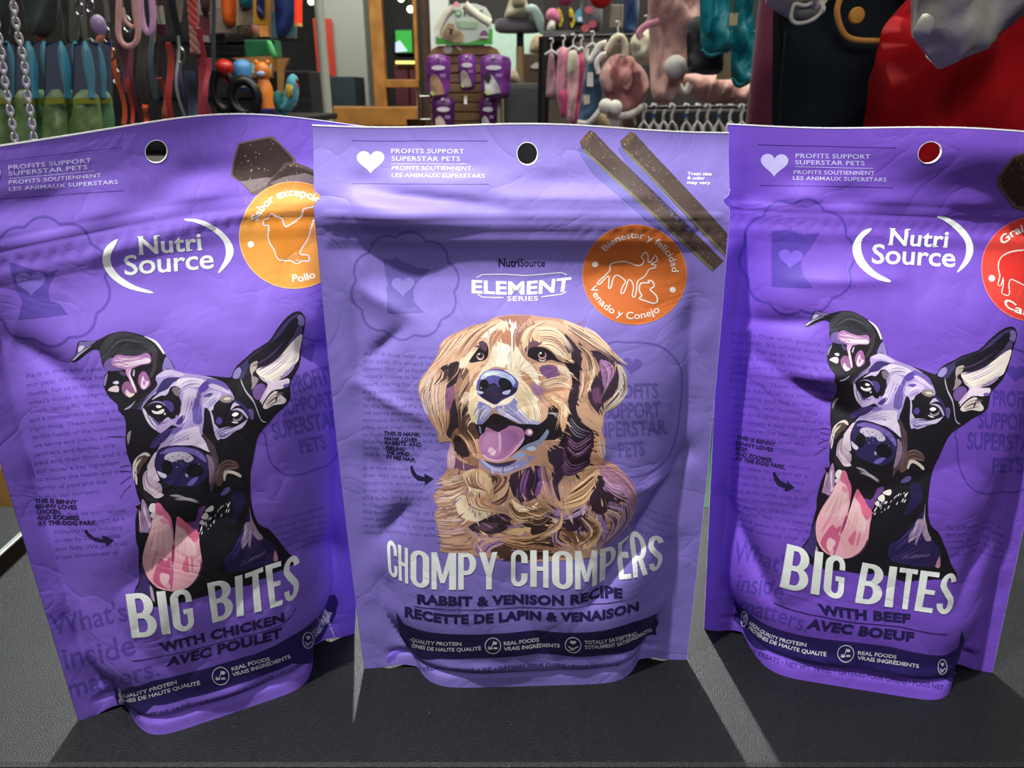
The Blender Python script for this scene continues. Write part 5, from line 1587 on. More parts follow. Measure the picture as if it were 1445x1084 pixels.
    F(J_((590, 360), (660, 440), (800, 440)), J_((600, 480), (700, 560), (850, 640)), 16, 1.8, ['c8a0c0', '3a2634', '8c648c', 'b68cac'], seed=41)
    F(J_((600, 290), (720, 330), (850, 470)), J_((620, 340), (760, 420), (855, 620)), 10, 1.8, ['c48c84', '8a5f80', 'd8a890'], seed=42)
    F(J_((640, 590), (780, 640), (700, 880)), J_((620, 700), (680, 780), (600, 930)), 16, 1.9, ['b894c0', '3c2a3c', 'e0bc98', '74527a'], seed=43)
    F(J_((480, 680), (600, 780), (540, 950)), J_((400, 700), (480, 850), (330, 940)), 14, 2.2, ['e8c298', 'a27cb0', '6b4a38', 'cfa07c'], seed=44)
    F(J_((300, 760), (280, 860), (420, 920)), J_((230, 800), (220, 900), (300, 960)), 8, 1.8, ['e2aa88', '2c1e1e', 'a884b0'], seed=45)
    F(J_((280, 640), (250, 760), (60, 860)), J_((290, 680), (270, 800), (80, 900)), 6, 1.6, ['e6c096', 'a880b4', '5a4034'], seed=46)
    F(J_((500, 640), (400, 700), (280, 740)), J_((490, 600), (400, 660), (290, 720)), 4, 1.4, ['c8a8d0', '8a68a0'], seed=47)
    F(J_((0, 620), (100, 660), (200, 640)), J_((0, 760), (120, 780), (220, 700)), 10, 1.8, ['d8b48c', '5a4034', '8a6a52'], seed=48)
    F(J_((0, 900), (200, 900), (350, 1000)), J_((0, 1000), (150, 1010), (400, 1030)), 10, 2.0, ['5a3c2e', '2a1a18', '8c6450'], seed=49)
    # stray tufts
    F(I_((230, 400), (140, 405), (62, 425)), I_((230, 950), (140, 945), (85, 925)), 46, 1.5, ['c49a80', 'a88070', 'c8a4ac', '8c6a60', 'dcc0a8'], seed=60, jit=2.0)
    F(J_((680, 320), (790, 390), (862, 500)), J_((700, 420), (810, 540), (868, 680)), 16, 1.0, ['c08a80', '8a6088', 'b890b4'], seed=61, jit=1.5)
    F(J_((800, 560), (820, 740), (640, 930)), J_((740, 600), (740, 760), (560, 960)), 18, 1.5, ['b08cb8', '6a4870', 'caa6c0', '3c2a3c'], seed=62)
    F(G_((420, 170), (330, 220), (250, 290)), G_((300, 260), (240, 330), (200, 420)), 12, 1.0, ['c49678', 'dcb89c', '9a7060'], seed=63, jit=1.5)
    F(G_((120, 620), (80, 700), (120, 880)), G_((200, 640), (170, 800), (240, 1040)), 12, 1.4, ['c8b0b0', '8a6658', 'd8c0ac', 'b08c78'], seed=64)
    F(G_((180, 920), (240, 1010), (262, 1090)), G_((330, 800), (320, 960), (270, 1090)), 10, 1.6, ['b88c6e', 'd4ac8c', '7c5a48'], seed=65)
    F(H_((560, 130), (680, 200), (800, 330)), H_((600, 230), (720, 300), (870, 440)), 12, 1.2, ['d4b294', 'a47e70', 'ecd4b8'], seed=66, jit=1.2)
    F(H_((900, 520), (935, 620), (880, 760)), H_((850, 640), (860, 720), (740, 850)), 10, 1.3, ['b8a69c', 'd8ccc0', '7c6868'], seed=67)
    F(I_((420, 330), (520, 372), (640, 374)), I_((760, 300), (700, 350), (600, 380)), 6, 0.8, ['c9b4cc', 'a890b8'], seed=68)
    F(G_((350, 210), (290, 240), (230, 320)), G_((300, 240), (260, 290), (240, 330)), 4, 1.0, ['d6a890'], seed=50)
    F(H_((790, 300), (850, 400), (930, 450)), H_((850, 380), (900, 420), (945, 460)), 4, 1.0, ['c8b09c'], seed=51)
    F(H_((500, 110), (540, 90), (570, 50)), H_((515, 110), (550, 100), (580, 70)), 2, 1.4, ['a06c70'], seed=52)
    F(H_((420, 960), (350, 860), (200, 850)), H_((330, 900), (300, 870), (230, 880)), 3, 0.7, ['d8d0cc'], seed=53)
    return S


def arrow(pr, pts, col): pr.shapes([(smooth_poly(pts[:0] or pts, 1), col)])


def logo_nutri(pr, la, ra, nbase, ntop, sbase, stop_, col):
    pr.shapes([(smooth_poly(la, 3), col), (smooth_poly(ra, 3), col)])
    T = text_tris('Nutri', 0.022, 1.04)
    pr.put(warp_text(T, np.array(nbase, float), np.array(ntop, float), (0.0, CAP)), col)
    # slab serifs of the upper word
    x0, x1 = T[..., 0].min(), T[..., 0].max()
    def bar(cx, y, w):
        a = [(cx - w, y), (cx + w, y), (cx + w, y + 0.045), (cx - w, y + 0.045)]
        q = np.array([[a[0], a[1], a[2]], [a[0], a[2], a[3]]])
        s = (q[..., 0] - x0) / (x1 - x0); t = (q[..., 1] / CAP)[..., None]
        nb, nt_ = np.array(nbase, float), np.array(ntop, float)
        pr.put(along(nb, s) * (1 - t) + along(nt_, s) * t, col)
    W = x1 - x0
    for cx, y, w in ((x0 + 0.03 * W, 0.0, 0.10), (x0 + 0.03 * W, CAP - 0.045, 0.10), (x0 + 0.30 * W, CAP - 0.045, 0.09), (x1 - 0.035 * W, -0.0, 0.09), (x1 - 0.20 * W, 0.0, 0.10)):
        bar(cx, y, w)
    pr.text('Source', sbase, 0, col, 0.012, 0.98, top=np.array(stop_, float))


def top_copy(pr, hc, lines, rules, col, rcol):
    pr.shapes([(heart(*hc), col)])
    for s, (x0, y0, x1, y1, h) in zip(("PROFITS SUPPORT", "SUPERSTAR PETS", "PROFITS SOUTIENNENT", "LES ANIMAUX SUPERSTARS"), lines):
        pr.text(s, [(x0, y0), (x1, y1)], h, col, 0.012, 1.08)
    for (x0, y0, x1, y1) in rules[:1]:
        pr.put(line_shape([(x0, y0), (x1, y1)], 0.7), col)


def badge(pr, cx, cy, rx, ry, col, rim):
    pr.shapes([(circle(cx, cy, rx, ry, 56), rim), (circle(cx, cy, rx - 0.9, ry - 0.9, 56), col)])


def big_title(pr, s, base, top, knots, col):
    T = display_tris(s)
    w = T[..., 0].max()
    s_ = T[..., 0] / w
    idx = np.interp(s_, knots, np.linspace(0, 1, len(knots)))
    t = T[..., 1][..., None]
    pr.put(along(base, idx) * (1 - t) + along(top, idx) * t, col)


def specks(pr, poly, n, cols, seed, r=(0.5, 1.3)):
    rs = random.Random(seed)
    P = np.array(poly)
    out = []
    for k in range(n):
        i0 = rs.randrange(len(P)); m = P.mean(0)
        s_, t_ = rs.random() ** 0.5 * 0.94, rs.random()
        c = m + ((P[i0] * (1 - t_) + P[(i0 + 1) % len(P)] * t_) - m) * s_
        a = rs.uniform(0, 3.14); l, q = rs.uniform(*r) * 1.6, rs.uniform(*r) * 0.6
        d = np.array([math.cos(a), math.sin(a)]); e = np.array([-d[1], d[0]])
        out.append(([tuple(c + d * l), tuple(c + e * q), tuple(c - d * l), tuple(c - e * q)], rs.choice(cols)))
    return out


# ---------------------------------------------------------------- middle pouch
b, r = bagC, rootC
GC = '6456a4'
p = Print(b, r)
emblem(p, 571.5, 404, 73, 74, 0, GC)
f4 = crop(430, 320, 4.517)
p.shapes([(f4((500, 205), (570, 210), (585, 190), (605, 215), (660, 235), (720, 265), (800, 275), (730, 345), (700, 380), (690, 410), (695, 480), (760, 550), (530, 548), (525, 420), (518, 400), (530, 370), (515, 320)), GC),
          (heart(568.5, 405.5, 32, 27), '8073c0')])
para(p, 512, 503.5, 1, 0.03, 10.0, 5.4, GC, 4.05)
para(p, 845, 734, 1, -0.02, 9.4, 4.8, GC, 3.2, 4)
f8 = crop(840, 470, 3.497)
p.put(line_shape(smooth_poly(f8((60, 60), (160, 48), (250, 50), (340, 75), (410, 150), (427, 230), (418, 380), (400, 500), (370, 600), (310, 670), (220, 708), (120, 712), (40, 690), (-20, 600), (-40, 400), (-30, 200)), 4), 2.6, True), GC)
p.shapes([(heart(891.5, 517, 28, 23, 0.1), GC)])
for s, x0, y0, x1, y1, h in (("PROFITS", 856, 563, 929, 560, 21), ("SUPPORT", 854, 591.5, 933, 587, 22), ("SUPERSTAR", 834, 619.5, 942, 612.5, 22), ("PETS", 874, 646, 911, 643, 21)):
    p.text(s, [(x0, y0), (x1, y1)], h, GC, 0.03)
for y in (861, 872): p.text('matters', [(612, 862), (650, 864)], 12, GC, 0.01) if y == 861 else None
p.lay('faint_background_print', 0.00004)
p = Print(b, r)
top_copy(p, (523, 229.5, 39, 33), [(552, 216.2, 655, 216.8, 6.6), (552.5, 227, 649.2, 227.4, 6.6), (553, 239.8, 665, 240.5, 5.8), (553, 250, 683.7, 250.9, 5.8)], [(552, 231.2, 657, 231.6)], 'd4d6f2', GC)
p.lay('profits_lettering', 0.00010)
p = Print(b, r)
for y0, x1 in ((198.2, 688), (259.2, 690)):
    p.put(line_shape([(496, y0), (590, y0 + 0.3), (x1, y0 + 0.6)], 0.8), '53439e')
p.lay('rule_lines', 0.00008)
p = Print(b, r)
f3 = crop(800, 165, 3.442)
for k, (lf, rt) in enumerate((([(62, 120), (110, 64)], [(760, 700), (706, 750)]), ([(258, 118), (310, 72)], [(860, 655), (800, 712)]))):
    (x0, y0), (x1, y1) = lf
    (x3, y3), (x2, y2) = rt
    q = f3((x0, y0), (x1, y1), (x1 + 26, y1 + 14), (x3, y3), (x2, y2), (x0 + 10, y0 + 30))
    sh = f3((x0 - 12, y0 + 40), (x0 + 10, y0 + 20), (x2 - 160, y2 - 130), (x2 - 230, y2 - 170), (x0 + 60, y0 + 150))
    S = [(sh, '6660a8'), (q, '4c3c38'), (f3((x0, y0), (x1, y1), (x1 + 24, y1 + 12), (x0 + 30, y0 + 34)), '5f4a3c')]
    S.append((f3((x0 + 14, y0 + 42), (x0 + 24, y0 + 34), (x2 + 4, y2 - 14), (x2, y2)), '6b6a4c'))
    S += [s for s in specks(p, q, 130, ['6e5a4c', '3a2c2a', '85705e', '5c4a44'], 3 + k, (0.5, 1.4))]
    S += [s for s in specks(p, q, 10, ['c9b79c'], 13 + k, (0.4, 0.8))]
    S += [s for s in specks(p, f3((x0 + 6, y0), (x1, y1 + 6), (x1 + 18, y1 + 14), (x0 + 26, y0 + 26)), 16, ['c9b48a', '8a745c'], 23 + k, (0.4, 0.9))]
    p.shapes(S)
p.lay('treat_stick_print', 0.00008)
p = Print(b, r)
for s, y, x1 in (("Treat size", 247.3, 1004), ("& color", 253.4, 994.5), ("may vary", 259.8, 1002.5)):
    p.text(s, [(970, y), (x1, y + 0.3)], 4.8, 'e4e2f4', 0.03)
p.lay('treat_note_lettering', 0.00010)
p = Print(b, r)
badge(p, 895.4, 388, 73.7, 71.2, 'c0642a', 'd98a58')
p.lay('round_badge', 0.00012, material=None)
p = Print(b, r)
W2 = 'ddd2ca'
arc_text(p, "Bienestar y felicidad", 895.4, 388, 53.5, 52, 140, 4, 9.6, W2, 0.012)
arc_text(p, "Venado y Conejo", 895.4, 388, 66, 63, 196, 304, 10.5, W2, 0.012, below=True)
for c in (circle(840, 373.6, 4.4, 4.2, 16), circle(949.6, 409.6, 4.4, 4.2, 16)): p.shapes([(c, W2)])
deer = f3((215, 715), (280, 703), (350, 725), (375, 700), (362, 680), (380, 657), (393, 670), (395, 705), (410, 700), (430, 672), (438, 700), (408, 715), (432, 722), (425, 735), (400, 742), (380, 775), (345, 800), (340, 835), (332, 875), (318, 870), (325, 830), (315, 800), (300, 795), (290, 825), (275, 858), (262, 855), (272, 825), (285, 800), (245, 770), (225, 790), (215, 830), (203, 830), (205, 775), (180, 795), (160, 815), (150, 808), (190, 770), (210, 745))
p.put(line_shape(smooth_poly(deer, 3), 1.7, True), W2)
rab = f3((360, 810), (400, 808), (395, 797), (415, 800), (425, 825), (405, 840), (435, 870), (440, 900), (420, 908), (380, 895), (352, 885), (365, 870), (352, 845))
p.put(line_shape(smooth_poly(rab, 3), 2.0, True), W2)
p.lay('badge_lettering', 0.00018)
p = Print(b, r)
p.text("Nutri", [(703.5, 376), (733, 376)], 11.5, INKD, 0.03)
p.text("Source", [(734, 376), (769, 376)], 11.5, INKD, 0.006)
p.lay('small_name_lettering', 0.00010)
p = Print(b, r)
LG = 'dcdce6'
p.text("ELEMENT", [(665.5, 413.5), (736, 415.5), (804, 411)], 0, LG, 0.035, 1.05, top=np.array([(665.5, 395), (736, 397), (807, 391)], float))
p.put(line_shape([(672.5, 392), (680.6, 387.8), (712, 387.4), (741.5, 389.2), (770, 387), (792, 385), (800, 388.5)], 1.4), LG)
p.put(line_shape([(674, 416), (680.6, 419.6), (710.6, 420.3)], 1.4), LG)
p.put(line_shape([(764, 419.3), (792, 415.8), (799.4, 412.5)], 1.4), LG)
p.text("SERIES", [(715.6, 424.6), (759.3, 424.6)], 6.6, LG, 0.02, 1.1)
p.lay('element_series_logo', 0.00010)
p = Print(b, r)
p.shapes(hank_shapes())
p.lay('golden_retriever_print', 0.00009)
p = Print(b, r)
for s, x0, y0, x1, y1 in (("THIS IS HANK.", 541.5, 612.5, 593.3, 617.6), ("HANK LOVES", 542.5, 620, 588, 624.8), ("RABBITS. AND", 543, 626.5, 594.5, 632), ("FEELING", 544, 634, 570.5, 637.4), ("THE WIND", 544, 640.5, 577, 644.8), ("IN HIS HAIR.", 544.6, 647, 586.8, 653.8)):
    p.text(s, [(x0, y0), (x1, y1)], 5.6, INKD, 0.03)
f5 = crop(500, 560, 4.93)
p.shapes([(f5((388, 487), (404, 484), (415, 515), (435, 545), (487, 563), (487, 538), (552, 573), (492, 617), (490, 590), (440, 583), (405, 550), (392, 520)), INKD)])
p.lay('dog_name_lettering', 0.00010)
p = Print(b, r)
kn = [0, .127, .195, .285, .431, .46, .587, .655, .7446, .811, .8675, .935, 1]
bs = [(549, 812), (576, 824.5), (606, 831), (644, 831), (704, 831), (721, 829), (773.6, 829), (808, 831), (843, 830), (872, 823.5), (891, 817.5), (913, 810.5), (934, 802)]
tp = [(546, 761), (576, 773), (606, 777.5), (644, 779.5), (704, 779), (721, 777.5), (773.6, 778), (808, 778), (843, 777), (870, 772), (890, 765.5), (912, 761), (937, 756)]
big_title(p, "CHOMPY CHOMPERS", bs, tp, kn, WHITE)
p.lay('title_lettering', 0.00020)
p = Print(b, r)
p.text("RABBIT & VENISON RECIPE", [(588.7, 852.3), (661, 853.4), (733, 852.5), (806, 851.6), (879, 845.8)], 0, NAVY, 0.055, 1.06, top=np.array([(588.7, 839), (661, 840.5), (733, 840), (806, 838.4), (879, 833)], float))
p.put(line_shape([(584, 856.3), (626, 859), (668, 859.4), (760, 857.6), (797.6, 857.4), (855, 855), (884, 848.6)], 1.0), NAVY)
p.text("RECETTE DE LAPIN & VENAISON", [(571, 871), (626, 878.6), (681, 877.8), (736, 875.4), (791, 875), (846, 874.4), (902, 862.6)], 0, NAVY, 0.055, 1.06, top=np.array([(571, 857), (626, 866), (681, 865), (736, 863), (791, 863), (846, 863), (902, 850.6)], float))
p.lay('recipe_lettering', 0.00012)
p = Print(b, r)
bt = [(558.8, 864.7), (569.6, 881.5), (596, 891), (644, 894.7), (692, 893.5), (760, 891), (797.6, 892.3), (855, 888.7), (893.5, 879), (929.5, 864.8)]
bb = [(563.6, 896), (579, 920), (620, 929.5), (668, 928.3), (760, 923.5), (812, 926.7), (855, 923.5), (893.5, 916.3), (927, 898.4)]
p.shapes([(bt + [(926, 872), (930, 880), (926, 890)] + bb[::-1], '1e1848')])
p.lay('ribbon_band', 0.00008)
p = Print(b, r)
LW = 'd6d8dc'
p.text("-QUALITY PROTEIN", [(578, 905), (600, 909.5), (625, 911), (651, 911)], 5.2, LW, 0.02)
p.text("ÉINES DE HAUTE QUALITÉ", [(581, 914), (612, 918.6), (645, 919), (679, 916.5)], 5.2, LW, 0.02)
iconset(p, 695.5, 910.3, 11, LW, 0)
p.text("REAL FOODS", [(711, 909.8), (761, 906.6)], 5.2, LW, 0.02)
p.text("VRAIS INGRÉDIENTS", [(711, 917.2), (790, 914)], 5.2, LW, 0.02)
iconset(p, 808.6, 909.9, 11, LW, 1)
p.text("TOTALLY SATISFYING", [(824.5, 908), (862, 906), (899.5, 897)], 5.2, LW, 0.02)
p.text("TOTALEMENT SATISFAISANTES", [(824.5, 915.2), (873, 911), (921, 892)], 5.2, LW, 0.02)
p.lay('ribbon_lettering', 0.00014)
p = Print(b, r)
p.text("30 TREATS • NET WT. 6 OZ. • GÂTERIES POUR CHIENS • POIDS NET 170 G", [(585, 947.5), (644, 946.8), (702, 943.5), (760, 941), (816, 942.3), (874, 941.5)], 5.0, '342870', 0.012)
p.lay('net_weight_lettering', 0.00010)

# ---------------------------------------------------------------- left pouch
b, r = bagL, rootL
GL = '5a45a6'
p = Print(b, r)
emblem(p, 66, 398, 86, 88, -0.2, GL, 3.8)
f3l = crop(0, 330, 4.7125)
p.shapes([(f3l((60, 190), (110, 200), (260, 250), (330, 260), (390, 230), (330, 330), (320, 390), (330, 440), (400, 470), (450, 535), (120, 570), (150, 450), (100, 370)), GL), (heart(43.5, 401, 42, 34, -0.05), '7e68cc')])
for i in range(15):
    s = PARA[i]
    if s: p.text(s, [(36 + i * 1.3, 535 + i * 12.2), (36 + i * 1.3 + len(s) * 4.4, 533 + i * 12.2 - len(s) * 0.42)], 6.0, GL, 0.006)
for i in range(16, 22):
    s = PARA[i]; p.text(s, [(58 + i, 545 + i * 11.6), (58 + i + len(s) * 4.4, 543 + i * 11.6 - len(s) * 0.3)], 6.0, GL, 0.006)
for i in range(6):
    s = PARA[i][:22]; p.text(s, [(383 + i * 3, 738 + i * 9.5), (383 + i * 3 + len(s) * 3.4, 738 + i * 9.5 - len(s) * 0.85)], 5.0, GL, 0.006)
p.text("What's", [(74, 896), (181, 876)], 30, GL, 0.012)
p.text("inside", [(92, 944), (192, 924)], 31, GL, 0.012)
p.text("matters.", [(98, 984), (226, 954)], 26, GL, 0.012)
f7 = crop(360, 430, 2.93)
p.shapes([(heart(438.5, 503, 25, 28, -0.25), GL)])
for s, x0, y0, x1, y1, h in (("PROFITS", 414, 556, 474, 540, 24), ("SUPPORT", 398, 588, 472, 572, 21), ("SUPERSTAR", 386, 620, 480, 600, 23), ("PETS", 425, 641, 462, 632, 20)):
    p.text(s, [(x0, y0), (x1, y1)], h, GL, 0.03)
p.put(line_shape(smooth_poly(f7((36, 480), (40, 540), (60, 640), (110, 693), (175, 705), (250, 685), (310, 655), (350, 560), (340, 200), (250, 160), (170, 170)), 4), 2.6, True), GL)
p.lay('faint_background_print', 0.00004)
p = Print(b, r)
top_copy(p, (-17, 252, 38, 33, -0.12), [(12, 239.6, 129, 229), (12, 248, 123.5, 238.6), (12.6, 260.2, 143, 250), (13, 269.6, 166.5, 259.2)] and [(12, 239.6, 129, 229, 6.4), (12, 248, 123.5, 238.6, 6.4), (12.6, 260.2, 143, 250, 5.8), (13, 269.6, 166.5, 259.2, 5.8)], [(13, 251.8, 133, 241.4)], 'd2caf6', GL)
p.lay('profits_lettering', 0.00010)
p = Print(b, r)
p.put(line_shape([(-40, 233), (60, 220), (165, 208.5)], 0.8), '4c36a0')
p.put(line_shape([(-40, 283), (60, 276.6), (174, 268.5)], 0.8), '4c36a0')
p.lay('rule_lines', 0.00008)
f2 = crop(240, 180, 4.517)
p = Print(b, r)
h1 = f2((430, 100), (640, 55), (665, 62), (800, 200), (800, 330), (700, 420), (520, 425), (450, 350), (388, 310), (400, 220))
h2 = f2((620, 360), (680, 290), (740, 225), (790, 222), (880, 250), (990, 330), (960, 400), (640, 420))
S = [(h1, '6a5652'), (f2((440, 108), (640, 68), (700, 110), (785, 205), (770, 260), (640, 320), (500, 342), (440, 340), (400, 300), (410, 220)), '33241f'), (f2((450, 345), (620, 318), (660, 330), (600, 380), (520, 412)), '7d6f6e')]
S += specks(p, h1, 60, ['c9b98a', '8a7a5c', '5a4638', '211714'], 5, (0.5, 1.4))
S += [(h2, '5a4640'), (f2((650, 340), (690, 290), (745, 240), (860, 262), (960, 320), (860, 320), (740, 310)), '3a2a24'), (f2((640, 360), (720, 318), (860, 290), (980, 330), (900, 380), (700, 380)), '7f7270')]
S += specks(p, h2, 30, ['c9b98a', '8a7a5c', '4a382e'], 6, (0.5, 1.3))
p.shapes(S)
p.lay('biscuit_print', 0.00008)
p = Print(b, r)
badge(p, 415, 332.3, 78, 76, 'd8933a', 'f0c48c')
p.lay('round_badge', 0.00012)
p = Print(b, r)
W3 = 'f0ece2'
ch = f2((592, 612), (600, 585), (628, 572), (640, 549), (665, 562), (708, 580), (725, 622), (745, 630), (790, 604), (838, 562), (845, 520), (890, 510), (930, 500), (925, 560), (895, 640), (880, 700), (828, 790), (840, 812), (878, 818), (882, 850), (840, 850), (812, 868), (775, 850), (740, 850), (690, 838), (665, 780), (640, 740), (625, 690), (630, 625), (602, 622))
p.shapes([(smooth_poly(ch, 3), 'cf801e')])
p.put(line_shape(smooth_poly(ch, 3), 2.4, True), W3)
p.put(line_shape(f2((740, 830), (760, 815), (775, 835), (800, 800), (815, 830), (800, 850), (830, 840)), 2.0), W3)
arc_text(p, "Sabor excepcional", 415, 332.3, 57, 55.5, 159, 33, 11.5, W3, 0.02)
arc_text(p, "Pollo", 415, 332.3, 68, 66, 268, 297, 10.5, W3, 0.02, below=True)
p.shapes([(circle(353.8, 345, 4.6, 4.6, 16), W3)])
p.lay('badge_lettering', 0.00018)
p = Print(b, r)
la = f3l((780, 33), (730, 60), (694, 105), (680, 170), (700, 240), (760, 310), (860, 368), (1000, 398), (1008, 385), (900, 348), (800, 285), (745, 215), (735, 140), (775, 55))
ra = f2((95, 580), (200, 588), (300, 640), (370, 705), (405, 780), (385, 850), (320, 925), (308, 920), (345, 850), (356, 790), (335, 720), (260, 650), (160, 602), (98, 592))
logo_nutri(p, la, ra, [(196.5, 359), (285, 352.5)], [(195, 333), (282, 327)], [(176, 388.5), (302, 378.5)], [(174, 359), (301, 349)], WHITE)
p.lay('logo_lettering', 0.00010)
p = Print(b, r)
for s, x0, y0, x1, y1 in (("THIS IS BENNY", 49, 710.5, 108.5, 711.6), ("BENNY LOVES", 50, 718, 108.5, 718.8), ("CHICKEN.", 51, 725.6, 86, 726), ("AND ZOOMIES", 52, 734, 112, 733.2), ("AT THE DOG PARK.", 53, 742, 137, 739.4)):
    p.text(s, [(x0, y0), (x1, y1)], 5.8, INKD, 0.03)
f4l = crop(0, 560, 4.516)
p.shapes([(f4l((538, 848), (556, 843), (570, 865), (600, 890), (655, 900), (655, 878), (727, 907), (680, 946), (670, 924), (610, 916), (565, 890), (545, 868)), INKD)])
p.lay('dog_name_lettering', 0.00010)
pb = Print(b, r)
pb.shapes(benny_shapes())
pb.lay('black_dog_print', 0.00009)
p = Print(b, r)
kb = [0, .334, .414, .62, .757, .879, 1]
big_title(p, "BIG BITES", [(186.6, 902), (275, 888), (300, 880), (348, 868), (381.5, 859), (401.6, 853.5), (421, 845)], [(177.4, 839.4), (268, 829), (291.8, 822), (345.6, 810), (374.5, 800), (400.5, 792), (424, 783)], kb, WHITE)
p.lay('title_lettering', 0.00020)
p = Print(b, r)
p.text("WITH CHICKEN", [(227, 920), (314, 901), (402, 877)], 0, NAVY, 0.055, 1.06, top=np.array([(223, 908), (312, 888), (401, 865.5)], float))
p.put(line_shape([(186.6, 933.4), (245, 923.5), (300, 911.8), (350, 898), (395.5, 884), (412, 870), (418, 860)], 1.2), NAVY)
p.text("AVEC POULET", [(235, 942), (317, 922.5), (399, 899)], 0, NAVY, 0.055, 1.06, top=np.array([(236, 929), (316, 909), (398, 886)], float))
p.lay('recipe_lettering', 0.00012)
p = Print(b, r)
p.shapes([([(161, 969.5), (180, 968), (216, 961), (280.5, 946.8), (356, 925.8), (412, 897.7), (440, 878), (472.6, 839), (478, 850), (474, 869.7), (449, 911.8), (412, 937), (370, 955), (328, 967), (286, 980.4), (216, 994), (168, 1003), (164, 988)], '271b5c')])
p.lay('ribbon_band', 0.00008)
p = Print(b, r)
p.text("QUALITY PROTEIN", [(168, 985), (195, 979.5), (223, 973), (250, 966)], 5.2, LW, 0.02)
p.text("ÉINES DE HAUTE QUALITÉ", [(168, 992.5), (207, 984.5), (245, 976), (283, 966.5)], 5.2, LW, 0.02)
iconset(p, 311.4, 954.4, 11.8, LW, 0)
p.text("REAL FOODS", [(327.6, 948), (381.5, 932.8)], 5.2, LW, 0.02)
p.text("VRAIS INGRÉDIENTS", [(328.5, 955.4), (370, 944), (410.5, 928.6)], 5.2, LW, 0.02)
iconset(p, 434.7, 904, 11.5, LW, 1, 0.65)
p.text("TOTALLY SATISFYING", [(443, 895), (455, 880), (464, 864)], 4.5, LW, 0.02)
p.text("TOTALEMENT SATISFAISANTES", [(446, 900), (459, 884), (469, 866)], 4.5, LW, 0.02)
p.lay('ribbon_lettering', 0.00014)
p = Print(b, r)
p.text("TREATS • NET WT. 14 OZ. • GÂTERIES POUR CHIENS • POIDS NET", [(170, 1017), (231, 1006), (303, 989), (374, 965), (446, 932)], 5.6, '33246e', 0.014)
p.lay('net_weight_lettering', 0.00010)

# ---------------------------------------------------------------- right pouch
b, r = bagR, rootR
GR = '4f389e'
# the same dog picture: place it by matching landmarks of the two prints
Lm = bagL.px2uv([(101, 510.8), (425.3, 440.5), (257.8, 660.4), (245.9, 833.5), (223.3, 575.9), (331, 586), (408.9, 784)])
Rm = bagR.px2uv([(1136, 464.2), (1432, 458.8), (1232.3, 626), (1183.8, 786.2), (1219.8, 544.4), (1321, 581), (1340.3, 804.2)])
Amat, *_ = np.linalg.lstsq(np.hstack([Lm, np.ones((len(Lm), 1))]), Rm, rcond=None)
print('dog fit residual', np.abs(np.hstack([Lm, np.ones((len(Lm), 1))]) @ Amat - Rm).max())
print('print uv', Lm, Rm)
p = Print(b, r)
emblem(p, 1125, 363, 78, 80, 0.1, GR, 3.4)
f1 = crop(1010, 160, 4.17)
p.shapes([(f1((330, 690), (425, 685), (440, 660), (452, 690), (520, 715), (610, 700), (560, 790), (510, 850), (500, 900), (520, 960), (572, 1025), (330, 1020)), GR), (heart(1115.5, 366, 34, 27, 0.08), '6f53c4')])
for i, s in enumerate(PARA):
    if s: p.text(s, [(1031, 473 + i * 11.1), (1031 + len(s) * 4.75, 473 + i * 11.1 + len(s) * 4.75 * 0.125)], 5.8, GR, 0.006)
for i in range(5):
    s = PARA[i][:20]; p.text(s, [(1334, 746 + i * 10.2), (1334 + len(s) * 4.1, 748 + i * 10.2)], 5.6, GR, 0.006)
p.text("What's", [(1034, 794), (1112, 812)], 27, GR, 0.012)
p.text("inside", [(1038, 834), (1104, 850)], 26, GR, 0.012)
p.text("matters.", [(1042, 864), (1138, 893)], 24, GR, 0.012)
p.shapes([(heart(1434.4, 529, 27, 24, 0.05), GR)])
for s, x0, y0, x1, y1, h in (("PROFITS", 1402, 573, 1466, 575, 22), ("SUPPORT", 1381, 604, 1460, 606, 22), ("SUPERSTAR", 1365, 634, 1468, 637, 24), ("PETS", 1401, 668, 1445, 668, 22)):
    p.text(s, [(x0, y0), (x1, y1)], h, GR, 0.03)
p.put(line_shape(smooth_poly([(1352, 600), (1351, 625), (1354.5, 659), (1367, 684.5), (1386, 697), (1414, 700), (1445, 691), (1470, 670), (1478, 600), (1470, 520), (1440, 495), (1400, 500)], 4), 2.6, True), GR)
p.lay('faint_background_print', 0.00004)
p = Print(b, r)
top_copy(p, (1092.7, 233.5, 39, 33, 0.03), [(1122.7, 222.8, 1228, 224.4, 6.6), (1122, 232, 1220, 233.5, 6.4), (1120, 245.8, 1234, 247, 5.8), (1119, 254, 1250.5, 256.2, 5.8)], [(1122, 235.4, 1232, 237.8)], 'c4bdec', GR)
p.lay('profits_lettering', 0.00010)
p = Print(b, r)
p.put(line_shape([(1069.5, 204), (1160, 206), (1265, 208.7)], 0.8), '3d2a92')
p.put(line_shape([(1072, 261.5), (1160, 262.5), (1260, 264.5)], 0.8), '3d2a92')
p.lay('rule_lines', 0.00008)
f2r = crop(1200, 160, 3.612)
p = Print(b, r)
hx = f2r((960, 195), (885, 200), (830, 215), (745, 330), (745, 368), (830, 480), (885, 500), (1010, 490), (1090, 350), (1050, 250))
p.shapes([(hx, '5c4a42'), (f2r((950, 205), (885, 210), (835, 228), (756, 335), (800, 420), (850, 470), (960, 490), (1060, 360), (1030, 260)), '33251f')] + specks(p, hx, 70, ['c9b98a', '8a7a5c', '5a4638', '211714'], 9, (0.5, 1.4)))
p.lay('biscuit_print', 0.00008)
p = Print(b, r)
badge(p, 1459, 380, 75, 74, 'd43d33', 'f08a7c')
p.lay('round_badge', 0.00012)
p = Print(b, r)
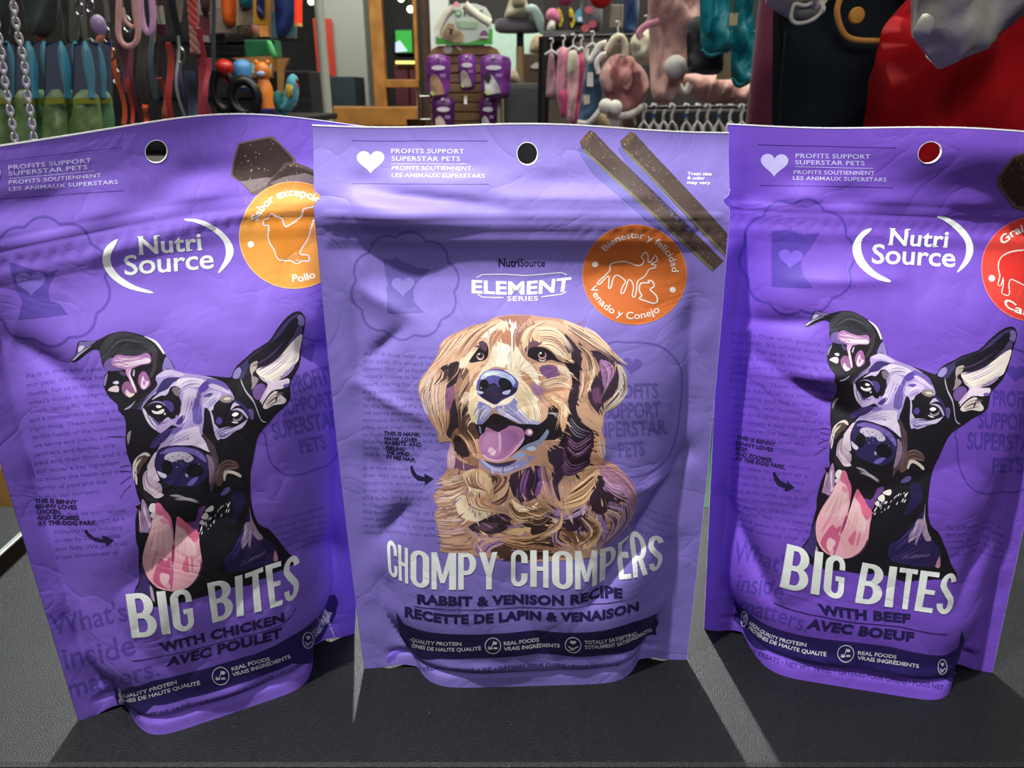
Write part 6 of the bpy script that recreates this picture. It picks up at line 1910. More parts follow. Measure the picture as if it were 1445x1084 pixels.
bull = f2r((960, 690), (885, 696), (820, 705), (772, 730), (752, 775), (760, 830), (748, 870), (765, 872), (776, 830), (776, 880), (768, 912), (797, 926), (806, 910), (802, 870), (818, 842), (885, 875), (940, 870), (950, 920), (985, 925), (990, 860), (1040, 800), (1080, 780), (1060, 720))
p.shapes([(smooth_poly(bull, 2), 'cc2a24')])
p.put(line_shape(smooth_poly(bull, 2), 2.0, True), W3)
arc_text(p, "Grain", 1459, 380, 55, 55, 141, 95, 11.5, W3, 0.02)
arc_text(p, "Carne", 1459, 380, 66, 66, 226, 290, 11.5, W3, 0.02, below=True)
p.shapes([(circle(1398.5, 392.5, 4.6, 4.6, 16), W3)])
p.lay('badge_lettering', 0.00018)
p = Print(b, r)
la = f2r((100, 585), (55, 605), (20, 650), (10, 700), (30, 760), (80, 812), (140, 845), (195, 858), (196, 846), (130, 810), (80, 760), (55, 700), (60, 640), (103, 597))
ra = f2r((445, 522), (500, 533), (570, 580), (612, 640), (626, 700), (600, 760), (548, 806), (543, 800), (578, 745), (590, 690), (575, 640), (530, 588), (480, 548), (447, 533))
logo_nutri(p, la, ra, [(1254, 345.5), (1336.5, 349)], [(1257, 322), (1339, 325)], [(1229.5, 371), (1347, 376.5)], [(1231.5, 343), (1348.5, 348)], WHITE)
p.lay('logo_lettering', 0.00010)
p = Print(b, r)
for s, x0, y0, x1, y1 in (("THIS IS BENNY", 1039, 619, 1093.5, 630.2), ("BENNY LOVES", 1038, 627, 1090.4, 638), ("BEEF.", 1037.4, 634.8, 1055.5, 638.6), ("AND ZOOMIES", 1036.4, 642, 1089, 652.8), ("AT THE DOG PARK.", 1036.4, 649.5, 1108.6, 663.2)):
    p.text(s, [(x0, y0), (x1, y1)], 5.8, INKD, 0.03)
f3r = crop(980, 420, 3.189)
p.shapes([(f3r((352, 790), (363, 786), (375, 808), (390, 828), (417, 842), (418, 828), (452, 858), (408, 876), (408, 859), (378, 850), (360, 825)), INKD)])
p.lay('dog_name_lettering', 0.00010)
pb.lay('black_dog_print', 0.00009, mp=lambda uv: np.hstack([uv, np.ones((len(uv), 1))]) @ Amat, root=rootR, bag=bagR)
p = Print(b, r)
big_title(p, "BIG BITES", [(1101, 830), (1190, 848), (1206.6, 851), (1264, 859.5), (1291, 863.5), (1320, 868), (1345, 871.5)], [(1110.8, 767), (1194, 788), (1217.3, 794), (1270, 801), (1300, 806), (1331, 810.5), (1353, 811)], kb, WHITE)
p.lay('title_lettering', 0.00020)
p = Print(b, r)
p.text("WITH BEEF", [(1157, 866.5), (1220, 874.5), (1284.6, 880.6)], 0, NAVY, 0.055, 1.06, top=np.array([(1154, 853), (1220, 861.5), (1286, 868.5)], float))
p.put(line_shape([(1094, 855.8), (1157.7, 870), (1200, 878), (1271.7, 886), (1337.5, 897)], 1.2), NAVY)
p.text("AVEC BOEUF", [(1137.7, 886), (1213, 896.5), (1289.7, 906)], 0, NAVY, 0.055, 1.06, top=np.array([(1142, 873), (1216, 883.5), (1291, 893.6)], float))
p.lay('recipe_lettering', 0.00012)
p = Print(b, r)
p.shapes([([(1036, 842), (1040, 852), (1053, 864), (1075, 879.6), (1138.7, 898.7), (1200, 906), (1259.8, 914), (1334.5, 925), (1352, 915), (1358, 890), (1362, 905), (1356, 925), (1352, 942), (1331.5, 960), (1259.8, 950), (1200, 942), (1138.7, 933.6), (1084.7, 921), (1053, 898.7), (1035, 876), (1038, 862)], '251a5a')])
p.lay('ribbon_band', 0.00008)
p = Print(b, r)
iconset(p, 1050.5, 875, 10.5, LW, 2, 0.42)
p.text("HIGH-QUALITY PROTEIN", [(1057, 882.8), (1078, 897), (1102, 907), (1137.7, 913.4)], 5.2, LW, 0.02)
p.text("PROTÉINES DE HAUTE QUALITÉ", [(1056, 889.5), (1082, 907), (1124, 919.5), (1165.7, 926)], 5.2, LW, 0.02)
iconset(p, 1193.6, 922.5, 11.4, LW, 0)
p.text("REAL FOODS", [(1210.5, 924), (1265, 930.4)], 5.2, LW, 0.02)
p.text("VRAIS INGRÉDIENTS", [(1209.6, 931), (1296.5, 942.8)], 5.2, LW, 0.02)
iconset(p, 1330, 941.7, 10.5, LW, 1, 0.6)
p.lay('ribbon_lettering', 0.00014)
p = Print(b, r)
p.text("150 TREATS • NET WT. 14 OZ. • GÂTERIES POUR CHIENS • POIDS NET", [(1054, 919), (1110, 940.5), (1167, 950), (1222, 957.5), (1277, 966), (1331.5, 974)], 5.6, '30226a', 0.014)
p.lay('net_weight_lettering', 0.00010)
# ------------------------------------------------------------------ room shell
def struct(o): o['kind'] = 'structure'; return o


FLZ, CEZ = -0.9, 1.9
X0, X1, Y0, Y1 = -3.2, 2.6, -1.9, 3.75
struct(MB().box(((X0 + X1) / 2, 3.0, FLZ - 0.05), (X1 - X0 + 2, 10.4, 0.1)).build('floor', mat('floor_tile', '6a625a', 0.35, noise=0.12, nscale=3)))
struct(MB().box(((X0 + X1) / 2, 3.0, CEZ + 0.05), (X1 - X0 + 2, 10.4, 0.1)).build('ceiling', mat('ceiling_paint', '8a8880', 0.8)))
struct(MB().box((X0 - 0.05, 0.9, 0.5), (0.1, 5.8, 2.8)).build('wall_left', mat('shop_wall', '4c4a48', 0.8, noise=0.05)))
struct(MB().box((X1 + 0.05, 0.9, 0.5), (0.1, 5.8, 2.8)).build('wall_right', MATS['shop_wall']))
struct(MB().box(((X0 + X1) / 2, Y0 - 0.05, 0.5), (X1 - X0 + 0.2, 0.1, 2.8)).build('wall_front', MATS['shop_wall']))
# back wall with the shop window opening
wl, wr = at(372, 100, Y1).x, at(592, 100, Y1).x
wb = at(500, 170, Y1).z
WBM = mat('dark_back_wall', '2a2826', 0.8, noise=0.08)
struct(MB().box(((X0 + wl) / 2, Y1 + 0.05, 0.5), (wl - X0, 0.1, 2.8)).box(((X1 + wr) / 2, Y1 + 0.05, 0.5), (X1 - wr, 0.1, 2.8))
       .box(((wl + wr) / 2, Y1 + 0.05, (wb + FLZ) / 2), (wr - wl, 0.1, wb - FLZ)).build('wall_back', WBM))
WOOD = mat('oak_frame', 'a87432', 0.45, noise=0.25, nscale=14)
wf = MB()
p0, p1 = at(523, 60, Y1 - 0.04), at(541, 60, Y1 - 0.04)
wf.box(((p0.x + p1.x) / 2, Y1, (CEZ + wb) / 2), (p1.x - p0.x, 0.08, CEZ - wb), 0.006)
wf.box((wl + 0.03, Y1, (CEZ + wb) / 2), (0.06, 0.14, CEZ - wb), 0.006)
wf.box((wr - 0.008, Y1, (CEZ + wb) / 2), (0.016, 0.08, CEZ - wb), 0.006)
win = struct(wf.build('window_1', WOOD))
rz = at(560, 118, Y1).z
struct(MB().box(((p1.x + wr) / 2, Y1, rz), (wr - p1.x, 0.1, 0.035), 0.004).build('window_rail', WOOD, win))
struct(MB().box(((wl + wr) / 2, Y1 - 0.01, wb + 0.02), (wr - wl, 0.2, 0.085), 0.006).build('window_sill', WOOD, win))
GLASS = mat('window_glass', 'eef4f4', 0.03, trans=1.0)
GLASS.node_tree.nodes['Principled BSDF'].inputs['IOR'].default_value = 1.05
for a, b in ((wl, p0.x), (p1.x, wr)):
    struct(MB().box(((a + b) / 2, Y1 + 0.01, (CEZ + wb) / 2), (b - a, 0.006, CEZ - wb)).build('window_pane', GLASS, win))
# the passage seen through the window
YF = 7.6
struct(MB().box(((X0 + X1) / 2, YF + 0.05, 0.5), (X1 - X0 + 2, 0.1, 2.8)).build('wall_passage', mat('passage_wall', '23262a', 0.7)))
struct(MB().box((X0 - 0.6, 5.8, 0.5), (0.1, 4.0, 2.8)).build('wall_passage_left', MATS['passage_wall']))
struct(MB().box((X1 + 0.6, 5.8, 0.5), (0.1, 4.0, 2.8)).build('wall_passage_right', MATS['passage_wall']))


def slab(name, px0, py0, px1, py1, Y, depth, m, label, cat, bev=0.003, group=None):
    a, b = at(px0, py0, Y), at(px1, py1, Y)
    bx = MB().box(((a.x + b.x) / 2, Y + depth / 2, (a.z + b.z) / 2), (abs(b.x - a.x), depth, abs(a.z - b.z)), bev)
    if cat != 'tag':
        return tag(bx.build(name, m), label, cat, group)
    o = thing(name, label, cat, ((a.x + b.x) / 2, Y, min(a.z, b.z)), 0, group)
    bx.build('card', m, o)
    MB().tube([Vector(((a.x + b.x) / 2, Y, max(a.z, b.z) - 0.002)), Vector(((a.x + b.x) / 2, Y, CEZ if Y > 1.26 else at(0, -150, 1.25).z))], 0.0007, 5).build('string', mat('tag_string', '3a3a38', 0.7), o)
    adopt(o)
    return o


RED_ = mat('red_banner', 'b03020', 0.5)
GREYW = mat('grey_column_paint', '8e928e', 0.6)


def floorslab(name, px0, py0, px1, Y, depth, m, label, cat):
    a, b = at(px0, py0, Y), at(px1, py0, Y)
    o = MB().box(((a.x + b.x) / 2, Y + depth / 2, (a.z + FLZ) / 2), (b.x - a.x, depth, a.z - FLZ), 0.004).build(name, m)
    return tag(o, label, cat)


o = floorslab('pillar', 434, -120, 504, 6.6, 0.3, GREYW, 'pale grey square pillar beyond the shop window', 'pillar')
slab('wall_banner', 441, 26, 474, 108, 6.55, 0.02, RED_, 'red banner hanging on the grey pillar beyond the window', 'banner')
floorslab('dining_booth', 466, 108, 500, 6.0, 0.4, mat('booth_vinyl', '2c3a44', 0.5), 'dark blue booth seat beyond the window behind the pole', 'seat')
floorslab('dining_booth', 511, 92, 522, 6.8, 0.4, mat('maroon_vinyl', '4a1420', 0.5), 'maroon booth back left of the oak window post', 'seat')
floorslab('dining_booth', 556, 92, 575, 6.8, 0.4, MATS['maroon_vinyl'], 'maroon booth back under the green television', 'seat')
floorslab('dining_booth', 577, 92, 596, 6.8, 0.4, MATS['maroon_vinyl'], 'maroon booth back right of the one under the television', 'seat')
tv = slab('television', 556, 41, 584, 76, 7.54, 0.06, mat('tv_bezel', '101214', 0.4), 'small wall television showing a green picture beyond the window', 'television')
a, b = at(558, 43, 7.535), at(582, 74, 7.535)
MB().box(((a.x + b.x) / 2, 7.535, (a.z + b.z) / 2), (b.x - a.x, 0.01, a.z - b.z)).build('screen', mat('tv_green', '2fa03a', 0.4, emit=0.9), tv)
MB().prism([(at(558, 74, 7.52).x, at(558, 74, 7.52).z), (at(558, 60, 7.52).x, at(558, 60, 7.52).z), (at(564, 57, 7.52).x, at(564, 57, 7.52).z), (at(575, 72, 7.52).x, at(575, 72, 7.52).z)], 7.52, 7.528).build('picture_detail', mat('tv_white', 'c8d8f4', 0.4, emit=0.9), tv)
for x0, x1, lb in ((506, 522, 'short yellow glowing light strip left of the oak window post'), (558, 596, 'long yellow glowing light strip above the maroon booths')):
    slab('light_strip', x0, 86, x1, 90, 6.75, 0.03, mat('strip_glow', 'e8d870', 0.4, emit=1.6), lb, 'light', 0.001)
for x, y, lb in ((566, -2, 'bright round ceiling lamp at the top of the window, left one'), (579, 13, 'bright round ceiling lamp above the television'), (439, 2, 'yellow ceiling lamp left of the pale pole')):
    c = at(x, y, 6.9)
    r = thing('pendant_lamp', lb, 'lamp', c)
    MB().ball(c, 0.026, 12).build('bulb', mat('lamp_glow', 'fff4d8', 0.4, emit=7), r, True)
    MB().tube([c + Vector((0, 0, 0.05)), Vector((c.x, c.y, CEZ))], 0.006, 6).build('cord', mat('black_metal', '18181a', 0.4), r)
    adopt(r)

# brown door post and white frame right of the window
floorslab('door_post', 588, -120, 600, 3.4, 0.1, mat('brown_post', '4a3424', 0.5, noise=0.2), 'dark brown wooden post right of the shop window', 'post')
floorslab('white_post', 601, -120, 629, 3.3, 0.06, mat('white_gloss', 'dfe6de', 0.35), 'white painted post behind the cardboard display', 'post')
# green and dark things low behind the counter, glimpsed through the gaps
t = thing('storage_tub', 'green plastic tub behind the counter, glimpsed between the middle and right pouches', 'tub', (0.19, 0.72, FLZ))
MB().lathe([(0.13, FLZ), (0.16, FLZ + 0.55), (0.165, -0.11)], (0.19, 0.74, 0), 28).build('body', mat('green_plastic', '143020', 0.4), t, True)
MB().lathe([(0.17, -0.125), (0.172, -0.10), (0.16, -0.095)], (0.19, 0.74, 0), 28).build('rim', MATS['green_plastic'], t, True)
adopt(t)
t = thing('wooden_crate', 'pale slatted wooden crate beside the counter at the left edge', 'crate', (-0.52, 0.66, FLZ))
for k in range(7):
    zz = -0.17 - k * 0.085
    MB().box((-0.55, 0.60, zz), (0.5, 0.012, 0.062), 0.003).build('plank', mat('pale_pine', 'b08a4c', 0.6, noise=0.3, nscale=20), t)
for x in (-0.79, -0.31):
    MB().box((x, 0.64, (FLZ - 0.13) / 2 - 0.0), (0.03, 0.05, -0.13 - FLZ), 0.003).build('corner_post', MATS['pale_pine'], t)
MB().box((-0.55, 0.82, -0.5), (0.5, 0.012, 0.74), 0.003).build('back_board', MATS['pale_pine'], t)
adopt(t)


# ------------------------------------------------------------------ soft shapes
def pillow_data(poly, Y, T, seed=0, folds=0.0, fn=10.0, res=5.0, soft=10.0):
    """a puffed closed shape with the outline poly (picture positions on plane Y); picture px are only its measured size"""
    P = np.array(smooth_poly(poly, 3))
    if (P[:, 0] * np.roll(P[:, 1], -1) - np.roll(P[:, 0], -1) * P[:, 1]).sum() < 0: P = P[::-1]
    n = len(P)
    x0, y0 = P.min(0); x1, y1 = P.max(0)
    res = max(res, math.sqrt((x1 - x0) * (y1 - y0) / 420))
    gx, gy = np.meshgrid(np.arange(x0 + res / 2, x1, res), np.arange(y0 + res / 2, y1, res))
    g = np.stack([gx.ravel(), gy.ravel()], 1)
    A, B = P, np.roll(P, -1, 0)
    def dist(q):
        d = B - A
        t = np.clip(((q[:, None] - A) * d).sum(-1) / ((d * d).sum(-1) + 1e-9), 0, 1)
        return np.sqrt((((A + d * t[..., None]) - q[:, None]) ** 2).sum(-1)).min(1)
    wn = np.zeros(len(g), int)
    for (ax, ay), (bx, by) in zip(A, B):
        s = (bx - ax) * (g[:, 1] - ay) - (g[:, 0] - ax) * (by - ay)
        wn += ((ay <= g[:, 1]) & (by > g[:, 1]) & (s > 0)).astype(int) - ((ay > g[:, 1]) & (by <= g[:, 1]) & (s < 0)).astype(int)
    g = g[wn != 0]
    if len(g):
        dg_ = dist(g); g = g[dg_ > res * 0.4]
    allp = np.vstack([P, g]) if len(g) else P
    vs = [Vector((float(a), float(b))) for a, b in allp]
    ov, oe, of, *_ = delaunay_2d_cdt(vs, [(i, (i + 1) % n) for i in range(n)], [list(range(n))], 1, 1e-5, False)
    V = np.array([(v.x, v.y) for v in ov])
    d = dist(V)
    h = T * np.sqrt(np.clip(1 - np.exp(-d / soft), 0, 1))
    fr = vnoise(V[:, 0] / fn + 7, V[:, 1] / (fn * 3.2), seed) - 0.5
    fr2 = vnoise(V[:, 0] / (fn * 0.45) + V[:, 1] / 40, V[:, 1] / (fn * 1.2), seed + 9) - 0.5
    edge = np.clip(d / (soft * 0.7), 0, 1)
    f = folds * (fr * 1.6 + fr2 * 0.6) * edge
    W = np.array([at(a, b, Y) for a, b in V])
    F = W.copy(); F[:, 1] -= h + f
    Bk = W.copy(); Bk[:, 1] += h * 0.6
    on = d < 1e-3
    m = len(V)
    verts = np.vstack([F, Bk])
    faces = []
    for q in of:
        q = list(q)
        a = np.array([F[q[0]], F[q[1]], F[q[2]]])
        nrm = np.cross(a[1] - a[0], a[2] - a[0])
        if nrm[1] > 0: q = q[::-1]
        faces.append(tuple(q)); faces.append(tuple(i + m for i in q[::-1]))
    return verts, faces


def pillow(name, poly, Y, T, m, parent=None, **k):
    v, f = pillow_data(poly, Y, T, **k)
    o = mesh_obj(name, v, f, m, parent, True)
    bm = bmesh.new(); bm.from_mesh(o.data)
    bmesh.ops.remove_doubles(bm, verts=bm.verts, dist=1e-6)
    bm.to_mesh(o.data); bm.free()
    return o


def flatpiece(name, poly, Y, depth, m, parent=None):
    return MB().prism([(at(a, b, Y).x, at(a, b, Y).z) for a, b in poly][::-1], Y - depth, Y).build(name, m, parent)


def T3(pts, Y): return [at(x, y, Y) for x, y in pts]


def px(Y): return Y * 1.06 / FPX          # size of one picture pixel at depth Y


CHROME = mat('chrome', 'c8ccc8', 0.22, metal=1.0)
STEEL = mat('dull_steel', '9a9c98', 0.35, metal=0.9)
BLACKM = mat('black_metal', '18181a', 0.4)
FAB = lambda n, c, **k: mat(n, c, 0.85, noise=0.10, nscale=60, bump=0.3, bscale=500, sheen=0.3, **k)

# ------------------------------------------------------------------ toy wall on the left
bd = slab('peg_panel', 120, -260, 436, 700, 2.05, 0.03, mat('charcoal_panel', '1c1c1e', 0.7), 'charcoal display panel behind the hanging leads and pet toys', 'display')
for k in range(9):
    z = -0.1 + k * 0.13
    a, b = at(120, 100, 2.045), at(436, 100, 2.045)
    MB().box(((a.x + b.x) / 2, 2.046, z), (b.x - a.x, 0.008, 0.012)).build('slat_groove', mat('slat_groove_dark', '0c0c0e', 0.6), bd)
floorslab('panel_cabinet', 120, 100, 436, 2.10, 0.25, MATS['charcoal_panel'], 'dark base unit carrying the toy display panel', 'cabinet')


def toy_card(x0, y0, x1, y1, Y, hx, hx2, label, shape=None, shx=None):
    t = thing('toy_card', label, 'pet toy', at((x0 + x1) / 2, y1, Y), group='carded pet toys on the panel')
    flatpiece('backing_card', [(x0, y0), (x1, y0), (x1, y1), (x0, y1)], Y, 0.004, mat('card_' + hx, hx, 0.6, noise=0.15, nscale=20), t)
    flatpiece('header_print', [(x0 + 1, y0 + (y1 - y0) * .7), (x1 - 1, y0 + (y1 - y0) * .7), (x1 - 1, y1 - 1), (x0 + 1, y1 - 1)], Y - 0.004, 0.001, mat('card_' + hx2, hx2, 0.6, noise=0.2, nscale=40), t)
    if shape: pillow('toy_body', shape, Y - 0.012, 0.022, mat('toy_' + shx, shx, 0.45), t, soft=6)
    c = at((x0 + x1) / 2, y0 + 2, Y)
    MB().tube([c + Vector((0, 0.06, 0)), c + Vector((0, -0.04, 0)), c + Vector((0, -0.045, 0.008))], 0.002, 6).build('hook', STEEL, t)
    adopt(t)
    return t


toy_card(280, -70, 297, 60, 1.85, 'a8a094', '6a2a38', 'cream card with a red lower print at the left of the carded toys', [(282, -40), (295, -42), (296, 14), (284, 16)], '4a2c34')
toy_card(298, -70, 334, 47, 1.86, 'a89a84', '8c8070', 'cream card behind the long orange toy', [(311, -60), (333, -60), (334, 20), (331, 33), (324, 38), (316, 32), (312, 10)], 'e0641c')
toy_card(335, -70, 358, 36, 1.84, 'b0aa98', '8a7a60', 'cream card with a teal toy, right of the orange toy', [(337, -50), (355, -52), (356, 4), (346, 12), (337, 5)], '1f6f78')
toy_card(359, -70, 378, 36, 1.82, 'd09a20', 'c08a18', 'yellow card with a navy toy', [(364, -40), (374, -42), (371, 10), (374, 24), (364, 24), (362, 5)], '1c2450')
toy_card(382, -70, 419, 54, 1.84, '9a8870', '4a7078', 'card with a big round navy toy', [(386, -30), (402, -40), (416, -20), (417, 14), (410, 40), (398, 55), (390, 46), (394, 24), (388, 8)], '22346c')
toy_card(338, 38, 362, 52, 1.9, '7a6a58', '5a4a40', 'small brown card below the teal toy', [(354, 36), (362, 34), (366, 46), (361, 54), (354, 50)], 'c88078')
toy_card(302, 46, 318, 62, 1.9, '24262a', '2c5028', 'small dark card with a green print under the cream cards')
t = thing('tube_light', 'bright orange-red tube hanging left of the pale pole', 'toy', at(421, 34, 1.7))
a, b = at(421, -60, 1.7), at(421, 33, 1.7)
MB().tube([a, b], 4.6 * px(1.7), 14).build('tube', mat('orange_tube', 'f0401c', 0.4, emit=0.5), t, True)  # lit look of the toy tube is put in as emission
MB().tube([b, b + Vector((0, 0, -0.006))], 4.8 * px(1.7), 14).build('tube_end', mat('tube_end', 'f0b060', 0.4), t, True)
adopt(t)
# green box, cardboard tray, tyres and squeaky toys
slab('toy_box', 344, 56, 390, 81, 1.86, 0.05, mat('green_box', '2c8050', 0.4, noise=0.3, nscale=12), 'green glossy box under the carded toys', 'box')
pillow('leaf_toy', [(376, 58), (384, 60), (391, 80), (382, 80)], 1.80, 0.012, mat('light_green_toy', '55c070', 0.4), soft=5)
tag(bpy.data.objects['leaf_toy'], 'light green leaf-shaped toy in front of the green box', 'pet toy')
t = thing('cardboard_tray', 'brown cardboard header with a pale green print beside the toy tyres', 'box', at(366, 110, 1.75))
flatpiece('board', [(330, 82), (386, 79), (386, 110), (352, 108), (345, 90)], 1.80, 0.01, mat('kraft_board', 'a8783c', 0.7, noise=0.15), t)
flatpiece('label', [(352, 88), (384, 90), (383, 106), (355, 103)], 1.789, 0.001, mat('mint_label', 'a8c4a8', 0.6, noise=0.4, nscale=50), t)
flatpiece('side_post', [(393, 82), (410, 82), (402, 100), (400, 132), (394, 132)], 1.80, 0.012, MATS['kraft_board'], t)
adopt(t)
pillow('squeaky_toy', [(303, 92), (312, 83), (327, 88), (330, 100), (323, 108), (321, 118), (315, 108), (306, 100)], 1.72, 0.02, mat('red_rubber', 'c8281c', 0.3), soft=6)
tag(bpy.data.objects['squeaky_toy'], 'glossy red rubber toy with a pale face above the toy tyres', 'pet toy')
t = thing('bottle_toy', 'pale blue toy with a white label above the larger tyre', 'pet toy', at(340, 128, 1.7))
pillow('toy_body', [(328, 92), (336, 84), (350, 86), (355, 100), (352, 126), (338, 127), (334, 110)], 1.68, 0.022, mat('sky_rubber', '5a9ad0', 0.35), t, soft=6)
flatpiece('label', [(340, 116), (350, 116), (350, 123), (341, 123)], 1.655, 0.001, mat('label_white', 'c8d4dc', 0.5), t)
adopt(t)
for cx, cy, rx, ry, Y, lb in ((345, 137, 17, 20, 1.62, 'black rubber tyre toy, the larger one in front'), (316, 128, 13, 25, 1.72, 'black rubber tyre toy half behind the larger one')):
    m_ = MB()
    c = at(cx, cy, Y); R = rx * px(Y); r = R * 0.32
    ring = []
    N1, N2 = 36, 12
    vs, fs = [], []
    for i in range(N1):
        a = 2 * math.pi * i / N1
        for j in range(N2):
            b_ = 2 * math.pi * j / N2
            rr = R - r * 0.2 + r * math.cos(b_)
            tread = 1.0 + (0.05 if (i % 2 and abs(math.sin(b_)) < 0.5) else 0)
            vs.append((c.x + rr * tread * math.cos(a), c.y + r * 1.3 * math.sin(b_), c.z + rr * tread * math.sin(a) * ry / rx))
    for i in range(N1):
        for j in range(N2):
            fs.append((i * N2 + j, ((i + 1) % N1) * N2 + j, ((i + 1) % N1) * N2 + (j + 1) % N2, i * N2 + (j + 1) % N2))
    tag(m_.add(vs, fs).build('tyre_toy', mat('black_rubber', '16181a', 0.35), smooth=True), lb, 'pet toy')
t = thing('squeaky_figure', 'orange rubber figure with a blue and white muzzle beside the tyre', 'pet toy', at(373, 152, 1.65))
c = at(372, 112, 1.65); q = px(1.65)
MB().lathe([(2 * q, 20 * q), (7 * q, 18 * q), (10 * q, 11 * q), (9 * q, 4 * q), (6 * q, 0), (9 * q, -8 * q), (11 * q, -20 * q), (10 * q, -34 * q), (12 * q, -40 * q), (8 * q, -42 * q)], c - Vector((0, 0, 0)), 18).build('body', mat('orange_rubber', 'e8842c', 0.35), t, True)
MB().ball(c + Vector((0, -9 * q, 6 * q)), 5 * q, 12, (1.1, .6, .7)).build('muzzle', mat('pale_blue_rubber', 'a8b8d8', 0.4), t, True)
for s in (-1, 1): MB().ball(c + Vector((s * 7 * q, 0, 19 * q)), 3.2 * q, 10).build('ear', MATS['orange_rubber'], t, True)
adopt(t)
slab('toy_tin', 364, 153, 392, 190, 1.62, 0.06, mat('navy_tin', '342a5c', 0.4), 'dark blue and pink tin under the orange figure', 'tin')
t = thing('bird_toy', 'turquoise plush bird toy with a yellow belly at the right of the toy shelf', 'pet toy', at(412, 165, 1.6))
pillow('body', [(405, 112), (412, 104), (420, 110), (422, 130), (418, 148), (408, 158), (402, 164), (396, 150), (404, 138), (406, 124)], 1.6, 0.028, mat('turquoise_plush', '3f9aa8', 0.8, noise=0.2, sheen=0.4), t, soft=7)
pillow('belly', [(404, 120), (413, 122), (411, 138), (404, 136)], 1.572, 0.006, mat('yellow_plush', 'c8a83a', 0.8), t, soft=4)
pillow('wing', [(386, 132), (394, 128), (400, 142), (404, 158), (392, 158), (386, 146)], 1.6, 0.02, mat('teal_plush', '1c6c64', 0.8, noise=0.2), t, soft=6)
pillow('crest', [(417, 110), (422, 116), (421, 124), (418, 118)], 1.58, 0.008, mat('red_plush', 'a83040', 0.8), t, soft=4)
adopt(t)
slab('toy_shelf', 296, 165, 430, 175, 1.55, 0.30, mat('shelf_black', '141416', 0.5), 'black shelf under the toy tyres', 'shelf')
floorslab('shelf_cabinet', 296, 176, 430, 1.60, 0.22, MATS['shelf_black'], 'black cabinet under the toy shelf', 'cabinet')

# ------------------------------------------------------------------ leads and straps
rl = thing('hook_rail', 'grey rail above the frame carrying the leads and harnesses', 'rail', at(150, -150, 1.25))
MB().tube([at(-120, -150, 1.25), at(300, -150, 1.25)], 0.008, 10).build('bar', STEEL, rl, True)
for x in (-110, 290): MB().tube([at(x, -150, 1.25), Vector((at(x, -150, 1.25).x, 1.25, CEZ))], 0.006, 8).build('hanger_rod', STEEL, rl)
adopt(rl)
straps = [  # x0,y0,x1,y1,width px,Y,colour,clip,label
    (120, -150, 124, 66, 7, 1.22, '6a6a60', 1, 'grey webbing lead, leftmost of the row'),
    (140, -150, 146, 30, 6, 1.2, '74746c', 1, 'grey lead ending at the lilac bag holder'),
    (156, -150, 156, 140, 8, 1.24, '3c372e', 0, 'dark olive strap left of the orange one'),
    (160, 70, 174, 176, 6, 1.1, 'd0501c', 0, 'thin bright orange strap low on the left'),
    (168, 40, 180, 130, 9, 1.2, '5a2430', 0, 'wine red strap beside the orange one'),
    (180, 110, 190, 178, 5, 1.18, 'b83024', 0, 'short red strap low beside the orange one'),
    (196, 40, 214, 178, 12, 1.26, '3a3228', 0, 'wide dark brown strap behind the pink loops'),
    (205, 148, 207, 180, 7, 1.16, 'e0561c', 0, 'orange strap end just above the left pouch'),
    (208, 0, 222, 140, 7, 1.24, '4c5a5c', 0, 'slate blue strap right of the pink loops'),
    (218, -100, 219, 60, 5, 1.3, 'b84a34', 0, 'brick red strap beside the slate one'),
    (226, -100, 228, 120, 6, 1.32, '3a1c24', 0, 'dark maroon strap in the middle of the leads'),
    (233, 60, 246, 175, 8, 1.22, 'a83028', 0, 'bright red strap reaching down to the pouch'),
    (240, -100, 252, 60, 9, 1.34, '1c1c22', 1, 'black webbing lead with a steel clip'),
    (246, 50, 260, 165, 3.5, 1.16, '8c968a', 0, 'thin pale green cord'),
    (262, -150, 276, 75, 0, 1.2, 'c8705c', 0, 'braided rope lead in coral, blue and red'),
    (268, 100, 276, 165, 14, 1.24, '2c3c4c', 0, 'ruffled dark blue collar strap'),
    (282, 40, 286, 175, 12, 1.2, '9a2430', 0, 'broad crimson strap at the right of the leads'),
    (290, 82, 297, 165, 6, 1.16, 'a83a44', 0, 'narrow crimson strap with a pale stripe'),
    (266, -150, 268, 60, 4, 1.36, '3c6048', 0, 'green cord behind the braided lead'),
    (100, -150, 106, 60, 9, 1.3, '4c4a42', 0, 'khaki webbing lead between the grey leads'),
    (150, -150, 160, 90, 5, 1.3, '2c2a2c', 1, 'black cord lead with a clip beside the coral roll'),
    (184, 60, 196, 176, 6, 1.3, '6a1c30', 0, 'narrow claret strap in front of the brown one'),
    (214, 60, 224, 178, 6, 1.34, '2a3440', 0, 'navy strap behind the slate one'),
    (226, 110, 236, 178, 7, 1.3, 'a84420', 0, 'rust strap low in the middle'),
    (248, -150, 250, 30, 10, 1.4, '7c7464', 0, 'beige strap at the top beside the braided lead'),
    (254, 90, 262, 176, 6, 1.36, '3c2c5c', 0, 'dark violet strap under the pale green cord'),
    (300, -150, 302, 100, 5, 1.5, '26323c', 0, 'dark cord left of the black tyre toys'),
    (170, -150, 176, 16, 5, 1.15, '7a6e5c', 1, 'tan lead with a bright steel clip'),
]
